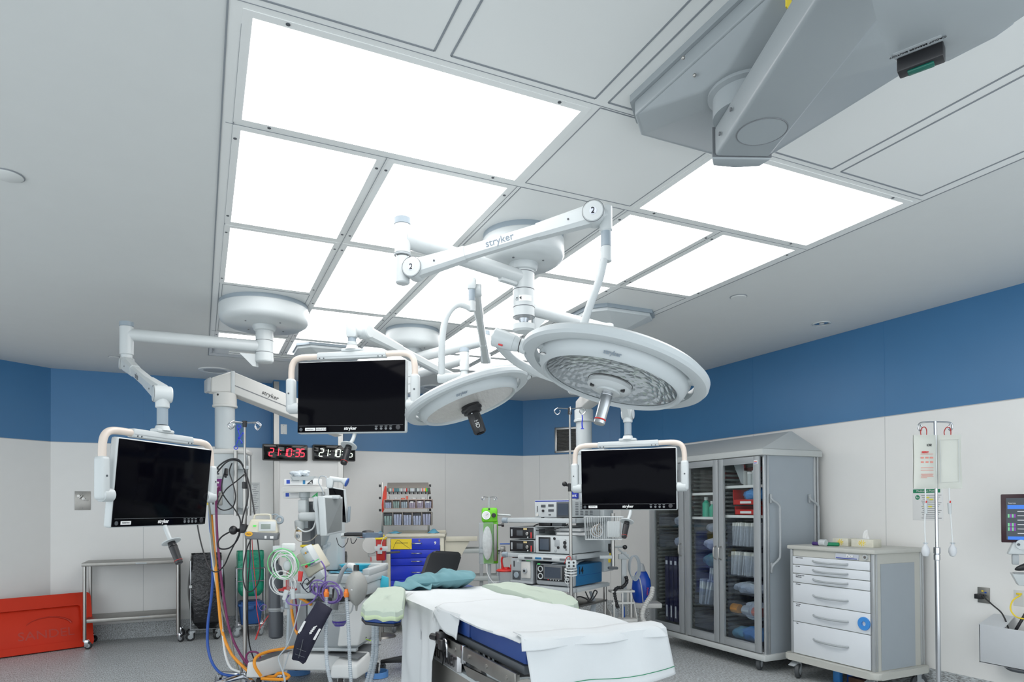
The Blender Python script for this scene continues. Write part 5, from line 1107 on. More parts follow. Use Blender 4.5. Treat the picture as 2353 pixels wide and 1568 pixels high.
# ================================================================ ANAESTHESIA MACHINE
DA = 5.3; pa_ = P(720, 1540, DA); MA = Matrix.Translation((pa_.x, pa_.y, 0)) @ Matrix.Rotation(-YAW+R(-6), 4, 'Z')
MAi = MA.inverted()
def zz(y, d=DA): return P(720, y, d).z
def L_(px, py, d=DA): return MAi @ P(px, py, d)
t = thing('anaesthesia_machine', 'white and grey wheeled anaesthesia machine in front of the pillar', 'anaesthesia machine', M=MA)
AM = t
# base with two forward arms
q = MB(); q.hull([(x, y, .13) for x, y in ((-.36, .0), (.36, .0), (.40, .50), (-.30, .50))], [(x, y, .26) for x, y in ((-.34, .02), (.33, .02), (.36, .48), (-.28, .48))], bev=.02); bs = obj('base', q, CARD, t)
q = MB(); q.hull([(-.46, -.20, .12), (-.34, -.20, .12), (-.20, .12, .12), (-.36, .12, .12)], [(-.45, -.19, .235), (-.35, -.19, .235), (-.21, .11, .27), (-.35, .11, .27)], bev=.012); obj('base_arm', q, CARD, t)
q = MB(); q.hull([(.20, -.18, .12), (.42, -.18, .12), (.44, .14, .12), (.18, .14, .12)], [(.21, -.17, .22), (.41, -.17, .22), (.42, .13, .27), (.2, .13, .27)], bev=.02); obj('base_arm', q, CARD, t)
q = MB(); q.hull([(-.44, -.17, .236), (-.36, -.17, .236), (-.22, .10, .27), (-.34, .10, .27)], [(-.44, -.17, .239), (-.36, -.17, .239), (-.22, .10, .273), (-.34, .10, .273)]); obj('tread_pad', q, MGREY, bs)
q = MB(); q.hull([(.10, .0, .262), (.40, -.10, .255), (.42, .42, .262), (.12, .42, .262)], [(.10, .0, .266), (.40, -.10, .262), (.42, .42, .266), (.12, .42, .266)]); obj('tread_pad', q, MGREY, bs)
for x, y in ((-.37, -.12), (.28, -.13), (.40, .38), (-.30, .42)):
    caster(t, x, y, .062, .135, RUBBER, CARD, ang=R(-80), wd=.035)
    q = MB(); q.lathe([(.085, .004), (.095, .004), (.095, .05), (.085, .05), (.085, .004)], Matrix.Translation((x, y-.01, 0)), n=36); obj('cable_guard', q, mat('light_blue_plastic', (.10, .27, .60), .4), t)
# body
q = MB(); q.bx(-.08, .34, .06, .52, .30, zz(1385), .02); obj('lower_cabinet', q, LGREY, t)
q = MB(); q.hull([(.20, -.02, .33), (.36, .02, .33), (.36, .50, .33), (.20, .50, .33)], [(.24, .0, zz(1385)), (.44, .02, zz(1375)), (.44, .50, zz(1375)), (.24, .50, zz(1385))], bev=.015); obj('side_cover', q, CARD, t)
q = MB(); q.bx(-.13, .34, .02, .08, .285, .31, .004); obj('drawer_rail', q, PAINT, t)
q = MB(); q.bx(-.12, .46, -.04, .50, zz(1340), zz(1322), .012); wt = obj('worktop', q, WHITE, t)
q = MB(); q.bx(-.10, .45, -.02, .48, zz(1366), zz(1340), .01); obj('worktop_apron', q, PAINT, t)
q = MB(); q.bx(-.12, .46, .44, .52, zz(1322), zz(1306), .01); q.bx(.40, .46, .0, .5, zz(1324), zz(1308), .01); obj('back_rim', q, WHITE, wt)
q = MB(); q.bx(-.30, -.14, .20, .46, .26, zz(1345), .015); obj('rear_frame', q, LGREY, t)
q = MB(); q.bx(-.21, -.045, .26, .44, .9, zz(1153, 5.6), .012); col_ = obj('column', q, mat('column_grey', (.17, .18, .19), .4), t)
q = MB(); q.bx(-.045, .10, .28, .46, .9, zz(1153, 5.6), .02); obj('column_shell', q, WHITE, t)
q = MB(); q.bx(-.125, -.095, .250, .262, .95, zz(1160, 5.55)); obj('column_groove', q, DGREY, col_)
q = MB(); c = L_(673, 1234, 5.5); q.cyl((c.x, .25, c.z), (c.x, .262, c.z), .022, n=20); q.cyl((c.x, .246, c.z), (c.x, .252, c.z), .012, n=16, mi=1); obj('lock_ring', q, [CARD, GREYCAP], col_)
# top shelf on its post
q = MB(); zsf = zz(1130, 5.45); q.bx(-.30, .06, .12, .42, zsf, zsf+.02, .005); q.bx(-.30, .06, .115, .125, zsf-.005, zsf+.035, .003); obj('top_shelf', q, WHITE2, t)
q = MB(); cx_ = L_(684, 1150, 5.4); q.cyl((cx_.x, .22, zsf), (cx_.x, .22, zsf-.05), .045, n=20, bev=.004); q.cyl((cx_.x, .22, zsf-.05), (cx_.x, .22, zsf-.09), .033, n=20); q.cyl((cx_.x, .22, zsf-.09), (cx_.x, .22, zz(1215, 5.4)), .028, n=20, mi=0); obj('shelf_post', q, PAINT, t)
q = MB(); q.box((cx_.x, .20, zz(1164, 5.4)), (.07, .08, .11), .012); obj('post_block', q, WHITE, t)
# monitor arm: wrap bracket, elbow, two displays
c0 = L_(690, 1188, 5.35); c1 = L_(725, 1186, 5.2)
q = MB(); q.box(((c0.x+c1.x)/2, .10, c0.z), (.23, .14, .07), .025, seg=3); obj('arm_bracket', q, WHITE, t)
q = MB(); c = L_(677, 1205, 5.3); q.cyl((c.x, .08, c.z+.03), (c.x, .08, c.z-.05), .042, .036, n=24, bev=.01); obj('arm_pivot', q, WHITE, t)
q = MB(); q.cyl((c.x, .08, c.z-.05), (c.x, .08, c.z-.062), .03, n=20); obj('brass_ring', q, mat('brass', (.45, .30, .12), .3, 1), t)
q = MB(); q.tube([L_(684, 1213, 5.25), L_(700, 1222, 5.2), L_(718, 1216, 5.15), L_(726, 1196, 5.12), L_(728, 1180, 5.12)], .006, 8, smooth=5); obj('display_cable', q, CABLEW, t)
q = MB(); q.tube([L_(682, 1210, 5.3), L_(678, 1232, 5.28), L_(690, 1245, 5.25), L_(715, 1242, 5.2), L_(735, 1222, 5.1)], .004, 8, smooth=5); obj('display_cable', q, mat('tan_cord', (.42, .38, .32), .5), t)
def panel(name, tl, tr, bl, br, th, m, scr, inset=.016, lb=None):
    """flat display given by its four corners"""
    V = [L_(*p) for p in (bl, br, tr, tl)]; n = (V[1]-V[0]).cross(V[3]-V[0]).normalized(); n = -n if n.dot((MAi.to_3x3() @ CFWD)) > 0 else n
    q = MB(); q.hull([v-n*th for v in V], V, bev=.007); o = obj(name, q, m, t)
    ce = sum(V, Vector())/4; Wv = [v+(ce-v).normalized()*inset*1.3+n*.002 for v in V]
    if scr:
        q = MB(); q.hull([v-n*.004 for v in Wv], Wv); obj('screen', q, scr, o)
    return o
panel('ventilator_display', (744, 1140, 5.0), (788, 1142, 5.22), (750, 1232, 5.0), (787, 1224, 5.22), .055, WHITE, mat('reflecting_lcd', (.20, .215, .215), .12))
q = MB(); q.box(L_(764, 1143, 5.12), (.12, .05, .03), .01); obj('display_top_hood', q, WHITE, t)
panel('side_display', (728, 1141, 5.05), (735, 1142, 5.12), (737, 1229, 5.05), (744, 1230, 5.12), .03, PAINT, None)
q = MB(); q.hull([L_(719, 1152, 5.2), L_(732, 1148, 5.1), L_(735, 1190, 5.1), L_(719, 1170, 5.2)], [L_(719, 1152, 5.3), L_(732, 1148, 5.3), L_(735, 1190, 5.3), L_(719, 1170, 5.3)], bev=.01); obj('display_back', q, WHITE, t)
q = MB(); q.tube([L_(736, 1175, 5.25), L_(748, 1160, 5.2)], .03, 14); q.cyl(L_(742, 1226, 5.05), L_(752, 1226, 5.02), .02, n=14); q.cyl(L_(785, 1232, 5.2), L_(796, 1232, 5.2), .022, n=14); obj('display_hinge', q, WHITE, t)
q = MB(); q.hull([L_(737, 1230, 5.1), L_(758, 1228, 5.1), L_(750, 1252, 5.25), L_(737, 1256, 5.25)], [L_(737, 1230, 5.2), L_(758, 1228, 5.2), L_(750, 1252, 5.35), L_(737, 1256, 5.35)], bev=.01); obj('display_neck', q, PAINT, t)
panel('charting_display', (755, 1119, 5.35), (790, 1125, 5.30), (760, 1198, 5.35), (796, 1203, 5.30), .035, WHITE, SCREEN, .006)
q = MB(); q.hull([L_(746, 1123, 5.4), L_(756, 1120, 5.36), L_(758, 1160, 5.36), L_(750, 1160, 5.4)], [L_(746, 1123, 5.5), L_(756, 1120, 5.46), L_(758, 1160, 5.46), L_(750, 1160, 5.5)], bev=.008); obj('display_mount', q, CARD, t)
q = MB(); q.box(L_(802, 1182, 5.3), (.018, .03, .125), .007, Matrix.Rotation(R(3), 3, 'Y')); obj('side_grip', q, GREYCAP, t)
# keyboard tray arm
q = MB(); q.tube([L_(795, 1232, 5.2), L_(800, 1230, 5.15), L_(840, 1236, 4.95)], .008, 8); obj('tray_arm', q, CHROME, t)
# goose-neck bag arm
q = MB(); q.tube([L_(770, 1400, 4.95), L_(771, 1378, 4.95), L_(776, 1345, 4.9), L_(786, 1315, 4.86), L_(797, 1301, 4.84), L_(806, 1299, 4.82), L_(813, 1306, 4.8)], .0155, 14, smooth=6); obj('bag_arm', q, LGREY, t)
q = MB(); q.cyl(L_(767, 1400, 4.95), L_(772, 1376, 4.95), .032, .024, n=20); obj('arm_socket', q, MGREY, t)
q = MB(); q.tube([L_(803, 1300, 4.83), L_(812, 1302, 4.8), L_(817, 1312, 4.8)], .021, 14, smooth=4); obj('elbow_piece', q, CARD, t)
# absorber
ab = L_(780, 1400, 5.0)
q = MB(); q.cyl((ab.x, ab.y, zz(1352, 5)), (ab.x, ab.y, zz(1382, 5)), .052, n=32, bev=.008); obj('absorber_top', q, BLACK, t)
q = MB(); q.lathe([(.055, zz(1382, 5)), (.058, zz(1405, 5)), (.052, zz(1432, 5)), (.045, zz(1436, 5))], Matrix.Translation((ab.x, ab.y, 0)), n=36); obj('absorber_jar', q, CLEAR, t)
q = MB(); q.cyl((ab.x, ab.y, zz(1432, 5)), (ab.x, ab.y, zz(1388, 5)), .048, n=28); obj('lime_granules', q, mat('soda_lime', (.66, .66, .64), .9, bump=1.5, bscale=140, var=.25, vscale=120), t)
q = MB(); q.lathe([(0, zz(1440, 5)), (.035, zz(1439, 5)), (.052, zz(1431, 5)), (.054, zz(1427, 5)), (.045, zz(1427, 5))], Matrix.Translation((ab.x, ab.y, 0)), n=32); obj('absorber_cup', q, mat('violet_cup', (.05, .02, .30), .35), t)
q = MB(); q.tube([(ab.x-.14, ab.y+.05, zz(1409, 5)), (ab.x-.06, ab.y-.05, zz(1409, 5)), (ab.x+.06, ab.y-.06, zz(1409, 5)), (ab.x+.10, ab.y-.03, zz(1405, 5)), (ab.x+.11, ab.y, zz(1385, 5))], .006, 8, smooth=4); obj('wire_guard', q, LGREY, t)
q = MB(); q.bx(ab.x-.35, ab.x+.05, .0, .20, zz(1382, 5.1), zz(1362, 5.1), .01); obj('breathing_block', q, mat('block_grey', (.15, .155, .165), .4), t)
for px in (718, 735, 750):
    q = MB(); c = L_(px, 1356, 5.0); q.cyl(c+Vector((0, 0, -.02)), c+Vector((0, 0, .03)), .022, n=18, bev=.003); obj('valve', q, MGREY if px != 735 else DGREY, t)
q = MB(); q.bx(-.145, .03, -.02, .02, zz(1376), zz(1364), .004); obj('front_shelf', q, PAINT, t)
# separate things on the machine
GL = 'glove boxes on the anaesthesia machine'
def glove(pl, pr, zt_, zb_, d, lb, tri, letter):
    a, b_ = P(pl, 1130, d), P(pr, 1130, d-.04); z1, z0 = P(1, zt_, d).z, P(1, zb_, d).z; v = Vector((b_.x-a.x, b_.y-a.y, 0)); Lg = v.length; v.normalize()
    t = thing('glove_box', lb, 'glove box', M=Matrix.Translation((a.x, a.y, z0)) @ Matrix((v, Vector((-v.y, v.x, 0)), Vector((0, 0, 1)))).transposed().to_4x4(), group=GL)
    h = z1-z0; q = MB(); q.bx(0, Lg, 0, .11, 0, h, .002); bx_ = obj('carton', q, PAPER, t)
    q = MB(); q.bx(.02, .05, -.001, .0, h*.25, h*.85); obj('blue_logo', q, mat('logo_blue', (.01, .06, .45), .5), bx_)
    q = MB(); q.prism([(Lg-.085, h*.1), (Lg-.03, h*.1), (Lg-.03, h*.95)], .001, Matrix.Rotation(R(90), 4, 'X') @ Matrix.Translation((0, 0, 0))); obj('size_triangle', q, tri, bx_)
    text(letter, h*.42, PAPER if tri is not ORANGE else PAPER, bx_, FR(Lg-.044, -.002, h*.32), name='size_letter', bold=.0006)
    q = MB(); q.box((Lg*.62, -.001, h*.5), (.022, .001, h*.7), .001); obj('hand_picture', q, mat('logo_blue2', (.02, .2, .42), .5), bx_)
    q = MB(); q.bx(.06, .13, -.001, 0, h*.62, h*.74); q.bx(.07, .15, -.001, 0, h*.45, h*.5); obj('print_lines', q, LGREY, bx_)
    q = MB(); q.box((Lg/2, .055, h+.0005), (Lg*.5, .05, .001), .0004); obj('opening', q, GLOVEB, bx_)
glove(653, 727, 1105, 1119.5, 5.44, 'white glove box marked XL on top of the upper shelf of the machine', BLACK, 'XL')
glove(649, 742, 1124, 1137, 5.60, 'glove box marked S with orange corner, behind the upper shelf edge', ORANGE, 'S')
glove(651, 738, 1135, 1149, 5.56, 'glove box marked L with green corner, lowest of the box pile', mat('size_green', (.03, .45, .12), .5), 'L')
pm_ = P(692, 1098, 5.45); q = MB()
for k in range(16): a = k*.9; q.sph((.07*math.cos(a)*random.random()-.01, .04*math.sin(a), .02+.028*random.random()), .022, 6, (1.5, 1, .8))
t2 = solo('plastic_wrap', q, CLEARPK, 'crumpled clear plastic bag of tubing on top of the glove boxes', 'plastic bag', loc=pm_, rz=-YAW)
q = MB(); q.hull([(x, y, 0) for x, y in rrect(-.09, .09, -.05, .05, .02)], [(x, y, .03) for x, y in rrect(-.105, .105, -.06, .06, .02)]); solo('white_tray', q, WHITE, 'shallow white tray under the crumpled plastic above the glove boxes', 'tray', loc=P(700, 1104.5, 5.45), rz=-YAW)
# barcode scanner
ps = P(760, 1108, 5.25); t = thing('barcode_scanner', 'white pistol-shaped barcode scanner standing above the dark charting display', 'scanner', ps, -YAW)
q = MB(); q.hull([(-.03, -.02, -.05), (.015, -.02, -.05), (.015, .02, -.05), (-.03, .02, -.05)], [(-.035, -.022, .03), (.03, -.022, .035), (.03, .022, .035), (-.035, .022, .03)], bev=.01); obj('handle', q, WHITE, t)
q = MB(); q.cyl((-.01, 0, .025), (.10, 0, .012), .022, .018, n=20, bev=.004); q.cyl((.09, 0, .012), (.125, 0, -.003), .02, .038, n=20); obj('scan_head', q, WHITE, t)
q = MB(); q.cyl((.122, 0, -.002), (.132, 0, -.006), .037, .034, n=20); obj('scan_window', q, BLUEH, t)
q = MB(); q.tube([(-.035, 0, .03), (-.05, .02, .045), (-.09, .03, .045), (-.105, .03, .0), (-.08, .03, -.05), (-.06, .02, -.10)], .004, 8, smooth=5); obj('cord', q, CABLEG, t)
# keyboard and arm pad
pk = P(824, 1228, 5.0); t = thing('keyboard', 'black keyboard on a thin tray sticking out right of the anaesthesia displays', 'keyboard', pk, -YAW+R(8))
q = MB(); q.bx(-.12, .13, -.09, .09, -.016, -.010, .002); obj('tray', q, STEEL2, t)
q = MB(); q.bx(-.10, .12, -.07, .09, -.008, .010, .004); kb = obj('keyboard_body', q, BLACK, t)
for r_ in range(5):
    q = MB(); q.bx(-.09, .11, -.06+r_*.028, -.038+r_*.028, .010, .014, .002); obj('key_row', q, DGREY, kb)
q = MB(); q.sph((.07, .0, .015), .035, 8, (1.3, 1, .45)); solo('mouse', q, BLACK, 'black mouse lying on the keyboard tray', 'mouse', loc=pk, rz=-YAW)
pp_ = P(856, 1230, 4.9); q = MB(); q.hull([(x, y, -.018) for x, y in rrect(-.07, .075, -.05, .05, .03)], [(x, y, .016) for x, y in rrect(-.07, .075, -.055, .055, .03)], bev=.008); solo('arm_pad', q, SLATE, 'slate grey padded hand rest at the end of the keyboard tray', 'hand rest', loc=pp_, rz=-YAW+R(6))
cable('looped_cable', [(773, 1236, 5.1), (778, 1252, 5.1), (788, 1258, 5.1), (797, 1248, 5.1), (800, 1237, 5.1)], .003, BLACK, 'thin dark cord hanging in a loop below the keyboard tray, left one')
cable('looped_cable', [(806, 1237, 5.05), (808, 1248, 5.05), (814, 1248, 5.05), (820, 1238, 5.05)], .003, BLACK, 'short dark cord loop below the keyboard tray, right one')
# tilted patient monitor module
px_ = P(716, 1290, 4.95); t = thing('patient_monitor', 'tilted cream patient monitor with red, green and violet plugs in its side', 'patient monitor', M=Matrix.Translation(px_) @ Matrix.Rotation(-YAW+R(-28), 4, 'Z') @ Matrix.Rotation(R(-28), 4, 'Y') @ Matrix.Rotation(R(12), 4, 'X'))
q = MB(); q.box((0, .02, 0), (.17, .10, .19), .014, seg=3); obj('case', q, CREAM, t)
q = MB(); q.box((-.088, .0, 0), (.02, .12, .20), .006); obj('front_bezel', q, WHITE, t)
q = MB(); q.box((.06, -.05, .03), (.075, .07, .15), .01); md = obj('module_block', q, WHITE, t)
for k, m_ in enumerate((RED, mat('plug_green', (.02, .35, .1), .4), PURPLE)):
    q = MB(); q.cyl((.035+.028*k, -.085, -.02), (.035+.028*k, -.12, -.03), .010, n=14); obj('plug', q, m_, md)
for k, m_ in enumerate((LGREY, mat('amber_dot', (.6, .3, .03), .4), GREYCAP)):
    q = MB(); q.cyl((.045+.02*k, -.085, .06), (.045+.02*k, -.088, .06), .008, n=14); obj('socket', q, m_, md)
q = MB(); q.box((.03, -.03, -.13), (.10, .06, .06), .008); obj('mount_block', q, PAINT, t)
q = MB(); q.box((0, 0, 0), (.10, .05, .018), .006); solo('yellow_tray', q, YELLOW, 'bright yellow lid lying behind the tilted patient monitor', 'lid', loc=P(706, 1255, 5.3), rz=-YAW)
# sensor bracket with coiled leads
pc_ = P(657, 1300, 4.85); t = thing('lead_holder', 'white bracket holding coils of green and white leads at the left of the machine', 'lead holder', pc_, -YAW)
q = MB(); q.box((.02, 0, .13), (.10, .03, .062), .012, seg=3); obj('hook_plate', q, CARD, t)
q = MB(); q.box((-.055, .02, .12), (.08, .05, .045), .006); obj('side_tray', q, WHITE, t)
q = MB(); q.cyl((.02, .02, .10), (.02, .02, -.25), .022, n=18); obj('post', q, CLEAR, t)
q = MB(); q.sph((.015, -.02, .0), .032, 10, (.9, .4, 1.2)); obj('round_clip', q, WHITE, t)
random.seed(7)
def coil(c, rx, rz_, n, r, m, lb, d=.0, sag=.1, turns=1):
    q = MB(); pts = []
    for k in range(n*14):
        a = 2*math.pi*k/14; ph = k/14; j = 1+.12*math.sin(ph*2.3)+.06*math.sin(a*2+ph)
        pts.append(Vector((rx*j*math.sin(a)+.01*math.sin(ph*5), -.02-.012*math.sin(ph*1.7+a), -rz_*(1-j*math.cos(a))*.98-.01*math.cos(ph*3))))
    q.tube(pts, r, 7, smooth=2)
    o = solo('coiled_lead', q, m, lb, 'cable'); o.matrix_basis = Matrix.Translation(c) @ Matrix.Rotation(-YAW, 4, 'Z'); return o
coil(P(653, 1268, 4.83), .100, .095, 2, .0038, GREENC, 'bright green lead coiled over the white bracket', 0)
coil(P(655, 1272, 4.81), .078, .090, 4, .0032, CABLEW, 'white lead coiled in several turns on the bracket')
coil(P(652, 1318, 4.84), .085, .075, 3, .0036, CABLEW, 'white lead coil hanging below the green coil')
coil(P(650, 1276, 4.85), .060, .080, 2, .0032, GREENC, 'smaller green lead coil inside the larger one')
cable('sensor_lead', [(692, 1300, 4.8), (715, 1294, 4.8), (733, 1285, 4.8)], .0038, GREENC, 'green lead running to the tilted patient monitor')
cable('sensor_lead', [(738, 1290, 4.78), (746, 1305, 4.76), (748, 1330, 4.76), (742, 1345, 4.76), (728, 1350, 4.76), (722, 1342, 4.76)], .0055, PURPLE, 'violet hose leaving the patient monitor and curving down')
coil(P(762, 1342, 4.72), .070, .065, 3, .0052, PURPLE, 'violet blood pressure hose wound in loose loops below the monitor')
coil(P(735, 1338, 4.74), .055, .045, 2, .0052, PURPLE, 'violet hose loops left of the bigger violet coil')
cable('sensor_lead', [(728, 1340, 4.72), (729, 1365, 4.7), (715, 1385, 4.7), (690, 1392, 4.7), (665, 1388, 4.7), (658, 1378, 4.72), (664, 1368, 4.74)], .0055, PURPLE, 'violet hose sweeping left in front of the suction jar')
cable('sensor_lead', [(690, 1340, 4.75), (700, 1355, 4.74), (712, 1345, 4.74), (705, 1330, 4.74), (695, 1345, 4.73), (708, 1362, 4.72), (720, 1350, 4.73)], .003, NAVY, 'tangle of dark thin leads under the patient monitor')
cable('sensor_lead', [(640, 1360, 4.85), (630, 1345, 4.85), (625, 1320, 4.85), (632, 1300, 4.85)], .003, CABLEW, 'white lead hanging on the left side of the bracket')
for px, py, a, m_, lb in ((656, 1368, .3, WHITE, 'white finger sensor hanging over the suction jar, left one'), (673, 1366, -.1, WHITE, 'white finger sensor hanging over the suction jar, right one'), (690, 1325, .1, RED, 'red cable connector hanging left of the patient monitor')):
    q = MB(); q.hull([(x, y, -.035) for x, y in rrect(-.014, .014, -.008, .008, .006)], [(x, y, .035) for x, y in rrect(-.017, .017, -.009, .009, .006)], bev=.003); o = solo('sensor_clip', q, m_, lb, 'sensor', loc=P(px, py, 4.72)); o.matrix_basis = o.matrix_basis @ Matrix.Rotation(-YAW, 4, 'Z') @ Matrix.Rotation(a, 4, 'Y')
q = MB(); q.hull([(-.008, -.004, -.03), (.008, -.004, -.03), (.008, .004, -.03), (-.008, .004, -.03)], [(-.004, -.004, .05), (.004, -.004, .05), (.004, .004, .05), (-.004, .004, .05)]); o = solo('black_clip', q, BLACK, 'long thin black clip among the leads', 'clip', loc=P(712, 1338, 4.7)); o.matrix_basis = o.matrix_basis @ Matrix.Rotation(.8, 4, 'Y')
# suction jar of the machine
pj = P(661, 1375, 4.95); t = thing('suction_canister', 'clear suction jar with red lid hanging at the front left of the anaesthesia machine', 'suction canister', (pj.x, pj.y, P(1, 1376, 4.95).z), -YAW)
q = MB(); q.lathe([(0, -.088), (.045, -.088), (.05, -.08), (.054, .05)], n=32); obj('jar', q, CLEAR, t)
q = MB(); q.lathe([(0, .075), (.03, .075), (.04, .065), (.066, .06), (.068, .05), (.0, .05)], n=32); q.cyl((.0, 0, .07), (.0, 0, .15), .013, n=14); q.cyl((.005, 0, .145), (.01, 0, .20), .016, n=14); obj('lid', q, RED, t)
q = MB(); q.cyl((-.005, 0, -.08), (-.005, 0, .04), .014, n=14); obj('inner_tube', q, CLEARPK, t)
q = MB(); q.hull([(-.012, 0, -.37), (.004, 0, -.37), (.012, .004, -.09), (-.004, .004, -.09)], [(-.012, -.004, -.37), (.004, -.004, -.37), (.012, -.001, -.09), (-.004, -.001, -.09)]); obj('drain_strip', q, FROST, t)
# breathing bag
pb = P(819, 1350, 4.75); t = thing('breathing_bag', 'grey rubber breathing bag hanging from the curved arm', 'breathing bag', pb, -YAW)
q = MB(); zt_ = P(1, 1315, 4.75).z-pb.z
q.lathe([(.016, zt_+.005), (.018, zt_-.008), (.035, zt_-.02), (.060, zt_-.05), (.075, zt_-.10), (.074, zt_-.15), (.058, zt_-.20), (.030, zt_-.235), (.010, zt_-.255), (.006, zt_-.29), (0, zt_-.292)], n=40)
for v in q.bm.verts: a = math.atan2(v.co.y, v.co.x); k = 1+.035*math.cos(4*a); v.co.x *= k; v.co.y *= k
obj('bag', q, RUBBERG, t)
q = MB(); q.cyl((0, 0, zt_-.004), (0, 0, zt_+.035), .021, .019, n=20); obj('bag_collar', q, BLACK, t)
q = MB(); q.sph((-.01, -.072, -.01), .014, 8, (1, .3, .4)); obj('bag_mark', q, CARD, t)
# corrugated hoses
def corr(name, pts, r, m, lb, cat='breathing hose', step=.007, amp=.12, n=10, grp=None):
    c = spline([P(*p) for p in pts], 24); L = [0]
    for a, b_ in zip(c, c[1:]): L.append(L[-1]+(b_-a).length)
    out = []; rr = []; k = 0; s_ = 0; i = 0
    while s_ < L[-1]:
        while i < len(L)-2 and L[i+1] < s_: i += 1
        f_ = (s_-L[i])/max(1e-9, L[i+1]-L[i]); out.append(c[i].lerp(c[i+1], f_)); rr.append(r*(1+amp*(1 if k % 2 else -1))); s_ += step; k += 1
    q = MB(); q.tube(out, rr, n); return solo(name, q, m, lb, cat, grp)
corr('breathing_hose', [(750, 1368, 4.7), (750, 1420, 4.65), (749, 1470, 4.6), (752, 1530, 4.5), (762, 1575, 4.4), (775, 1610, 4.3)], .0125, FROST, 'clear corrugated hose hanging in front of the machine, left of the absorber')
corr('breathing_hose', [(796, 1372, 4.7), (799, 1420, 4.65), (802, 1480, 4.6), (806, 1560, 4.5), (812, 1620, 4.4)], .0125, FROST, 'clear corrugated hose hanging in front of the absorber')
corr('breathing_hose', [(858, 1418, 4.1), (858, 1470, 4.1), (856, 1510, 4.1), (848, 1550, 4.1), (835, 1590, 4.1)], .012, FROST, 'clear corrugated hose below the left arm board, left of the pair')
corr('breathing_hose', [(866, 1418, 4.1), (866, 1470, 4.1), (864, 1510, 4.1), (856, 1550, 4.1), (845, 1590, 4.1)], .012, FROST, 'clear corrugated hose below the left arm board, right of the pair')
for px, lb in ((750, 'orange hose connector on the left clear hose'), (796, 'orange hose connector beside the breathing bag')):
    q = MB(); q.lathe([(0, .03), (.012, .03), (.015, .01), (.019, .008), (.019, -.015), (.014, -.03), (0, -.03)], n=20); solo('hose_connector', q, mat('orange_connector', (.85, .22, .03), .35), lb, 'connector', loc=P(px, 1364, 4.7))
# cuff
def quadsolid(name, px4, th, m, parent=None, W=True):
    V = [P(*p) for p in px4]; n = (V[1]-V[0]).cross(V[2]-V[0]).normalized(); q = MB(); q.hull(V, [v+n*th for v in V]); return q
t = thing('pressure_cuff', 'dark navy blood pressure cuff hanging askew in front of the machine', 'blood pressure cuff', P(715, 1450, 4.6))
c_ = [((728, 1380), (765, 1400), 4.62), ((718, 1398), (757, 1415), 4.6), ((699, 1428), (740, 1445), 4.58), ((686, 1452), (727, 1470), 4.56), ((678, 1480), (714, 1497), 4.57), ((672, 1513), (702, 1522), 4.6), ((674, 1516), (697, 1525), 4.6)]
q = MB(); rows = [[P(*a, d).lerp(P(*b_, d), k/4)+CFWD*.012*math.sin(k*1.2+i) for k in range(5)] for i, (a, b_, d) in enumerate(c_)]
vs = [[q.bm.verts.new(v) for v in r_] for r_ in rows]
for i in range(len(vs)-1):
    for k in range(4): q.bm.faces.new([vs[i][k], vs[i][k+1], vs[i+1][k+1], vs[i+1][k]])
cf = obj('cuff_cloth', q, NAVY, t, W=True, solid=.010)
def mark(pts, m, nm):
    V = [P(x, y, 4.555) for x, y in pts]; q = MB(); q.hull(V, [v-CFWD*.002 for v in V]); obj(nm, q, m, t, W=True)
mark([(699, 1427), (703, 1429), (689, 1457), (684, 1454)], PAPER, 'range_stripe'); mark([(733, 1445), (738, 1446), (724, 1472), (719, 1470)], PAPER, 'range_stripe')
for k in range(5):
    a = (707+3*k, 1458-4*k); mark([(a[0], a[1]), (a[0]+9, a[1]-4), (a[0]+10, a[1]-2), (a[0]+1, a[1]+2)], PAPER, 'printed_mark')
mark([(682, 1490), (703, 1498), (703, 1498.6), (682, 1490.6)], MGREY, 'stitch_line'); mark([(678, 1503), (700, 1511), (700, 1511.6), (678, 1503.6)], MGREY, 'stitch_line'); mark([(698, 1462), (686, 1513), (686.7, 1513), (699, 1462)], MGREY, 'stitch_line')
cable('cuff_tube', [(664, 1500, 4.7), (655, 1530, 4.6), (650, 1545, 4.55), (655, 1570, 4.5)], .0045, CABLEG, 'thin grey tube hanging to the floor left of the cuff', 'tube')
cable('cuff_tube', [(692, 1380, 4.7), (682, 1420, 4.68), (672, 1455, 4.66), (660, 1485, 4.64), (648, 1500, 4.62), (640, 1515, 4.6), (650, 1545, 4.55), (655, 1565, 4.5), (650, 1580, 4.5)], .005, CABLEG, 'grey tube looping down past the left foot of the machine', 'tube')
# gas cylinder
pg_ = P(634, 1400, 5.6); t = thing('gas_cylinder', 'grey gas cylinder strapped upright beside the anaesthesia machine', 'gas cylinder', (pg_.x, pg_.y, 0), -YAW)
zb_ = P(1, 1470, 5.6).z; q = MB(); q.lathe([(0, zb_), (.045, zb_), (.058, zb_+.015), (.058, .88), (.045, .93), (.018, .96), (.018, .99), (0, .99)], n=36); obj('cylinder', q, mat('cylinder_grey', (.085, .095, .11), .35), t)
q = MB(); q.torus((0, 0, P(1, 1404, 5.6).z), .060, .004, n=32); q.lathe([(.0595, P(1, 1408, 5.6).z), (.0605, P(1, 1400, 5.6).z)], n=32); q.box((.06, -.02, P(1, 1404, 5.6).z), (.03, .02, .045), .004); obj('strap', q, LGREY, t)
q = MB(); q.box((.09, .04, .60), (.10, .04, .05), .006); obj('bracket', q, PAINT, t)
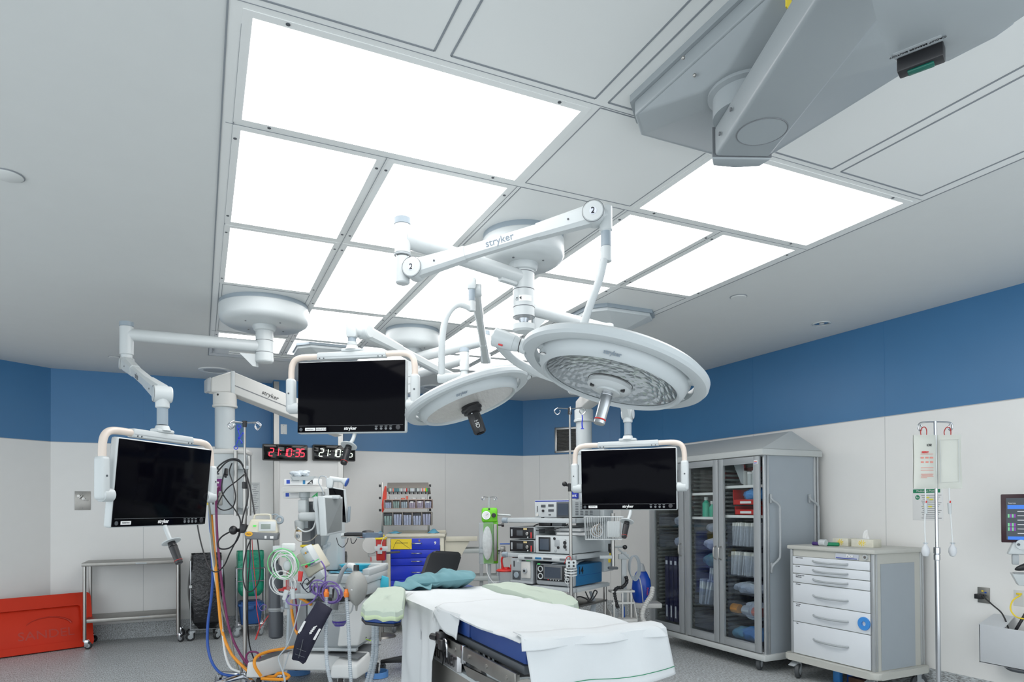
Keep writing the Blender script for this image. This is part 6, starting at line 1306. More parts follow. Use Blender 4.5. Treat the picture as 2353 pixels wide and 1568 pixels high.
# basin and blue cloth on the worktop
pw = P(789, 1331, 5.35); zw = zz(1322)
pw = MA @ Vector((.22, .22, zw)); q = MB(); q.grid(lambda u, v: Vector((-.16+.32*u+.02*math.sin(7*v), -.12+.24*v+.015*math.sin(9*u), .003+.006*math.sin(8*u+3*v)**2)), 14, 12); solo('blue_cloth', q, CYANC, 'rumpled pale blue cloth spread on the machine worktop', 'cloth', loc=pw, rz=-YAW, solid=.002)
q = MB(); q.hull([(x, y, .012) for x, y in rrect(-.09, .09, -.05, .05, .04)], [(x, y, .06) for x, y in rrect(-.12, .12, -.07, .07, .05)]); q.prism(rrect(-.125, .125, -.075, .075, .05), .004, Matrix.Translation((0, 0, .058))); solo('basin', q, CYAN, 'turquoise oval basin standing on the blue cloth', 'basin', loc=pw+CRIGHT*.03+CFWD*.06, rz=-YAW)
q = MB(); q.lathe([(0, -.0), (.045, .0), (.05, .03), (.03, .05), (.012, .055), (.012, .08), (0, .08)], n=24); solo('face_mask', q, CLEAR, 'clear mask lying beside the arm of the breathing bag', 'mask', loc=MA @ Vector((.32, .0, zw+.01)))
o = obj('printed_mask_bag', MB().box((0, 0, 0), (.05, .004, .09), .002), CLEARPK); o.matrix_basis = Matrix.Translation(P(783, 1358, 4.85)) @ Matrix.Rotation(-.6, 4, 'Y'); o['label'] = 'white printed wrapper hanging at the base of the curved bag arm'; o['category'] = 'wrapper'
# clear suction tube standing up with a bag, right of monitor
q = MB(); q.tube([P(736, 1262, 5.2), P(748, 1256, 5.15), P(757, 1250, 5.1), P(754, 1256, 5.1), P(748, 1265, 5.1), P(747, 1285, 5.1), P(747, 1310, 5.1)], [.018, .005], 10, smooth=5); solo('suction_tip', q, CLEAR, 'clear curved suction tube standing behind the patient monitor', 'tube')
# ring guard in light blue near right wheel is on the base; lime cord
cable('lime_cord', [(809, 1474, 5.5), (820, 1467, 5.5), (833, 1466, 5.48), (845, 1471, 5.45), (852, 1473, 5.4)], .004, mat('lime_cord', (.45, .75, .05), .5), 'lime green cord lying over the right side of the machine base')
q = MB(); q.cyl(P(836, 1362, 5.45), P(836, 1462, 5.45), .006, n=8); q.lathe([(0, .03), (.025, .0), (0, 0)], Matrix.Translation(P(836, 1466, 5.45)), n=16); solo('thin_rod', q, BLACK, 'thin black rod standing behind the breathing bag on a round foot', 'rod')
# ================================================================ BACK OF THE ROOM
pc_ = P(955, 1400, 7.6); MC = Matrix.Translation((pc_.x, pc_.y, 0)) @ Matrix.Rotation(-YAW+R(3), 4, 'Z')
t = thing('supply_cart', 'cream medical cart with bright blue drawers numbered 9 behind the black chair', 'cart', M=MC)
zt = P(1, 1236, 7.6).z; hx = .325
q = MB(); q.bx(-hx, -hx+.045, 0, .5, .12, zt-.02, .006); q.bx(hx-.045, hx, 0, .5, .12, zt-.02, .006); q.bx(-hx, hx, .01, .5, .12, .17, .005); q.bx(-hx, hx, .46, .5, .12, zt-.02, .004); q.bx(-hx+.04, hx-.04, 0, .5, zt-.115, zt-.02, .004); fr = obj('body', q, CREAM, t)
q = MB(); q.bx(-hx-.012, hx+.012, -.015, .52, zt-.022, zt+.012, .006); q.bx(-hx, hx, .47, .5, zt, zt+.04, .005); obj('top', q, CREAM, t)
zf = [1251, 1268, 1287.5, 1305, 1338, 1375, 1412]; ZD = [P(1, y, 7.6).z-.005 for y in zf]; ZD[0] = P(1, 1243, 7.6).z
for k in range(6):
    q = MB(); q.bx(-hx+.048, hx-.048, -.006, .40, ZD[k+1]+.002, ZD[k]-.002, .003); dr = obj('drawer', q, BLUEP, t)
    zc = (ZD[k]+ZD[k+1])/2+.008; q = MB(); q.tube([(-.035, -.006, zc), (-.033, -.03, zc), (.063, -.03, zc), (.065, -.006, zc)], .006, 8, smooth=3); obj('handle', q, CHROME, dr)
    if k == 0:
        q = MB(); q.bx(-hx+.05, -.04, -.008, -.006, ZD[1]+.006, ZD[0]-.006); st = obj('yellow_label', q, YELLOW, dr)
        text('EXPIRING MEDICATIONS', .013, INKD, st, FR(-.155, -.0088, (ZD[0]+ZD[1])/2+.012), name='label_text'); q = MB(); q.tube([(-.25, -.009, ZD[1]+.014), (-.20, -.009, ZD[0]-.02), (-.13, -.009, (ZD[0]+ZD[1])/2-.004), (-.06, -.009, ZD[1]+.012)], .0018, 5, smooth=3); obj('pen_stroke', q, INKD, st)
        text('9', .045, PAPER, dr, FR(.225, -.0075, (ZD[0]+ZD[1])/2+.008), name='numeral', bold=.002)
q = MB(); q.prism([(-.05, .0), (.05, 0), (.035, -.035), (-.035, -.035)], .003, FR(-.09, -.001, zt-.04)); obj('lock_badge', q, GREYCAP, fr)
q = MB(); q.cyl((.045, .0, zt-.06), (.045, -.006, zt-.06), .012, n=16); obj('key_lock', q, mat('brass', (.45, .30, .12), .3, 1), fr)
text('FOR EMPTYING SHARPS', .012, MGREY, fr, FR(-.22, -.0012, zt-.07), name='small_print')
for x in (-.26, .26):
    for y in (.06, .44): caster(t, x, y, .055, .125, MGREY, LGREY, ang=R(-70), wd=.03)
q = MB(); q.bx(hx+.02, hx+.38, .05, .40, zt-.06, zt-.035, .004); q.bx(hx+.02, hx+.38, .04, .055, zt-.075, zt-.02, .003); fs = obj('side_shelf', q, CREAM, t)
q = MB(); q.hull([(hx+.01, .06, zt-.06), (hx+.30, .06, zt-.06), (hx+.16, .06, zt-.30), (hx+.01, .06, zt-.30)], [(hx+.01, .08, zt-.06), (hx+.30, .08, zt-.06), (hx+.16, .08, zt-.30), (hx+.01, .08, zt-.30)]); obj('shelf_gusset', q, CREAM, fs)
# rack behind the cart
rk = lambda px, py, d=8.05: MC.inverted() @ P(px, py, d)
z = lambda y: P(1, y, 8.05).z
xl, xr = rk(880, 1150).x, rk(984, 1150).x
q = MB()
t2 = thing('organiser_rack', 'wall-like rack of tilting bins standing at the back of the blue cart', 'rack', M=MC); ry = .47
for x, y1 in ((xl-.01, 1114), (xr, 1116)):
    q = MB(); q.bx(x-.012, x+.012, ry, ry+.03, zt+.01, z(y1), .002); obj('upright', q, STEEL, t2)
    for y in (1122, 1150, 1178):
        q = MB(); q.box((x-.025 if x < 0 else x+.022, ry-.004, z(y)), (.022, .03, .03), .003); obj('black_clamp', q, BLACK, t2)
x0, x1 = rk(887, 1150).x, rk(990, 1150).x
q = MB(); q.hull([(x0+.02, ry-.02, z(1115)), (x1-.03, ry-.02, z(1115)), (x1-.03, ry, z(1115)), (x0+.02, ry, z(1115))], [(x0+.03, ry-.14, z(1128)), (x1, ry-.14, z(1128)), (x1, ry, z(1142)), (x0+.03, ry, z(1142))], bev=.004); obj('syringe_hood', q, mat('taupe_plastic', (.30, .27, .24), .5), t2)
q = MB(); q.bx(x0+.03, x1-.01, ry-.13, ry-.01, z(1136.5), z(1128)); obj('dark_slot_body', q, DGREY, t2)
random.seed(11); cols = [GREENPK, MINTP, LGREY, ORLIGHT, TEALCLOTH, TEALCLOTH, TEALCLOTH, TEALCLOTH, MINTP, CARD, LGREY, PINKP, CARD, RED, LGREY, MGREY, MINTP, BLUEPK, CARD, LGREY, DGREY, MINTP, CARD, LGREY, PINKP, ORLIGHT, PAPER, ORANGE, mat('bright_green_tab', (.05, .7, .1), .5)]
for k, m_ in enumerate(cols):
    xa = x0+.05+(x1-x0-.08)*k/len(cols); w_ = (x1-x0-.08)/len(cols)*.8; q = MB(); q.box((xa+w_/2, ry-.134, z(1132.5)), (w_, .008, .040), .001); o = obj('colour_tab', q, m_, t2)
    q = MB(); q.cyl((xa+w_/2, ry-.10, z(1137)), (xa+w_/2, ry-.11, z(1140)-.008*(k % 3)), .0055, n=8); obj('needle_cap', q, CARD if k % 3 else MGREY, t2)
def binrow(y0, y1, xa, xb, n, fills, dep, bm):
    zb_, zt_ = z(y1), z(y0); w_ = (xb-xa)/n
    q = MB(); q.bx(xa, xb, ry-dep, ry, zb_-.008, zb_, .002); q.bx(xa, xb, ry-dep, ry, zt_, zt_+.008, .002); q.bx(xa, xb, ry-.01, ry, zb_, zt_)
    for k in range(n+1): q.bx(xa+w_*k-.004, xa+w_*k+.004, ry-dep, ry, zb_, zt_, .001)
    obj('bin_frame', q, bm, t2)
    for k in range(n):
        q = MB(); q.hull([(xa+w_*k+.008, ry-dep-.01, zb_+.004), (xa+w_*(k+1)-.008, ry-dep-.01, zb_+.004), (xa+w_*(k+1)-.008, ry-dep+.005, zb_+.004), (xa+w_*k+.008, ry-dep+.005, zb_+.004)], [(xa+w_*k+.008, ry-dep-.03, zt_-.01), (xa+w_*(k+1)-.008, ry-dep-.03, zt_-.01), (xa+w_*(k+1)-.008, ry-dep-.024, zt_-.01), (xa+w_*k+.008, ry-dep-.024, zt_-.01)]); obj('tilt_bin', q, BIN, t2)
        hgt = (zt_-zb_)*(.72+.2*((k*37) % 10)/10)
        for j in range(3):
            q = MB(); q.box((xa+w_*(k+.22+.27*j), ry-dep*.6, zb_+hgt/2), (w_*.22, dep*.5, hgt), .003, Matrix.Rotation(.05*(j-1), 3, 'Y')); obj('packets', q, fills[k], t2)
TAUPE = MATS['taupe_plastic']
binrow(1155.5, 1173.5, rk(886, 1160).x, rk(994, 1160).x, 6, [BLUEPK, GREENPK, MINTP, PINKP, PINKP, LILACP], .13, mat('tan_bin_frame', (.42, .31, .26), .5))
binrow(1183.5, 1212, rk(884, 1195).x, rk(993, 1195).x, 5, [GREENPK, BLUEPK, BLUEPK, BLUEPK, LILACP], .15, TAUPE)
for k in (3, 4, 5):
    w_ = (rk(994, 1160).x-rk(886, 1160).x)/6; q = MB(); q.box((rk(886, 1160).x+w_*(k+.5), ry-.162, z(1160)), (w_*.4, .002, .014)); obj('white_tag', q, PAPER, t2)
for px, w_, h_, m_, lb in ((894, .035, .05, WHITE2, 'white bottle standing at the left end on the upper bin row'), (911, .035, .025, CARD, 'small white pot on the upper bin row left of the coral ones'), (927, .045, .02, ORLIGHT, 'low coral pot on the upper bin row'), (936.5, .03, .042, ORLIGHT, 'taller coral pot on the upper bin row'), (953, .06, .022, CARD, 'white tape roll on the upper bin row right of the coral pots'), (973, .06, .022, CARD, 'white tape roll at the right end of the upper bin row')):
    c = rk(px, 1150); q = MB(); q.cyl((0, 0, 0), (0, 0, h_), w_/2, n=20, bev=.003); o = solo('medicine_pot', q, m_, lb, 'pot'); o.matrix_basis = MC @ Matrix.Translation((c.x, ry-.07, z(1155.5)+.008))
q = MB(); pts = [(884, 1118), (888, 1118), (889, 1135), (887, 1155), (883, 1172), (880, 1178), (877.5, 1178), (877, 1160), (880, 1135)]
q.hull([P(x, y, 7.98) for x, y in pts], [P(x, y, 8.02) for x, y in pts], bev=.004); solo('red_bag', q, mat('orange_red_plastic_bag', (.75, .05, .02), .4, bump=.8, bscale=20), 'narrow orange-red bag hanging from the left upright of the organiser rack', 'bag')
for a, b_, lb in ((872, 884, 'blue folded cloth at the left rear edge of the cream cart top'), (897, 925, 'blue cloth lying on the cream cart top in front of the rack'), (985, 1010, 'blue cloth peak at the right end of the cream cart top')):
    A_, B_ = rk(a, 1229), rk(b_, 1229); q = MB(); q.grid(lambda u, v: Vector((A_.x+(B_.x-A_.x)*u, .22+.2*v, zt+.014+(.045 if b_ > 1000 else .022)*math.sin(math.pi*u)*math.sin(math.pi*v)+.004*math.sin(9*u+5*v))), 10, 8); o = solo('blue_cloth', q, CYANC, lb, 'cloth', solid=.002); o.matrix_basis = MC.copy()
# sharps bins
pw = P(862, 1262, 7.3); t = thing('sharps_container', 'white rounded sharps container with a round lid left of the blue cart', 'sharps bin', pw, -YAW)
q = MB(); q.box((0, .05, .03), (.17, .16, .26), .04, seg=4); q.box((.01, .05, -.12), (.15, .15, .16), .03, seg=3); obj('body', q, WHITE2, t)
q = MB(); q.cyl((-.045, -.03, .04), (-.045, -.045, .04), .088, n=36, bev=.004); obj('round_lid', q, WHITE2, t)
q = MB(); q.box((-.04, -.032, -.11), (.008, .003, .05)); obj('red_text_strip', q, INKR, t)
q = MB(); q.cyl((.06, .08, -.19), (.06, .08, -.58), .016, n=16); obj('pole', q, STEEL2, t)
q = MB(); q.cyl((.06, .08, -.58), (.06, .08, -1*pw.z), .016, n=16); q.lathe([(.02, -pw.z+.05), (.14, -pw.z+.02), (.15, -pw.z), (0, -pw.z)], Matrix.Translation((.06, .08, 0)), n=28); obj('foot', q, STEEL2, t)
pw = P(876, 1262, 7.05); t = thing('sharps_container', 'red sharps container with yellow lid and white latch left of the blue cart', 'sharps bin', pw, -YAW)
q = MB(); q.hull([(-.045, -.04, -.12), (.045, -.04, -.12), (.045, .04, -.12), (-.045, .04, -.12)], [(-.05, -.045, .10), (.05, -.045, .10), (.05, .045, .10), (-.05, .045, .10)], bev=.008); obj('body', q, mat('deep_red_plastic', (.42, .025, .02), .35), t)
q = MB(); q.cyl((0, .05, -.05), (.15, .25, -.05), .012, n=10); q.cyl((0, .06, -.1), (-.03, .08, -pw.z), .010, n=10); obj('mount_bar', q, STEEL2, t)
q = MB(); q.bx(-.055, .055, -.05, .05, .10, .125, .006); q.bx(-.045, .03, -.04, .04, .125, .15, .008); obj('lid', q, YELLOW, t)
q = MB(); q.bx(-.06, .08, -.054, -.045, -.02, .03, .004); q.bx(-.03, .02, -.056, -.046, -.05, .05, .004); lt = obj('latch', q, WHITE, t)
q = MB(); q.cyl((.01, -.056, .005), (.01, -.064, .005), .013, n=16); obj('red_button', q, RED, lt)
q = MB(); q.tube([(.01, -.06, .02), (.02, -.06, .08), (.04, -.055, .12), (.06, -.05, .13)], .004, 6, smooth=4); obj('wire_bail', q, WHITE, t)
q = MB(); q.lathe([(0, -.05), (.03, -.05), (.035, .0), (.03, .02), (.012, .03), (.012, .05), (0, .05)], n=20); solo('clear_bottle', q, CLEAR, 'small clear bottle with yellow liquid tint beside the machine worktop', 'bottle', loc=P(862, 1340, 6.0))
q = MB(); q.hull([(-.03, -.03, -.05), (.05, -.03, -.05), (.05, .03, -.05), (-.03, .03, -.05)], [(-.01, -.03, .05), (.05, -.03, .03), (.05, .03, .03), (-.01, .03, .05)], bev=.006); solo('cyan_pouch', q, CYAN, 'bright cyan pouch wedged between the machine and the green arm board', 'pouch', loc=P(878, 1336, 5.6))
# grey shelf trolley
pt = P(1100, 1270, 7.75); t = thing('shelf_trolley', 'pale grey plastic shelf trolley behind the chair and the green infuser', 'trolley', (pt.x, pt.y, 0), -YAW+R(3))
sg = mat('pale_grey_trolley', (.42, .45, .44), .5)
for y, nm in ((1268, 'shelf'), (1332, 'shelf'), (1402, 'shelf')):
    z_ = P(1, y, 7.7).z; q = MB(); q.bx(-.24, .24, -.05, .35, z_-.05, z_, .01); q.bx(-.22, .22, -.03, .33, z_-.002, z_+.001); obj(nm, q, sg, t)
for x in (.03, .225):
    for y in (.0, .32): q = MB(); q.bx(x-.02, x+.02, y-.02, y+.02, .09, P(1, 1266, 7.7).z-.04, .004); obj('post', q, mat('trolley_post', (.33, .345, .35), .5), t)
for x in (-.2, .2):
    for y in (.0, .3): caster(t, x, y, .04, .1, MGREY, LGREY, wd=.025)
# office chair
pb = P(960, 1540, 5.85); cc = Vector((pb.x, pb.y, 0)); t = thing('office_chair', 'black swivel chair behind the head end of the operating table', 'chair', cc, -YAW+R(-12))
lc = lambda px, py, d: t.matrix_basis.inverted() @ P(px, py, d)
q = MB(); q.cyl((0, 0, .06), (0, 0, .44), .025, n=20); q.cyl((0, 0, .05), (0, 0, .22), .035, n=20); obj('gas_column', q, BLACK, t)
for k in range(5):
    a = R(200+72*k); v = Vector((math.cos(a), math.sin(a), 0)); n_ = Vector((-v.y, v.x, 0)); q = MB()
    q.hull([v*.02-n_*.028+Vector((0, 0, .075)), v*.32-n_*.018+Vector((0, 0, .075)), v*.32+n_*.018+Vector((0, 0, .075)), v*.02+n_*.028+Vector((0, 0, .075))], [v*.02-n_*.025+Vector((0, 0, .15)), v*.32-n_*.014+Vector((0, 0, .10)), v*.32+n_*.014+Vector((0, 0, .10)), v*.02+n_*.025+Vector((0, 0, .15))], bev=.005); obj('base_arm', q, BLACK, t)
    caster(t, v.x*.30, v.y*.30, .032, .08, BLACK, DGREY, ang=a+1.2, wd=.045)
st = lc(915, 1425, 5.55); q = MB(); q.hull([(x, y, .46) for x, y in rrect(-.23, .25, -.22, .24, .08)], [(x, y, .535) for x, y in rrect(-.25, .27, -.25, .26, .09)], bev=.015); obj('seat', q, mat('black_vinyl', (.014, .015, .017), .35), t)
q = MB(); q.hull([(x, y, .40) for x, y in rrect(-.10, .10, -.10, .10, .03)], [(x, y, .46) for x, y in rrect(-.19, .2, -.18, .2, .05)], bev=.01); obj('seat_shell', q, DGREY, t)
c4 = [(970, 1325, 5.95), (1047, 1328, 6.15), (1063, 1270, 6.30), (993, 1265, 6.12)]
V = [lc(*p) for p in c4]; n_ = (V[1]-V[0]).cross(V[3]-V[0]).normalized(); n_ = n_ if n_.y > 0 else -n_
q = MB(); ce = sum(V, Vector())/4; ux, uy = (V[1]-V[0]+V[2]-V[3])/4, (V[3]-V[0]+V[2]-V[1])/4
uy = uy*1.5; ce = ce-uy*.33
out = rrect(-1, 1, -1, 1, .28, 6); q.hull([ce+ux*x*.98+uy*y+n_*.0 for x, y in out], [ce+ux*x+uy*y+n_*.065 for x, y in out], bev=.014); obj('backrest', q, MATS['black_vinyl'], t)
q = MB(); q.tube([(.0, .12, .45), (.02, .30, .50), ce-uy*.6+n_*.07], .022, 10, smooth=6); obj('back_bar', q, BLACK, t)

# ================================================================ OPERATING TABLE
t = thing('operating_table', 'operating table with blue mattress, steel side rails and pedestal in the foreground', 'operating table', (1.44, 3.2, 0)); OT = t
ZT = .885
def ob(name, q, m, par=t, **k): return obj(name, q, m, par, W=True, **k)
for y0, y1 in ((2.38, 2.98), (2.995, 3.62), (3.635, 4.12), (4.13, 4.42)):
    q = MB(); q.bx(1.165, 1.715, y0, y1, ZT-.095, ZT-.006, .016); ob('mattress_section', q, BLUE)
q = MB(); q.bx(1.17, 1.71, 2.40, 4.40, ZT-.135, ZT-.10, .004); ob('table_frame', q, DGREY)
for x in (1.135, 1.735):
    for y0, y1 in ((2.40, 2.98), (3.00, 3.62), (3.65, 4.10)):
        q = MB(); q.bx(x-.006, x+.006, y0, y1, ZT-.19, ZT-.125, .003); q.bx(x-.02 if x > 1.4 else x+.006, x+.006 if x > 1.4 else x+.03, y0+.03, y1-.03, ZT-.165, ZT-.14); rl = ob('side_rail', q, STEEL2)
        for yy in (y0+.08, (y0+y1)/2, y1-.08):
            q = MB(); sx_ = -1 if x < 1.4 else 1; q.cyl((x+sx_*.005, yy, ZT-.158), (x+sx_*.010, yy, ZT-.158), .010, n=14); obj('rail_screw', q, STEEL, rl, W=True)
for y in (2.99, 3.63):
    q = MB(); q.box((1.135, y, ZT-.165), (.016, .03, .09), .004); ob('rail_joint', q, CHROME)
q = MB(); q.hull([(1.14, 2.42, ZT-.20), (1.14, 3.0, ZT-.22), (1.14, 2.95, ZT-.26), (1.14, 2.60, ZT-.24)], [(1.15, 2.42, ZT-.20), (1.15, 3.0, ZT-.22), (1.15, 2.95, ZT-.26), (1.15, 2.60, ZT-.24)]); ob('leg_plate_arm', q, STEEL2)
q = MB(); q.hull([(1.15, 2.38, ZT-.20), (1.15, 2.75, ZT-.20), (1.15, 2.55, ZT-.32), (1.15, 2.40, ZT-.42)], [(1.165, 2.38, ZT-.20), (1.165, 2.75, ZT-.20), (1.165, 2.55, ZT-.32), (1.165, 2.40, ZT-.42)]); ob('foot_bracket', q, PAINT)
q = MB(); q.box((1.115, 3.24, ZT-.13), (.05, .07, .06), .006); q.box((1.10, 3.18, ZT-.15), (.04, .05, .05), .006); q.cyl((1.10, 3.26, ZT-.13), (1.085, 3.31, ZT-.13), .018, n=10); ob('rail_clamp', q, BLACK)
q = MB(); q.tube([(1.10, 3.17, ZT-.12), (1.095, 3.12, ZT-.12), (1.095, 3.105, ZT-.16), (1.10, 3.12, ZT-.20)], .005, 8, smooth=4); ob('clamp_bail', q, CHROME)
# motor housings below the top
q = MB(); q.hull([(1.15, 3.12, .60), (1.15, 3.44, .60), (1.16, 3.46, ZT-.16), (1.16, 3.14, ZT-.15)], [(1.17, 3.10, .60), (1.17, 3.42, .60), (1.18, 3.44, ZT-.16), (1.18, 3.12, ZT-.15)], bev=.006); pl = ob('logo_plate', q, mat('satin_plate', (.40, .40, .41), .3, .8))
text('stryker', .115, BLACK, pl, face((1.1475, 3.30, .655), (0, -1, 0), (0, 0, 1)), W=True, name='logo')
for k in range(5):
    q = MB(); x = 1.215+.025*k; q.hull([(x, 2.96+.01*k, .63), (x, 3.11, .61), (x, 3.11, ZT-.14), (x, 3.01, ZT-.14)], [(x+.010, 2.96+.01*k, .63), (x+.010, 3.11, .61), (x+.010, 3.11, ZT-.14), (x+.010, 3.01, ZT-.14)]); pk_ = ob('gear_plate', q, LGREY if k % 2 else STEEL)
    q = MB(); q.cyl((x-.003, 3.04, ZT-.20-.02*k), (x+.013, 3.04, ZT-.20-.02*k), .009, n=12); obj('bolt', q, mat('brass', (.45, .30, .12), .3, 1), pk_, W=True)
q = MB(); q.bx(1.20, 1.60, 3.10, 3.75, ZT-.29, ZT-.13, .02); ob('lift_head', q, DGREY)
q = MB(); q.sph((1.42, 2.98, .65), .11, 12, (1.1, 1, .7)); ob('bellows', q, BLACK)
q = MB(); q.tube([(1.33, 2.88, .60), (1.33, 2.85, .615), (1.42, 2.83, .615), (1.42, 2.86, .60)], .005, 8, smooth=3); ob('release_bar', q, WHITE)
q = MB(); q.bx(1.18, 1.52, 2.93, 3.85, .12, .585, .006); ob('pedestal', q, mat('pedestal_steel', (.34, .325, .30), .4, .6))
q = MB(); q.bx(1.17, 1.53, 2.92, 3.86, .583, .605, .006); ob('pedestal_top', q, PAINT)
q = MB(); q.bx(1.16, 1.70, 2.85, 4.05, .03, .14, .03); ob('floor_base', q, LGREY)
for x in (1.25, 1.66):
    for y in (3.0, 4.0): q = MB(); q.cyl((x-.02, y, .03), (x+.02, y, .03), .03, n=18); ob('base_wheel', q, BLACK)
# arm boards
def armboard(lb, pts, z, zc):
    t = thing('arm_board', lb, 'arm board', (sum(p[0] for p in pts)/len(pts), sum(p[1] for p in pts)/len(pts), z))
    c = Vector((t.location.x, t.location.y, 0)) if t.location.length else t.matrix_basis.translation
    c = t.matrix_basis.translation
    q = MB(); q.hull([(x, y, z-.065) for x, y in pts], [(x, y, z-.012) for x, y in pts], bev=.008); obj('blue_pad', q, BLUE, t, W=True)
    q = MB(); q.hull([(x, y, z-.08) for x, y in pts], [(x, y, z-.064) for x, y in pts], bev=.003); obj('black_plate', q, BLACK, t, W=True)
    return t
la = [(.82, 3.32), (.765, 3.40), (.775, 3.53), (1.02, 4.20), (1.16, 4.18), (1.16, 4.08), (.925, 3.30), (.88, 3.27)]
armboard('blue padded arm board sticking out at the left of the table', [(x-.005, y) for x, y in la], .905, 0)
def nz(x, y): return .004*math.sin(7*x+3*y)+.003*math.sin(13*y-5*x+1)+.0025*math.sin(23*x+11*y)
def drape(name, lb, pts, z, hem=.02, drop=.05, side=None):
    """cloth laid over a board: top face plus a short skirt"""
    n = len(pts); cx0, cy0 = sum(p[0] for p in pts)/n, sum(p[1] for p in pts)/n
    P_ = [Vector((x, y, 0)) for x, y in pts]; dense = []
    for i in range(n):
        for k in range(6): dense.append(P_[i].lerp(P_[(i+1) % n], k/6))
    ce = Vector((cx0, cy0, 0)); q = MB(); N = len(dense)
    def ring(k, zz_, wob): return [ce+(p-ce)*k+Vector((0, 0, zz_+(nz(p.x*k*2, p.y*k*2)*.8 if k < 1 else wob*math.sin(i*.9)+wob*.5*math.sin(i*.33+2)))) for i, p in enumerate(dense)]
    rings = [ring(.02, z+.004, 0), ring(.35, z+.004, .003), ring(.7, z+.003, .004), ring(.97, z, .003), ring(1.03, z-.012, .003), ring(1.045, z-drop*.6, .003), ring(1.05, z-drop, .004)]
    vs = [[q.bm.verts.new(v) for v in r_] for r_ in rings]
    for a, (A_, B_) in enumerate(zip(vs, vs[1:])):
        for i in range(N): q.bm.faces.new([A_[i], A_[(i+1) % N], B_[(i+1) % N], B_[i]]).material_index = 1 if a == len(vs)-2 else 0
    return solo(name, q, [GCLOTH, GHEM], lb, 'drape', solid=.004)
drape('arm_board_cover', 'pale green cloth with a yellow-green hem over the left arm board', la, .912, drop=.055)
ra = [(1.70, 4.02), (1.88, 4.10), (1.93, 3.80), (1.93, 3.50), (1.84, 3.20), (1.76, 3.12), (1.68, 3.14), (1.70, 3.5)]
armboard('blue arm board on the right side of the table, mostly hidden by green cloth', [(x-.0, y) for x, y in ra], .905, 0)
drape('arm_board_cover', 'pale green cloth over the right arm board, in front of the equipment shelves', [(1.69, 4.06), (1.90, 4.15), (1.95, 3.80), (1.95, 3.48), (1.86, 3.16), (1.77, 3.05), (1.68, 3.10), (1.70, 3.5)], .915, drop=.06)
# sheets
random.seed(5)
def nz(x, y): return .004*math.sin(7*x+3*y)+.003*math.sin(13*y-5*x+1)+.0025*math.sin(23*x+11*y)
def sheet_over(name, lb, x0, x1, y0, y1, z, left, right, foot=None, nx=60, ny=60, head=0, z2=0):
    """sheet on the table top; left/right give the hang below the edge as a function of y; foot hangs over the near end"""
    q = MB()
    def fn(u, v):
        y = y0+(y1-y0)*v; hl, hr = left(y), right(y); Wt = x1-x0; tot = hl+Wt+hr; s_ = u*tot
        if s_ < hl: d_ = hl-s_; x = x0-.012-.05*min(1, d_*3)*(.5+.5*math.sin(y*17)) ; zz_ = z-d_; x += .012*math.sin(y*31+d_*9)*min(1, d_*5)
        elif s_ > hl+Wt: d_ = s_-hl-Wt; x = x1+.012+.06*min(1, d_*3)*(.5+.5*math.sin(y*13)); zz_ = z-d_
        else: x = x0+s_-hl; zz_ = z+nz(x, y)+.006*math.exp(-((x-x0)/.03)**2)*0
        e = min(abs(s_-hl), abs(s_-hl-Wt)); zz_ -= .012*math.exp(-(e/.02)**2)
        return Vector((x, y, zz_))
    q.grid(fn, nx, ny)
    if foot:
        def fg(u, v):
            d_ = foot(u)*v; x = x0-.01+(x1-x0+.02)*u+.05*v*(u-.3); b_ = fn((left(y0)+(x-x0))/(left(y0)+(x1-x0)+right(y0)), 0)
            k_ = min(1, v*5); return Vector((x, y0+.03*(1-k_)-.012*k_-.04*max(0, v-.2)-.012*math.sin(u*14)*v, z+.004+nz(x, y0+.03*(1-k_))*(1-v)-d_*max(0, v-.06)))
        q.grid(fg, nx, 20)
    return q
# under sheet toward the head, with a long hang at the left
q = sheet_over('s', '', 1.135, 1.745, 3.22, 4.14, ZT+.006, lambda y: .10+.50*max(0, min(1, (y-3.30)/.08))*max(0, min(1, (4.0-y)/.1)), lambda y: .10)
o = solo('table_sheet', q, WCLOTH, 'white cotton sheet over the head half of the table, hanging long at the left', 'sheet', solid=.004)
q = sheet_over('s', '', 1.145, 1.76, 2.36, 3.40, ZT+.018, lambda y: .004+.0*y+.02*max(0, math.sin(y*5)), lambda y: .16, foot=lambda u: .045)
o = solo('table_sheet', q, WCLOTH, 'white cotton sheet over the foot half of the table, draped over its near end', 'sheet', solid=.004)
# folded-back flap on the left rail
q = MB(); q.grid(lambda u, v: Vector((1.135-.02*v-.012*math.sin(u*5), 3.36-.30*u+.02*v*(1-u), ZT+.014-(.035+.10*u)*v+.012*math.sin(u*8)*(v > .4))), 16, 8)
solo('sheet_flap', q, WCLOTH, 'folded corner of white sheet hanging over the left steel rail', 'sheet', solid=.004)
# second lower sheet at the foot with green seam
def s2(u, v):
    x = 1.14+.68*u; k = min(1, v/.18); w_ = max(0, (v-.18)/.82)
    return Vector((x+.03*u*w_+.08*max(0, u-.75)*w_, 2.44-.105*k-.06*w_-.02*math.sin(u*9+1)*w_+.18*max(0, u-.72)*w_, ZT+.026+nz(x, 2.4)-.012*max(0, k-.8)*5-.205*w_-.02*max(0, u-.9)*w_))
q = MB(); q.grid(s2, 50, 16); o = solo('foot_sheet', q, WCLOTH, 'outer white sheet hanging at the foot of the table with a thin green seam', 'sheet', solid=.003)
q = MB(); q.tube([s2(k/50, .86)+Vector((0, -.004, 0)) for k in range(51)], .0016, 6); q.tube([s2(k/50, .86)+Vector((0, .004, 0)) for k in range(51)], .0016, 6); obj('green_seam', q, INKG, o, W=True)
def s3(u, v): return Vector((1.80+.14*u+.02*v, 2.42+.03*u*math.sin(3*v)-.06*v+.10*u, ZT-.02-.17*v-.11*u*(1-v)+.005*math.sin(9*v)))
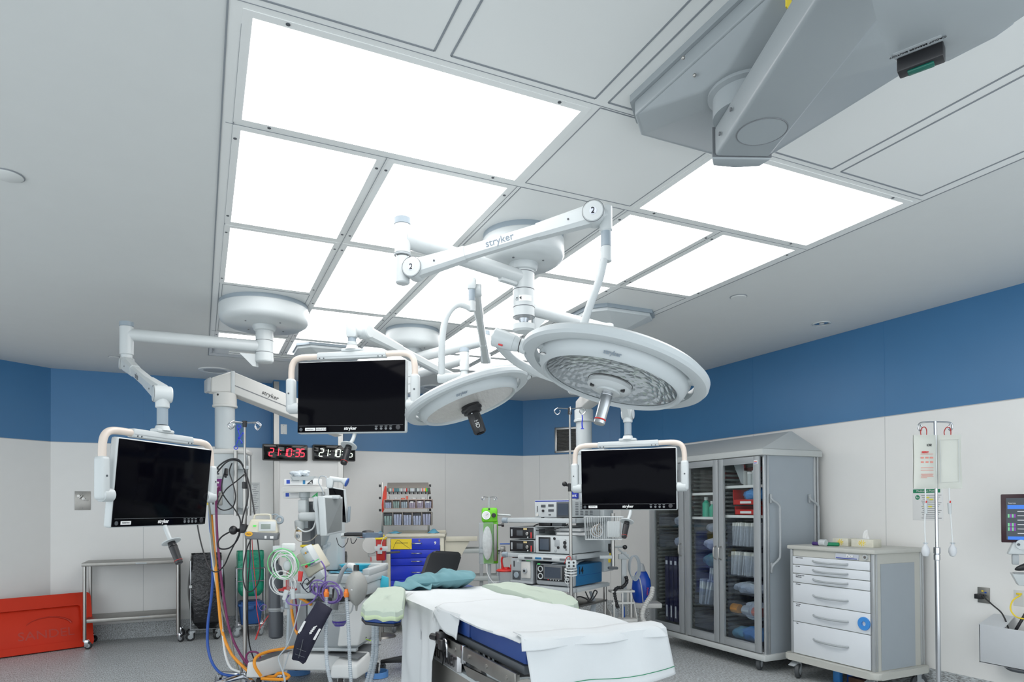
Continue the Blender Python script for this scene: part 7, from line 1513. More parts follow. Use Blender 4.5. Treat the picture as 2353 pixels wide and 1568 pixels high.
q = MB(); q.grid(s3, 16, 16); o = obj('flared_corner', q, WCLOTH, o, W=True, solid=.003)
q = MB(); q.tube([s3(k/16, .86)+Vector((0, -.004, 0)) for k in range(17)], .0016, 6); obj('green_seam', q, INKG, o, W=True)
# pillow
pc_ = P(1012, 1335, 4.45); q = MB()
def pil(u, v, s_):
    a, b_ = 2*u-1, 2*v-1; r_ = (1-abs(a)**3.2)*(1-abs(b_)**2.6); w_ = 1+.06*math.sin(9*a+2*b_); x = .235*a*(1-.05*b_*b_); y = .13*b_
    return Vector((x, y, s_*.058*max(0, r_)**.6*w_+.018*a+.012*math.sin(6*a+1.5)*(1-abs(b_))-.022*math.exp(-(a+.12)**2/.02)*(s_ > 0)+.008*math.sin(19*a+8*b_)*max(0, r_)))
q.grid(lambda u, v: pil(u, v, 1), 48, 30); q.grid(lambda u, v: pil(u, v, -1), 48, 30); bmesh.ops.remove_doubles(q.bm, verts=q.bm.verts, dist=.002)
o = solo('pillow', q, TEALCLOTH, 'crumpled teal pillow at the head end of the operating table', 'pillow', loc=(pc_.x, pc_.y, ZT+.055), rz=-YAW+R(4))
q = MB(); q.grid(lambda u, v: Vector((-.12+.24*u, -.10+.2*v, .02+.03*math.sin(math.pi*v)*(.6+.4*math.sin(6*u))+.012*math.sin(11*u+5*v)-.035*(v-.5)**2)), 20, 14)
solo('pillow_case_end', q, TEALCLOTH, 'loose teal cloth bunched at the left end of the pillow', 'cloth', loc=P(952, 1345, 4.35)+Vector((0, 0, -.02)), rz=-YAW, solid=.004)

# ================================================================ WHITE CADDY, BLUE BAG, HOSES BEFORE THE CABINET
pcd = P(1430, 1420, 6.4); t = thing('suction_caddy', 'white plastic tube caddy on a stand between the shelves and the cabinet', 'caddy', (pcd.x, pcd.y, pcd.z), -YAW+R(8))
q = MB(); q.bx(-.13, .12, -.10, .14, -.03, .0, .006); q.hull([(-.13, -.10, -.0), (-.13, .14, 0), (-.13, .14, .10), (-.13, -.04, .06)], [(-.122, -.10, -.0), (-.122, .14, 0), (-.122, .14, .10), (-.122, -.04, .06)]); q.hull([(.112, -.10, -.0), (.112, .14, 0), (.112, .14, .22), (.112, .0, .16)], [(.12, -.10, -.0), (.12, .14, 0), (.12, .14, .22), (.12, .0, .16)], bev=.002); obj('tray', q, WHITE2, t)
q = MB(); zq = .26; q.bx(-.11, .12, -.02, -.005, zq-.02, zq, .003); q.bx(-.11, .12, -.02, -.005, zq-.13, zq-.11, .003); q.bx(-.11, .12, .08, .095, zq-.02, zq, .003)
for x in (-.085, -.0, .085): q.bx(x-.008, x+.008, -.018, -.006, 0, zq-.01, .002)
for x in (-.105, .11): q.bx(x-.006, x+.006, -.01, .09, zq-.02, zq, .002)
obj('ring_frame', q, WHITE2, t)
q = MB(); q.bx(.03, .08, .10, .13, .0, .62, .006); q.bx(.0, .10, .09, .12, .55, .60, .004); obj('back_post', q, PAINT, t)
q = MB(); q.cyl((.05, .12, -.03), (.05, .12, -pcd.z+.05), .02, n=16); q.lathe([(.03, -pcd.z+.06), (.19, -pcd.z+.03), (.20, -pcd.z), (0, -pcd.z)], Matrix.Translation((.05, .12, 0)), n=28); obj('stand', q, MGREY, t)
M_ = t.matrix_basis.copy()
def incad(name, q, m, lb, cat, **k): o = solo(name, q, m, lb, cat, **k); o.matrix_basis = M_.copy(); return o
q = MB(); q.cyl((-.06, .03, .002), (-.055, .03, .16), .03, .034, n=20); incad('clear_tumbler', q, CLEAR, 'clear plastic tube in the left hole of the white caddy', 'tube')
q = MB(); q.cyl((.02, .03, .002), (.018, .03, .10), .016, n=14); q.cyl((.018, .03, .10), (.01, .03, .22), .010, n=12); incad('blue_wand', q, BLUEH, 'blue and black wand standing in the middle of the white caddy', 'wand')
corr('black_hose', [(1438, 1325, 6.45), (1440, 1338, 6.45), (1430, 1350, 6.42), (1418, 1352, 6.4), (1412, 1362, 6.38), (1416, 1385, 6.38), (1421, 1400, 6.38)], .017, BLACK, 'black corrugated hose bending down into the white caddy', 'hose', step=.012)
for k in range(5):
    q = MB(); c = P(1455+1.2*k, 1302+k, 6.5); q.torus((0, 0, 0), .075+.004*k, .005, Matrix.Rotation(R(90), 3, 'X') @ Matrix.Rotation(.12*k-.2, 3, 'Y') @ Matrix.Diagonal((.62, 1.35, 1)), n=40)
    o = solo('cord_coil', q, CABLEG, 'grey cord coiled and hung from the post of the white caddy', 'cord', loc=c, rz=-YAW, group='coiled grey cord turns on the caddy post')
pbg = P(1474, 1345, 6.75); q = MB(); q.lathe([(0, -.19), (.055, -.185), (.085, -.15), (.10, -.05), (.09, .05), (.06, .12), (.035, .155), (0, .16)], n=32)
for v in q.bm.verts: v.co.y *= .55
t = thing('blue_vacuum', 'glossy blue bag-shaped canister behind the white caddy', 'canister', pbg, -YAW); obj('blue_shell', q, mat('royal_blue', (.005, .06, .42), .25), t)
q = MB(); q.lathe([(.045, .14), (.03, .19), (.02, .215), (0, .22)], n=20); obj('grey_neck', q, LGREY, t)
q = MB(); q.tube([(-.03, -.055, .08), (-.01, -.058, -.02), (.0, -.055, -.12), (.005, -.05, -.17)], .005, 8, smooth=4); obj('silver_seam', q, CABLEW, t)
text('Prevac', .03, INKR, t, face((.05, -.056, -.06), (0, 0, -1), (1, 0, 0)), name='lettering')
q = MB(); q.box((.05, .02, -.20), (.28, .20, .05), .01); q.cyl((.0, .02, -.22), (.0, .02, -pbg.z+.05), .02, n=14); q.lathe([(.03, -pbg.z+.06), (.15, -pbg.z+.03), (.16, -pbg.z), (0, -pbg.z)], Matrix.Translation((0, .02, 0)), n=28); obj('white_stand', q, WHITE2, t)
corr('white_hose', [(1500, 1350, 6.55), (1496, 1370, 6.5), (1486, 1385, 6.45), (1478, 1402, 6.4), (1476, 1420, 6.38), (1484, 1434, 6.36), (1496, 1442, 6.36)], .024, WHITE2, 'white corrugated hose curving beside the left edge of the cabinet', 'hose', step=.012)
q = MB(); q.cyl(P(1387, 1258, 6.5), P(1432, 1257, 6.3), .010, n=12); q.cyl(P(1420, 1262, 6.35), P(1446, 1283, 6.4), .008, n=10); t = solo('swing_bracket', q, PAINT, 'thin white swing arm with a black ball right of the steel post', 'arm')
q = MB(); q.sph(P(1436, 1258, 6.28), .022, 10); obj('ball_knob', q, BLACK, t, W=True)
for k, pts in enumerate(([(1298, 1365), (1306, 1385), (1304, 1400), (1290, 1412)], [(1345, 1360), (1355, 1380), (1362, 1378), (1372, 1362), (1366, 1358), (1360, 1372), (1350, 1390)], [(1318, 1375), (1335, 1372), (1352, 1382), (1330, 1390), (1310, 1388)])):
    cable('floor_cable', [(x, y, 6.2) for x, y in pts], .006, BLACK, 'black cord tangled below the lowest equipment shelf', 'cord', 'black cords below the equipment shelves', k=6)
for k in range(4):
    cable('grey_cable', [(1355+k, 1360, 6.3), (1362+k*2, 1385, 6.25), (1358+k*3, 1405, 6.2), (1368+k*4, 1420, 6.15), (1385+k*3, 1428-3*k, 6.1), (1388, 1415, 6.15)], .008, CABLEG, 'grey cord bunch hanging to the floor right of the equipment posts', 'cord', 'grey cords beside the equipment posts', k=6)
# ================================================================ GLASS-DOOR CABINET
t = thing('supply_cabinet', 'tall grey rolling cabinet with three glass doors and a pitched roof on the right wall', 'cabinet', (4.66, 5.01, 0)); CB = t
XF = 4.33; XB = 4.98; YA, YZ = 4.24, 5.80; ZB_, ZT_ = .155, 1.86
def cb(name, b, m, par=t, **k): return obj(name, b, m, par, W=True, **k)
q = MB(); q.bx(XF+.01, XB, YA, YZ, ZB_, ZB_+.02); q.bx(XB-.02, XB, YA, YZ, ZB_, ZT_); q.bx(XF+.01, XB, YZ-.02, YZ, ZB_, ZT_); q.bx(XF+.03, XB-.02, 5.225, 5.245, ZB_, ZT_); q.bx(XF+.01, XB, YA, YZ, ZT_-.02, ZT_); cb('carcass', q, CABIN)
q = MB(); q.bx(XF+.04, XB-.04, YA-.002, YA+.02, ZB_, ZT_); cb('side_panel', q, CABSIDE)
for x in (XF+.02, XF+.055, XB-.035, XB-.0):
    q = MB(); q.bx(x-.011, x+.011, YA-.012, YA+.012, ZB_-.02, ZT_, .005); cb('corner_profile', q, mat('satin_aluminium', (.50, .52, .53), .3, .6))
for y in (5.235, YZ):
    q = MB(); q.bx(XF-.005, XF+.02, y-.018, y+.018, ZB_, ZT_, .004); cb('front_profile', q, MATS['satin_aluminium'])
q = MB(); q.bx(XF-.02, XB+.02, YA-.03, YZ+.03, ZB_-.055, ZB_, .012); pl = cb('plinth', q, mat('plinth_grey', (.50, .52, .51), .4))
# roof
q = MB(); q.bx(XF-.03, XB+.04, YA-.03, YZ+.03, ZT_-.01, ZT_+.045, .008); cb('cornice', q, MATS['plinth_grey'])
q = MB(); q.hull([(XF-.025, YA-.025, ZT_+.045), (XB+.035, YA-.025, ZT_+.045), (XB+.035, YZ+.025, ZT_+.045), (XF-.025, YZ+.025, ZT_+.045)], [(4.64, YA-.02, 2.065), (4.66, YA-.02, 2.065), (4.66, YZ+.02, 2.065), (4.64, YZ+.02, 2.065)], bev=.004); cb('pitched_roof', q, mat('roof_grey', (.42, .44, .44), .45))
for y0, y1, hs, nm in ((5.255, 5.775, -1, 0), (4.762, 5.215, -1, 1), (4.262, 4.752, 1, 2)):
    q = MB(); fw = .062; gz0, gz1 = .235, 1.785
    for a, b_, c_, d_ in ((y0, y0+fw, ZB_+.01, ZT_-.015), (y1-fw, y1, ZB_+.01, ZT_-.015), (y0+fw, y1-fw, ZB_+.01, gz0), (y0+fw, y1-fw, gz1, ZT_-.015)): q.bx(XF-.018, XF+.004, a, b_, c_, d_, .003)
    dr = cb('glass_door', q, CABGREY)
    q = MB(); q.bx(XF-.008, XF-.005, y0+fw-.005, y1-fw+.005, gz0-.005, gz1+.005); cb('glass_pane', q, GLASS, dr)
    q = MB()
    for a, b_, c_, d_ in ((y0+fw-.006, y0+fw, gz0, gz1), (y1-fw, y1-fw+.006, gz0, gz1)): q.bx(XF-.021, XF-.016, a, b_, c_, d_)
    q.bx(XF-.021, XF-.016, y0+fw, y1-fw, gz0-.006, gz0); q.bx(XF-.021, XF-.016, y0+fw, y1-fw, gz1, gz1+.006); cb('bright_bead', q, MATS['satin_aluminium'], dr)
    hy = {0: y0+.030, 1: y0+.028, 2: y1-.028}[nm]
    q = MB(); q.tube([(XF-.018, hy, .93), (XF-.045, hy, .945), (XF-.052, hy, .99), (XF-.045, hy, 1.035), (XF-.018, hy, 1.05)], .006, 8, smooth=5); cb('handle', q, STEEL, dr)
q = MB(); q.bx(XF-.022, XF-.018, 4.275, 4.315, 1.775, 1.81); st = cb('maker_sticker', q, PAPER); q = MB(); q.bx(XF-.0225, XF-.0215, 4.279, 4.311, 1.782, 1.79); q.bx(XF-.0225, XF-.0215, 4.279, 4.311, 1.794, 1.80, mi=1); cb('sticker_stripes', q, [INKB, INKR], st)
for x, dy in ((4.44, 0), (4.90, 0)):
    q = MB(); q.tube([(x-.03, YA-.01, 1.50), (x-.028, YA-.03, 1.47), (x+.03, YA-.05, 1.42), (x+.035, YA-.05, 1.35), (x+.035, YA-.05, 1.02), (x+.02, YA-.045, .96), (x-.03, YA-.03, .91), (x-.03, YA-.01, .86)], .010, 10, smooth=5); q.box((x-.03, YA-.015, 1.48), (.022, .02, .08), .006); q.box((x-.03, YA-.015, .89), (.022, .02, .09), .006); cb('push_handle', q, LGREY)
for x in (4.41, 4.90):
    for y in (4.36, 5.70): caster(t, x-4.66, y-5.01, .058, .11, mat('tyre_grey', (.06, .065, .07), .5), LGREY, ang=R(-150 if x < 4.6 else -30), wd=.035)
# slide racks inside
for y in (5.20, 5.755, 4.75):
    q = MB()
    for k in range(38): q.bx(XF+.05, XB-.05, y-.03, y, .25+k*.04, .268+k*.04)
    o = cb('slide_rails', q, mat('slide_grey', (.20, .215, .205), .6)); o['kind'] = 'stuff'
for y0, y1, zs in ((4.27, 4.72, (1.60, 1.335)), (4.78, 5.17, (1.545, 1.315))):
    for z in zs:
        q = MB(); q.bx(XF+.03, XB-.03, y0, y1, z-.02, z, .002); sf = cb('wire_shelf', q, LGREY); q = MB(); q.bx(XF+.025, XF+.03, y0, y1, z-.022, z+.002); cb('label_edge', q, PAPER, sf)
# clear bins and what lies in them (each its own thing)
def bin_(y0, y1, z0, z1, lb, slope=.0):
    q = MB(); x0, x1 = XF+.035, XB-.08; th = .004
    q.bx(x0, x1, y0, y1, z0, z0+th); q.bx(x0, x1, y0, y0+th, z0, z1); q.bx(x0, x1, y1-th, y1, z0, z1); q.bx(x0, x0+th, y0, y1, z0, z0+(z1-z0)*.75); q.bx(x1-th, x1, y0, y1, z0, z1)
    solo('clear_bin', q, BIN, lb, 'bin', 'clear pull-out bins in the cabinet')
bz3 = [(1.055, 1.30, 'third from the top'), (.79, 1.04, 'middle'), (.63, .765, 'below the middle'), (.44, .61, 'with the orange rolls'), (.215, .40, 'lowest')]
for z0, z1, w_ in bz3: bin_(4.30, 4.70, z0, z1, 'clear bin in the right glass door, %s' % w_ if 'w' in w_ else 'clear bin behind the right glass door, %s one' % w_)
for z0, z1, w_ in ((1.16, 1.29, 'topmost'), (1.0, 1.13, 'second'), (.835, .97, 'third'), (.70, .81, 'fourth'), (.47, .68, 'fifth'), (.25, .43, 'lowest')): bin_(4.80, 5.15, z0, z1, 'clear bin behind the middle glass door, %s one' % w_)
for z0, z1, w_ in ((1.22, 1.34, 'upper'), (1.0, 1.18, 'lower')): bin_(5.30, 5.70, z0, z1, 'clear bin behind the left glass door, %s one' % w_)
def packs(lb, cat, nm, m, y0, y1, z0, h, n, th=.012, tilt=.12, grp=None, d=.10, wd=None, x=None):
    x = XF+.10 if x is None else x; random.seed(int(z0*1000)+n)
    for k in range(n):
        y = y0+(y1-y0)*(k+.5)/n; q = MB(); q.box((0, 0, h/2), (d, th, h), .003, Matrix.Rotation(tilt+random.uniform(-.1, .1), 3, 'X') @ Matrix.Rotation(random.uniform(-.06, .06), 3, 'Y'))
        solo(nm, q, m, lb if n > 1 else lb, cat, grp, loc=(x+random.uniform(-.01, .03), y, z0), rz=random.uniform(-.2, .2))
def heap(lb, cat, nm, m, yc, z0, w_, h, x=None):
    x = XF+.14 if x is None else x; q = MB(); q.sph((0, 0, h*.45), 1, 14, (.09, w_/2, h/2))
    for v in q.bm.verts: v.co += Vector((.012*math.sin(v.co.y*60+v.co.z*40), .015*math.sin(v.co.z*70+v.co.x*50), .012*math.sin(v.co.y*45+v.co.x*60))); v.co.z = max(v.co.z, 0)
    solo(nm, q, m, lb, cat, loc=(x, yc, z0))
packs('white paper pouch standing in the tall bin under the red bins', 'pouch', 'paper_pouch', PACK, 4.34, 4.68, 1.06, .21, 9, grp='pouches in the third bin of the right door')
packs('white paper pouch in the bin below the tallest pouches', 'pouch', 'paper_pouch', PACK, 4.38, 4.69, .795, .21, 8, grp='pouches in the middle bin of the right door')
packs('clear wrapped tube standing in the fifth bin of the middle door', 'package', 'wrapped_tubing', CLEARPK, 4.95, 5.14, .475, .24, 4, th=.02, grp='wrapped tubes in the fifth bin')
packs('white packet standing in the fifth bin of the middle door', 'packet', 'white_packet', CARD, 4.83, 4.93, .475, .15, 3, th=.022, tilt=0, grp='white packets in the fifth bin')
packs('clear wrapped item in the fourth bin of the middle door', 'package', 'wrapped_tubing', CLEARPK, 4.82, 5.0, .705, .13, 5, grp='wrapped items in the fourth bin')
heap('white wrapped bundle in the top bin of the middle door', 'package', 'wrapped_bundle', CLEARPK, 4.92, 1.17, .28, .09)
heap('pale blue wrapped bundle in the second bin of the middle door', 'package', 'wrapped_bundle', BLUEPK, 4.94, 1.005, .30, .11)
heap('teal folded drape in the third bin of the middle door', 'drape', 'folded_drape', TEALCLOTH, 4.95, .84, .30, .13)
heap('clear wrapped roll in the bin below the middle of the right door', 'package', 'wrapped_bundle', CLEARPK, 4.52, .635, .34, .10)
heap('blue gloves piled in the lowest bin of the right door', 'gloves', 'glove_pile', GLOVEB, 4.47, .22, .30, .12)
heap('light blue gloves in the lowest bin of the right door, left part', 'gloves', 'glove_pile', CYANC, 4.62, .22, .18, .10)
heap('clear bags piled above the lowest bin of the right door', 'package', 'clear_bags', CLEARPK, 4.45, .41, .25, .16)
heap('dark violet pack at the bottom of the middle door', 'package', 'violet_pack', NAVY, 4.88, .255, .16, .08)
heap('white wrapped bundle high behind the left glass door', 'package', 'wrapped_bundle', CLEARPK, 5.42, 1.225, .24, .10)
heap('blue white wrapped bundle in the lower bin of the left door', 'package', 'wrapped_bundle', BLUEPK, 5.42, 1.005, .22, .12)
for k, (y, lb) in enumerate(((4.64, 'orange roll lying in the bin of the right door, left one'), (4.50, 'white roll between the orange ones'), (4.38, 'coral wrapped roll at the right'))):
    q = MB(); q.cyl((-.03, .045, .045), (-.03, -.045, .045), .042, n=24, bev=.004); q.cyl((-.03, .048, .045), (-.03, -.048, .045), .018, n=16); solo('tape_roll', q, (ORANGE, WHITE, ORLIGHT)[k], lb, 'roll', loc=(XF+.11, y, .445))
for z, lb, m_, in ((1.337, 'red bin on the second shelf of the right door, lower one', 0), (1.425, 'red bin on top of the other red bin', 1)):
    t = thing('red_bin', lb, 'bin', (XF+.15, 4.49, z)); q = MB(); w_ = .14 if m_ else .12
    q.bx(-.11, .12, -.17+.03*(1-m_), w_, 0, .006); q.bx(-.11, -.105, -.17+.03*(1-m_), w_, 0, .05); q.bx(-.11, .12, w_-.005, w_, 0, .08 if not m_ else .14); q.bx(.115, .12, -.17, w_, 0, .08); obj('tub', q, RED, t)
    q = MB(); q.bx(-.113, -.110, -.08, .05, .015, .035); obj('label_strip', q, PAPER, t)
heap('blue and white packs heaped in the upper red bin', 'package', 'blue_packs', GLOVEB, 4.44, 1.46, .26, .12)
for y, h, r_, m_, lb in ((5.04, .13, .036, GREENL, 'large bottle of green liquid in the middle glass door'), (4.96, .09, .026, GREENL, 'small green bottle right of the large one'), (4.915, .09, .022, GREENL, 'small green bottle, third from the left'), (4.865, .09, .022, BLUEPK, 'small pale bottle at the right of the green bottles')):
    t = thing('bottle', lb, 'bottle', (XF+.09, y, 1.317)); q = MB(); q.lathe([(0, 0), (r_, 0), (r_, h), (r_*.4, h+.025), (r_*.4, h+.035), (0, h+.035)], n=24); obj('liquid_body', q, m_, t)
    q = MB(); q.cyl((0, 0, h+.03), (0, 0, h+.06), r_*.55, n=16); obj('cap', q, CARD, t)
for y, h, lb in ((4.47, .10, 'white pill jar on the top shelf of the right door, left one'), (4.415, .11, 'white pill jar on the top shelf of the right door, right one')):
    t = thing('pill_jar', lb, 'jar', (XF+.09, y, 1.602)); q = MB(); q.cyl((0, 0, 0), (0, 0, h), .024, n=20, bev=.002); obj('jar', q, WHITE, t); q = MB(); q.cyl((0, 0, h), (0, 0, h+.018), .025, n=20); obj('lid', q, PAPER, t)
q = MB(); q.hull([(0, -.0, 0), (.004, 0, 0), (.004, .02, .19), (0, .09, .19)], [(0, .05, .02), (.004, .05, .02), (.004, .10, .21), (0, .15, .21)]); solo('grey_pouch', q, LGREY, 'grey triangular pouch leaning on the top shelf of the right door', 'pouch', loc=(XF+.08, 4.52, 1.602))
for y in (4.505, 4.365):
    q = MB(); q.bx(0, .16, 0, .003, 0, .13); solo('shelf_divider', q, CLEAR if y < 4.4 else CARD, 'divider plate on the top shelf of the right door, %s' % ('left of the jars' if y > 4.4 else 'right of the jars'), 'divider', loc=(XF+.05, y, 1.602))
for y, z, w_, h, lb in ((4.5, 1.74, .30, .05, 'red box end at the very top of the right door'), (4.90, 1.70, .12, .08, 'red box end at the very top of the middle door')):
    q = MB(); q.box((0, 0, 0), (.2, w_, h), .004); solo('red_box', q, mat('dark_red_box', (.20, .012, .012), .5), lb, 'box', loc=(XF+.25, y, z))
for k in range(4):
    y = 5.39+k*.07; q = MB(); q.box((0, 0, .33), (.10, .055, .66), .003); t = thing('catheter_box', ('tall navy box behind the left glass door, rightmost', 'tall navy box behind the left glass door, second from the right', 'tall navy box behind the left glass door, third from the right', 'tall navy box behind the left glass door, leftmost')[k], 'box', (XF+.10, y, .24), 0, 'tall navy boxes in the cabinet')
    obj('carton', q, mat('navy_carton', (.008, .009, .05), .4), t); q = MB(); q.box((-.051, .0, .10), (.001, .02, .12)); q.box((-.051, 0, .60), (.001, .03, .04)); obj('print', q, BLUEPK, t)

# ================================================================ DRAWER CART
t = thing('drawer_cart', 'white six-drawer medical cart on castors right of the tall cabinet', 'cart', (4.725, 3.67, 0)); xa, xb, ya, yb = 4.45, 5.0, 3.30, 4.06
z0, z1 = .20, 1.06
q = MB(); q.bx(xa+.01, xb, ya+.005, yb, z0, z1); q.bx(xa, xa+.02, ya+.03, yb-.03, 1.005, z1); fr = cb('body', q, CARTG, t)
q = MB(); q.bx(xa+.075, xb-.10, ya-.001, ya+.006, z0+.005, .985); cb('side_panel', q, CABSIDE, fr)
for y in (ya+.012, yb-.012):
    for x in (xa+.004, xa+.03, xb-.02, xb+.005):
        q = MB(); q.bx(x-.009, x+.009, y-.012, y+.012, z0, z1, .004); cb('corner_profile', q, MATS['satin_aluminium'], t)
q = MB(); q.bx(xa-.02, xb+.02, ya-.02, yb+.02, z1, z1+.032, .008); cb('top', q, CARTG, t)
q = MB(); q.hull([(x, y, z0-.05) for x, y in rrect(xa-.05, xb+.03, ya-.05, yb+.05, .06)], [(x, y, z0) for x, y in rrect(xa-.05, xb+.03, ya-.05, yb+.05, .06)], bev=.01); cb('bumper_base', q, CARTG, t)
ZZ = [1.005, .935, .862, .788, .625, .467, .205]; names = ['MEDICATIONS', 'SUTURES', 'SUTURES/BLADES', 'SPONGES', 'CAUTERY', 'MISC']
for k in range(6):
    q = MB(); q.bx(xa-.008, xa+.01, ya+.03, yb-.03, ZZ[k+1]+.003, ZZ[k]-.003, .002); dr = cb('drawer', q, DRAWERW, t)
    hz = ZZ[k+1]+.034+(.035 if k > 2 else 0)+(.07 if k == 5 else 0)
    q = MB(); q.tube([(xa-.008, 3.83, hz+.008), (xa-.026, 3.79, hz), (xa-.038, 3.68, hz-.003), (xa-.036, 3.60, hz-.002), (xa-.022, 3.53, hz), (xa-.008, 3.51, hz+.004)], .0075, 8, smooth=5); cb('handle', q, LGREY, dr)
    text(names[k], .011, INKD, dr, face((xa-.0088, 4.00, ZZ[k]-.014), (0, -1, 0), (0, 0, 1)), W=True, name='drawer_label', align='LEFT')
    if k in (2, 4): text(('HEMOCLIPS', 'DRAINS')[k == 4], .011, INKD, dr, face((xa-.0088, 4.00, ZZ[k]-.028), (0, -1, 0), (0, 0, 1)), W=True, name='drawer_label', align='LEFT')
q = MB(); q.hull([(xa-.012, 3.42, 1.01), (xa-.012, 3.62, 1.01), (xa-.004, 3.62, 1.05), (xa-.004, 3.42, 1.05)], [(xa+.0, 3.42, 1.01), (xa+.0, 3.62, 1.01), (xa+.002, 3.62, 1.05), (xa+.002, 3.42, 1.05)]); st = cb('name_plate', q, mat('silver_plate', (.50, .53, .58), .3), t)
text('Pace', .03, PAPER, st, face((xa-.0145, 3.49, 1.037), (0, -1, 0), (.2, 0, 1)), W=True, name='plate_text', bold=.001)
q = MB(); q.bx(xa-.014, xa-.012, 3.43, 3.61, 1.014, 1.019); cb('blue_stripe', q, INKB, st)
q = MB(); q.cyl((xa, 3.365, 1.035), (xa-.012, 3.365, 1.035), .020, n=24); lk = cb('lock', q, WHITE, t); q = MB(); q.cyl((xa-.012, 3.365, 1.035), (xa-.015, 3.365, 1.035), .011, n=16); cb('keyhole', q, STEEL, lk)
q = MB(); q.cyl((xa+.03, 3.50, .97), (xa+.03, 3.50, .97001), .001, n=4) if False else None
for x, y, a in ((4.49, 3.34, -150), (4.49, 4.02, -150), (4.95, 3.34, -20), (4.95, 4.02, 20)): caster(t, x-4.725, y-3.67, .062, .155, MATS['tyre_grey'], LGREY, ang=R(a), wd=.035)
for x, y in ((4.49, 3.34), (4.49, 4.02)):
    q = MB(); q.hull([(x-.09, y+.03, .10), (x-.03, y+.03, .12), (x-.03, y-.03, .12), (x-.09, y-.03, .10)], [(x-.09, y+.03, .108), (x-.02, y+.03, .145), (x-.02, y-.03, .145), (x-.09, y-.03, .108)], bev=.003); cb('brake_pedal', q, LGREY, t)
q = MB(); q.lathe([(.018, 0), (.048, 0), (.050, .006), (.048, .014), (.018, .014), (.018, 0)], Matrix.Translation((xa-.008, 3.375, .545)) @ Matrix.Rotation(R(-90), 4, 'Y'), n=40); solo('blue_ring', q, SKYBLUE, 'round sky blue ring with a hole stuck on the fifth drawer', 'ring')
zt2 = z1+.032
for px, w_, lb, tt in ((1955, .16, 'tissue box with yellow flower print, left one, on the drawer cart', 0), (1999, .20, 'tissue box with a tissue pulled up, right one, on the drawer cart', 1)):
    c = PZ(px, 1258, zt2); t = thing('tissue_box', lb, 'tissue box', (4.72+.0*tt, 3.755-.19*tt, zt2), R(90)+R(6*tt), group='tissue boxes on the drawer cart')
    q = MB(); q.bx(-w_/2*.9, w_/2*.9, -.055, .055, 0, .062, .003); bx_ = obj('carton', q, mat('tissue_carton', (.66, .64, .54), .6, var=.15, vscale=30), t)
    for s_, yy in ((1, .0555), (-1, -.0555)):
        for k in range(9): q = MB(); a = k*.7; q.box((.02*math.cos(a), yy, .032+.014*math.sin(a)), (.022, .001, .005), rot=Matrix.Rotation(-a, 3, 'Y')); obj('flower_petal', q, YELLOW, bx_)
    q = MB(); q.box((0, 0, .0625), (.10, .035, .001)); obj('opening', q, CARD, t)
    if tt:
        q = MB(); q.grid(lambda u, v: Vector(((-.03+.06*u)*(1-.5*v), .008*math.sin(6*u+3*v), .06+.075*v*(1-.3*abs(u-.4)))), 10, 8); obj('tissue', q, PAPER, t, solid=.001)
for a, b_, m_, lb in (((4.56, 3.93), (4.56, 3.84), mat('violet_marker', (.05, .02, .16), .3), 'dark violet marker lying on the drawer cart'), ((4.55, 3.80), (4.60, 3.71), INKG, 'green marker lying on the drawer cart')):
    q = MB(); q.cyl((*a, zt2+.016), (*b_, zt2+.016), .015, n=16, bev=.004); solo('marker', q, m_, lb, 'marker')
q = MB(); q.cyl((4.53, 3.835, zt2+.028), (4.53, 3.775, zt2+.028), .027, n=24, bev=.004); solo('tape_roll', q, WHITE, 'white roll lying between the markers on the drawer cart', 'roll')
for x0, y0, z0_, x1, y1, z1_, m_, lb, nm in ((4.62, 3.74, 0, 4.66, 3.80, .10, SKYBLUE, 'light blue box edge on the floor under the drawer cart', 'blue_box'), (4.68, 3.50, 0, 4.74, 3.72, .11, BLUEH, 'blue packet on the floor under the drawer cart', 'blue_packet'), (4.62, 3.52, 0, 4.68, 3.66, .07, mat('brown_card', (.10, .05, .03), .6), 'brown carton on the floor under the drawer cart', 'brown_carton')):
    q = MB(); q.bx(x0, x1, y0, y1, .0, z1_, .003); solo(nm, q, m_, lb, 'box')

# ================================================================ RIGHT SIDE
d0 = 4.3; pv = P(2152, 1200, d0); t = thing('drip_pole', 'chromed drip pole with a two-armed hook at the right, carrying two pressure bags', 'pole', (pv.x, pv.y, 0), -YAW)
z = lambda y: P(2150, y, d0).z
q = MB(); q.cyl((0, 0, .06), (0, 0, z(1272)), .0145, n=20); obj('lower_tube', q, CHROME, t)
q = MB(); q.cyl((0, 0, z(1300)), (0, 0, z(968)), .0095, n=18); obj('upper_tube', q, CHROME, t)
q = MB(); q.cyl((0, 0, z(1288)), (0, 0, z(1274)), .019, n=20, bev=.003); q.cyl((0, 0, z(1273)), (0, 0, z(1258)), .021, n=8, bev=.003); obj('height_collar', q, CHROME, t)
for s_ in (-1, 1):
    q = MB(); q.tube([(0, 0, z(970)), (s_*.08, 0, z(971)), (s_*.105, 0, z(975)), (s_*.110, 0, z(984)), (s_*.098, .0, z(990)), (s_*.085, 0, z(984)), (s_*.095, 0, z(976))], .005, 8, smooth=5); obj('hook', q, CHROME, t)
for k in range(5):
    a = R(72*k+20); q = MB(); q.hull([(.0, -.02, .05), (.28, -.014, .05), (.28, .014, .05), (0, .02, .05)], [(.0, -.02, .09), (.28, -.012, .07), (.28, .012, .07), (0, .02, .09)]); bmesh.ops.rotate(q.bm, matrix=Matrix.Rotation(a, 3, 'Z'), verts=q.bm.verts); obj('foot', q, LGREY, t)
    caster(t, .27*math.cos(a), .27*math.sin(a), .025, .055, BLACK, CHROME, wd=.018)
VINYL = mat('cloudy_vinyl', (.62, .63, .57), .4, alpha=.93)
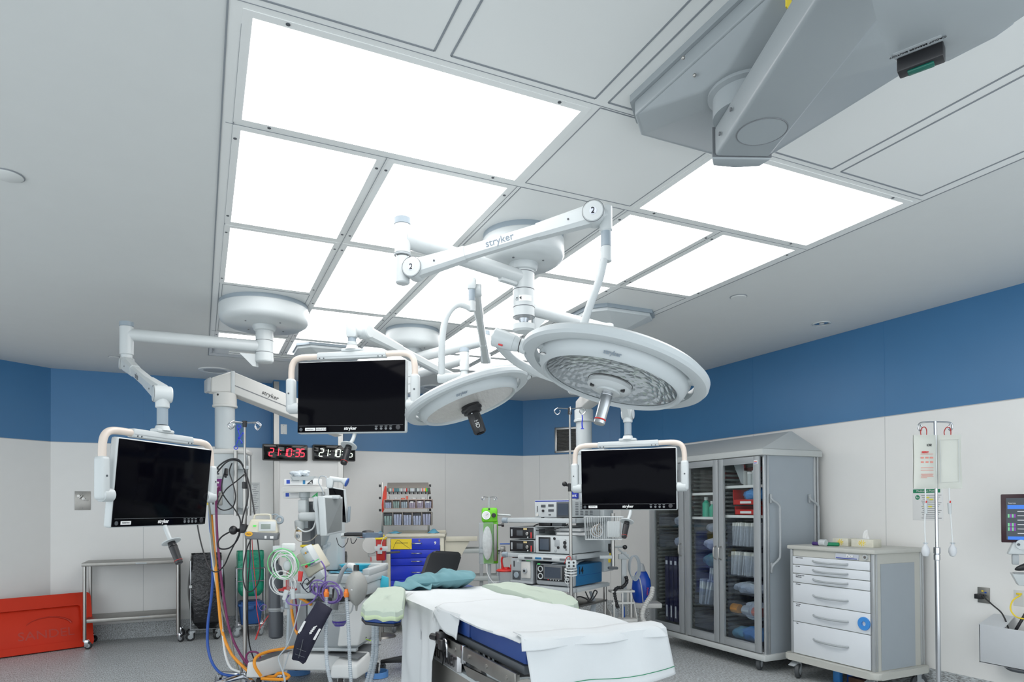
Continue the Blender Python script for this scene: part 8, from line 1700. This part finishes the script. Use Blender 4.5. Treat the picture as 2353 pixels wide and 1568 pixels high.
for cx_, lb, pr, wd2, ww in ((2125, 'milky pressure bag printed in red hanging from the left hook', 1, .038, .142), (2180, 'milky pressure bag with clear window hanging from the right hook', 0, .030, .140)):
    c = P(cx_, 1060, d0-.01); t = thing('pressure_bag', lb, 'infusion bag', c, -YAW+R(0 if pr else -12), group='pressure bags on the right pole')
    def bg(s_): return lambda u, v: Vector((ww*(u-.5)*(1+.06*(1-v)), s_*(.004+wd2*.5*(max(0, math.sin(math.pi*u))*max(0, math.sin(math.pi*v)))**.5)+.002*math.sin(9*v+4*u), .168-.345*(1-v)))
    q = MB(); q.grid(bg(1), 16, 20); q.grid(bg(-1), 16, 20); bmesh.ops.remove_doubles(q.bm, verts=q.bm.verts, dist=.009) if False else None; bb = obj('bag', q, VINYL, t)
    q = MB(); q.tube([(-.022, 0, .165), (-.024, 0, .19), (-.012, 0, .215), (.004, 0, .218), (.014, 0, .20), (.014, 0, .165)], .003, 8, smooth=5); obj('red_loop', q, mat('deep_red_cord', (.42, .02, .015), .4), t)
    q = MB(); zt_ = -.17; q.tube([(0, 0, zt_), (.002, 0, zt_-.10), (-.006 if pr else .010, 0, zt_-.24), (-.002 if pr else .016, 0, zt_-.355)], .0042, 8, smooth=4); obj('tube', q, CABLEW, t)
    q = MB(); q.cyl((.003, 0, zt_-.17), (.001, 0, zt_-.10), .009, .012, n=12); q.cyl((.004, 0, zt_-.10), (.005, 0, zt_-.085), .006, n=8, mi=1); obj('clamp', q, [WHITE, RED], t)
    xx = -.002 if pr else .016
    q = MB(); q.lathe([(0, zt_-.445), (.015, zt_-.44), (.024, zt_-.415), (.022, zt_-.39), (.010, zt_-.37), (.006, zt_-.355), (0, zt_-.355)], Matrix.Translation((xx, 0, 0)), n=24); obj('squeeze_bulb', q, mat('bulb_grey', (.60, .62, .64), .45), t)
    q = MB(); q.torus((xx, 0, zt_-.357), .012, .003, n=18); obj('valve', q, CLEAR, t)
    yf = -wd2*.5-.0045
    if pr:
        text('OR', .022, BLACK, bb, FR(.015, yf, .10), name='pen_writing', bold=.0004, shear=.3)
        text('MERIT', .016, INKR, bb, FR(-.01, yf, .055), name='print', bold=.0006)
        q = MB()
        for k, (x, zq, w_) in enumerate(((0, .043, .08), (-.03, .02, .02), (0, .02, .02), (.03, .02, .02), (-.03, -.008, .018), (0, -.008, .018), (.03, -.008, .018), (0, -.045, .08), (0, -.06, .08), (0, -.085, .08), (0, -.092, .07), (0, -.10, .08), (-.02, -.108, .04))): q.box((x, yf, zq), (w_, .0008, .003 if k < 1 or k > 6 else .010))
        obj('red_print', q, mat('faded_red_ink', (.70, .25, .20), .6), bb)
    else:
        q = MB(); q.tube([(-.055, yf, .135), (.05, yf, .135), (.052, yf, -.135), (-.055, yf, -.14)], .0015, 6, close=True); obj('window_seam', q, WHITE, bb)
def rwall(px, py): return PX(px, py, XR)
def rplate(name, lb, cat, a, b_, m, th=.006):
    A_, B_ = rwall(*a), rwall(*b_); c = (A_+B_)/2; t = thing(name, lb, cat, M=face(c, (0, -1, 0), (0, 0, 1))); w_, h_ = abs(A_.y-B_.y), abs(A_.z-B_.z)
    q = MB(); q.bx(-w_/2, w_/2, -h_/2, h_/2, 0, th, .0015); o = obj('plate', q, m, t); return t, w_, h_, o
t, w_, h_, o = rplate('posting', 'medication posting sheet with a green header on the wall behind the left pressure bag', 'notice', (2097, 1122), (2168, 1197), PAPER, .002)
q = MB(); q.bx(-w_/2+.005, w_/2-.02, h_/2-.04, h_/2-.012, .002, .0026); hb_ = obj('green_header', q, INKG, t)
text('Medication Posting', .021, PAPER, hb_, Matrix.Translation((-.005, h_/2-.026, .0034)), name='header_text', ext=.0002)
q = MB(); q.cyl((-w_/2+.04, h_/2-.075, .002), (-w_/2+.04, h_/2-.075, .003), .018, n=24); gb = obj('green_disc', q, INKG, t)
text('Rx', .02, PAPER, gb, Matrix.Translation((-w_/2+.04, h_/2-.075, .0036)), name='disc_text', ext=.0002)
q = MB()
for k in range(13): q.bx(-w_/2+.07+.005*(k % 3), w_/2-.012-.01*(k % 4), h_/2-.06-k*.0145-.002, h_/2-.06-k*.0145+.002, .002, .0025)
obj('print_lines', q, MGREY, t)
q = MB()
for x, y in ((.0, .05), (.03, .035), (-.02, -.02), (.02, -.02)): q.bx(x-.014, x+.014, y-.006, y+.006, .0026, .003)
obj('yellow_marks', q, mat('marker_yellow', (.75, .68, .08), .6), t)
t, w_, h_, o = rplate('network_outlet', 'steel wall outlet with a black plug, above the white cable box at right', 'outlet', (2247, 1349), (2275, 1388), STEEL2)
q = MB(); q.box((-.02, -.01, .02), (.05, .035, .04), .004); obj('black_plug', q, BLACK, t)
for x, y, m_ in ((-.005, .03, YELLOW), (.015, .02, BLUEH), (.015, .0, DGREY)): q = MB(); q.box((x, y, .007), (.012, .010, .006)); obj('port', q, m_, t)
t, w_, h_, o = rplate('data_outlet', 'pale grey data outlet with a yellow cable at the right picture edge', 'outlet', (2330, 1356), (2366, 1396), CARD)
q = MB(); q.box((-.01, .03, .012), (.03, .012, .016), .002); obj('yellow_plug', q, YELLOW, t)
def c3(pts, r, m, lb, nm): q = MB(); q.tube(pts, r, 8, smooth=6); solo(nm, q, m, lb, 'cable')
c3([PX(2253, 1366, 5.03), PX(2280, 1390, 5.0), PX(2302, 1410, 4.98), PX(2315, 1438, 4.96), PX(2318, 1450, 4.98)], .005, BLACK, 'black cable running from the steel outlet into the white box', 'data_cable')
c3([PX(2345, 1369, 5.03), PX(2328, 1380, 5.0), PX(2322, 1400, 4.98), PX(2335, 1418, 4.97), PX(2360, 1424, 4.96)], .005, YELLOW, 'yellow cable looping at the right picture edge', 'data_cable')
c3([PX(2332, 1452, 4.97), PX(2345, 1430, 4.98), PX(2360, 1405, 5.0)], .010, BLACK, 'bundle of black cords rising from the white box at the picture edge', 'cable_bundle')
t = thing('computer_box', 'white wall-mounted cable box with a cut-out top at the lower right', 'wall box', (5.06, 2.5, .45)); y0, y1 = 2.83, 1.9
q = MB(); zb2, zt3 = .33, .60; xf = 4.88
q.hull([(xf, y0, zb2), (5.055, y0, zb2), (5.055, y0-.0, zt3+.05), (xf, y0, zt3-.01)], [(xf, y0-.006, zb2), (5.055, y0-.006, zb2), (5.055, y0-.006, zt3+.05), (xf, y0-.006, zt3-.01)])
q.bx(xf, xf+.006, y1, y0, zb2, zt3-.01, .002); q.bx(xf, 5.05, y1, y0, zb2, zb2+.006)
q.hull([(xf, y0, zt3-.012), (5.055, y0, zt3+.045), (5.055, 2.70, zt3+.045), (xf, 2.67, zt3-.012)], [(xf, y0, zt3-.006), (5.055, y0, zt3+.051), (5.055, 2.70, zt3+.051), (xf, 2.67, zt3-.006)])
obj('shell', q, mat('box_white', (.58, .60, .62), .45), t, W=True)
q = MB(); q.torus((4.97, 2.6, .325), .10, .008, n=30); q.torus((4.96, 2.6, .318), .085, .008, n=30); solo('cable_loops', q, DGREY, 'dark cord loops showing below the white wall box', 'cord')
# wall computer at the right edge
Mx = Matrix.Translation(PX(2353, 1192, 4.72)) @ Matrix.Rotation(-YAW+R(-38), 4, 'Z'); t = thing('wall_monitor', 'touch screen with a routing menu cut by the right picture edge', 'monitor', M=Mx)
x0 = -.118
q = MB(); q.bx(x0, .32, 0, .035, -.155, .155, .006); obj('housing', q, mat('plum_black', (.03, .006, .012), .3), t)
q = MB(); q.bx(x0+.028, .30, -.003, .0, -.135, .13); scr = obj('screen', q, mat('menu_screen', (.008, .01, .014), .15, emit=(.03, .05, .07), es=.4), t)
EB = emis('menu_blue', (.04, .22, .85), .8); EG = emis('menu_green', (.25, .85, .4), .6); EV = emis('menu_violet', (.35, .05, .55), .6); EW = emis('menu_white', (.8, .85, .9), .7)
q = MB(); q.bx(x0+.035, .28, -.004, -.003, .06, .085); obj('menu_bar', q, EB, scr); q = MB(); q.bx(x0+.035, .28, -.004, -.003, -.135, -.115); obj('menu_bar', q, EB, scr)
text('Sources', .012, EW, scr, FR(x0+.058, -.0045, .097), name='menu_text')
for k in range(6):
    q = MB(); q.bx(x0+.085, .24, -.004, -.003, .043-k*.028, .047-k*.028); obj('menu_line', q, EW, scr)
    if k in (1, 3, 4):
        for j in range(4): q = MB(); q.bx(x0+.036+j*.0105, x0+.0445+j*.0105, -.004, -.003, .033-k*.028, .055-k*.028); obj('menu_swatch', q, EG if j % 2 == 0 else EV, scr)
t = thing('keyboard_mount', 'white folding keyboard arm with a rolled black keyboard below the wall touch screen', 'keyboard arm', PX(2345, 1262, 4.7), -YAW+R(-30))
q = MB(); q.hull([(-.07, -.03, -.035), (.10, -.03, -.035), (.10, .04, -.035), (-.07, .04, -.035)], [(-.04, -.03, .04), (.10, -.03, .05), (.10, .04, .05), (-.04, .04, .04)], bev=.008); q.cyl((.0, -.045, .03), (.0, -.03, .03), .03, n=24); obj('arm_joint', q, WHITE, t)
q = MB(); q.cyl((-.015, -.05, .03), (-.015, -.046, .03), .008, n=12); obj('hex_screw', q, DGREY, t)
q = MB(); q.bx(-.045, -.01, -.02, .02, -.10, -.035, .006); obj('bracket', q, LGREY, t)
q = MB(); q.sph((.05, -.02, -.10), .03, 10, (3, 1, .8), Matrix.Rotation(-.35, 3, 'Y')); obj('rolled_keyboard', q, BLACK, t)
t = thing('tray', 'small white tray with a grey inside below the keyboard arm', 'tray', PX(2352, 1335, 4.75), -YAW+R(-30))
q = MB(); q.hull([(-.03, -.04, -.03), (.2, -.04, -.03), (.2, .06, -.03), (-.03, .06, -.03)], [(-.065, -.05, .045), (.2, -.05, .045), (.2, .06, .045), (-.065, .06, .045)], bev=.004); obj('shell', q, WHITE, t)
q = MB(); q.bx(-.05, .19, -.045, .05, .046, .049); obj('grey_inside', q, LGREY, t)
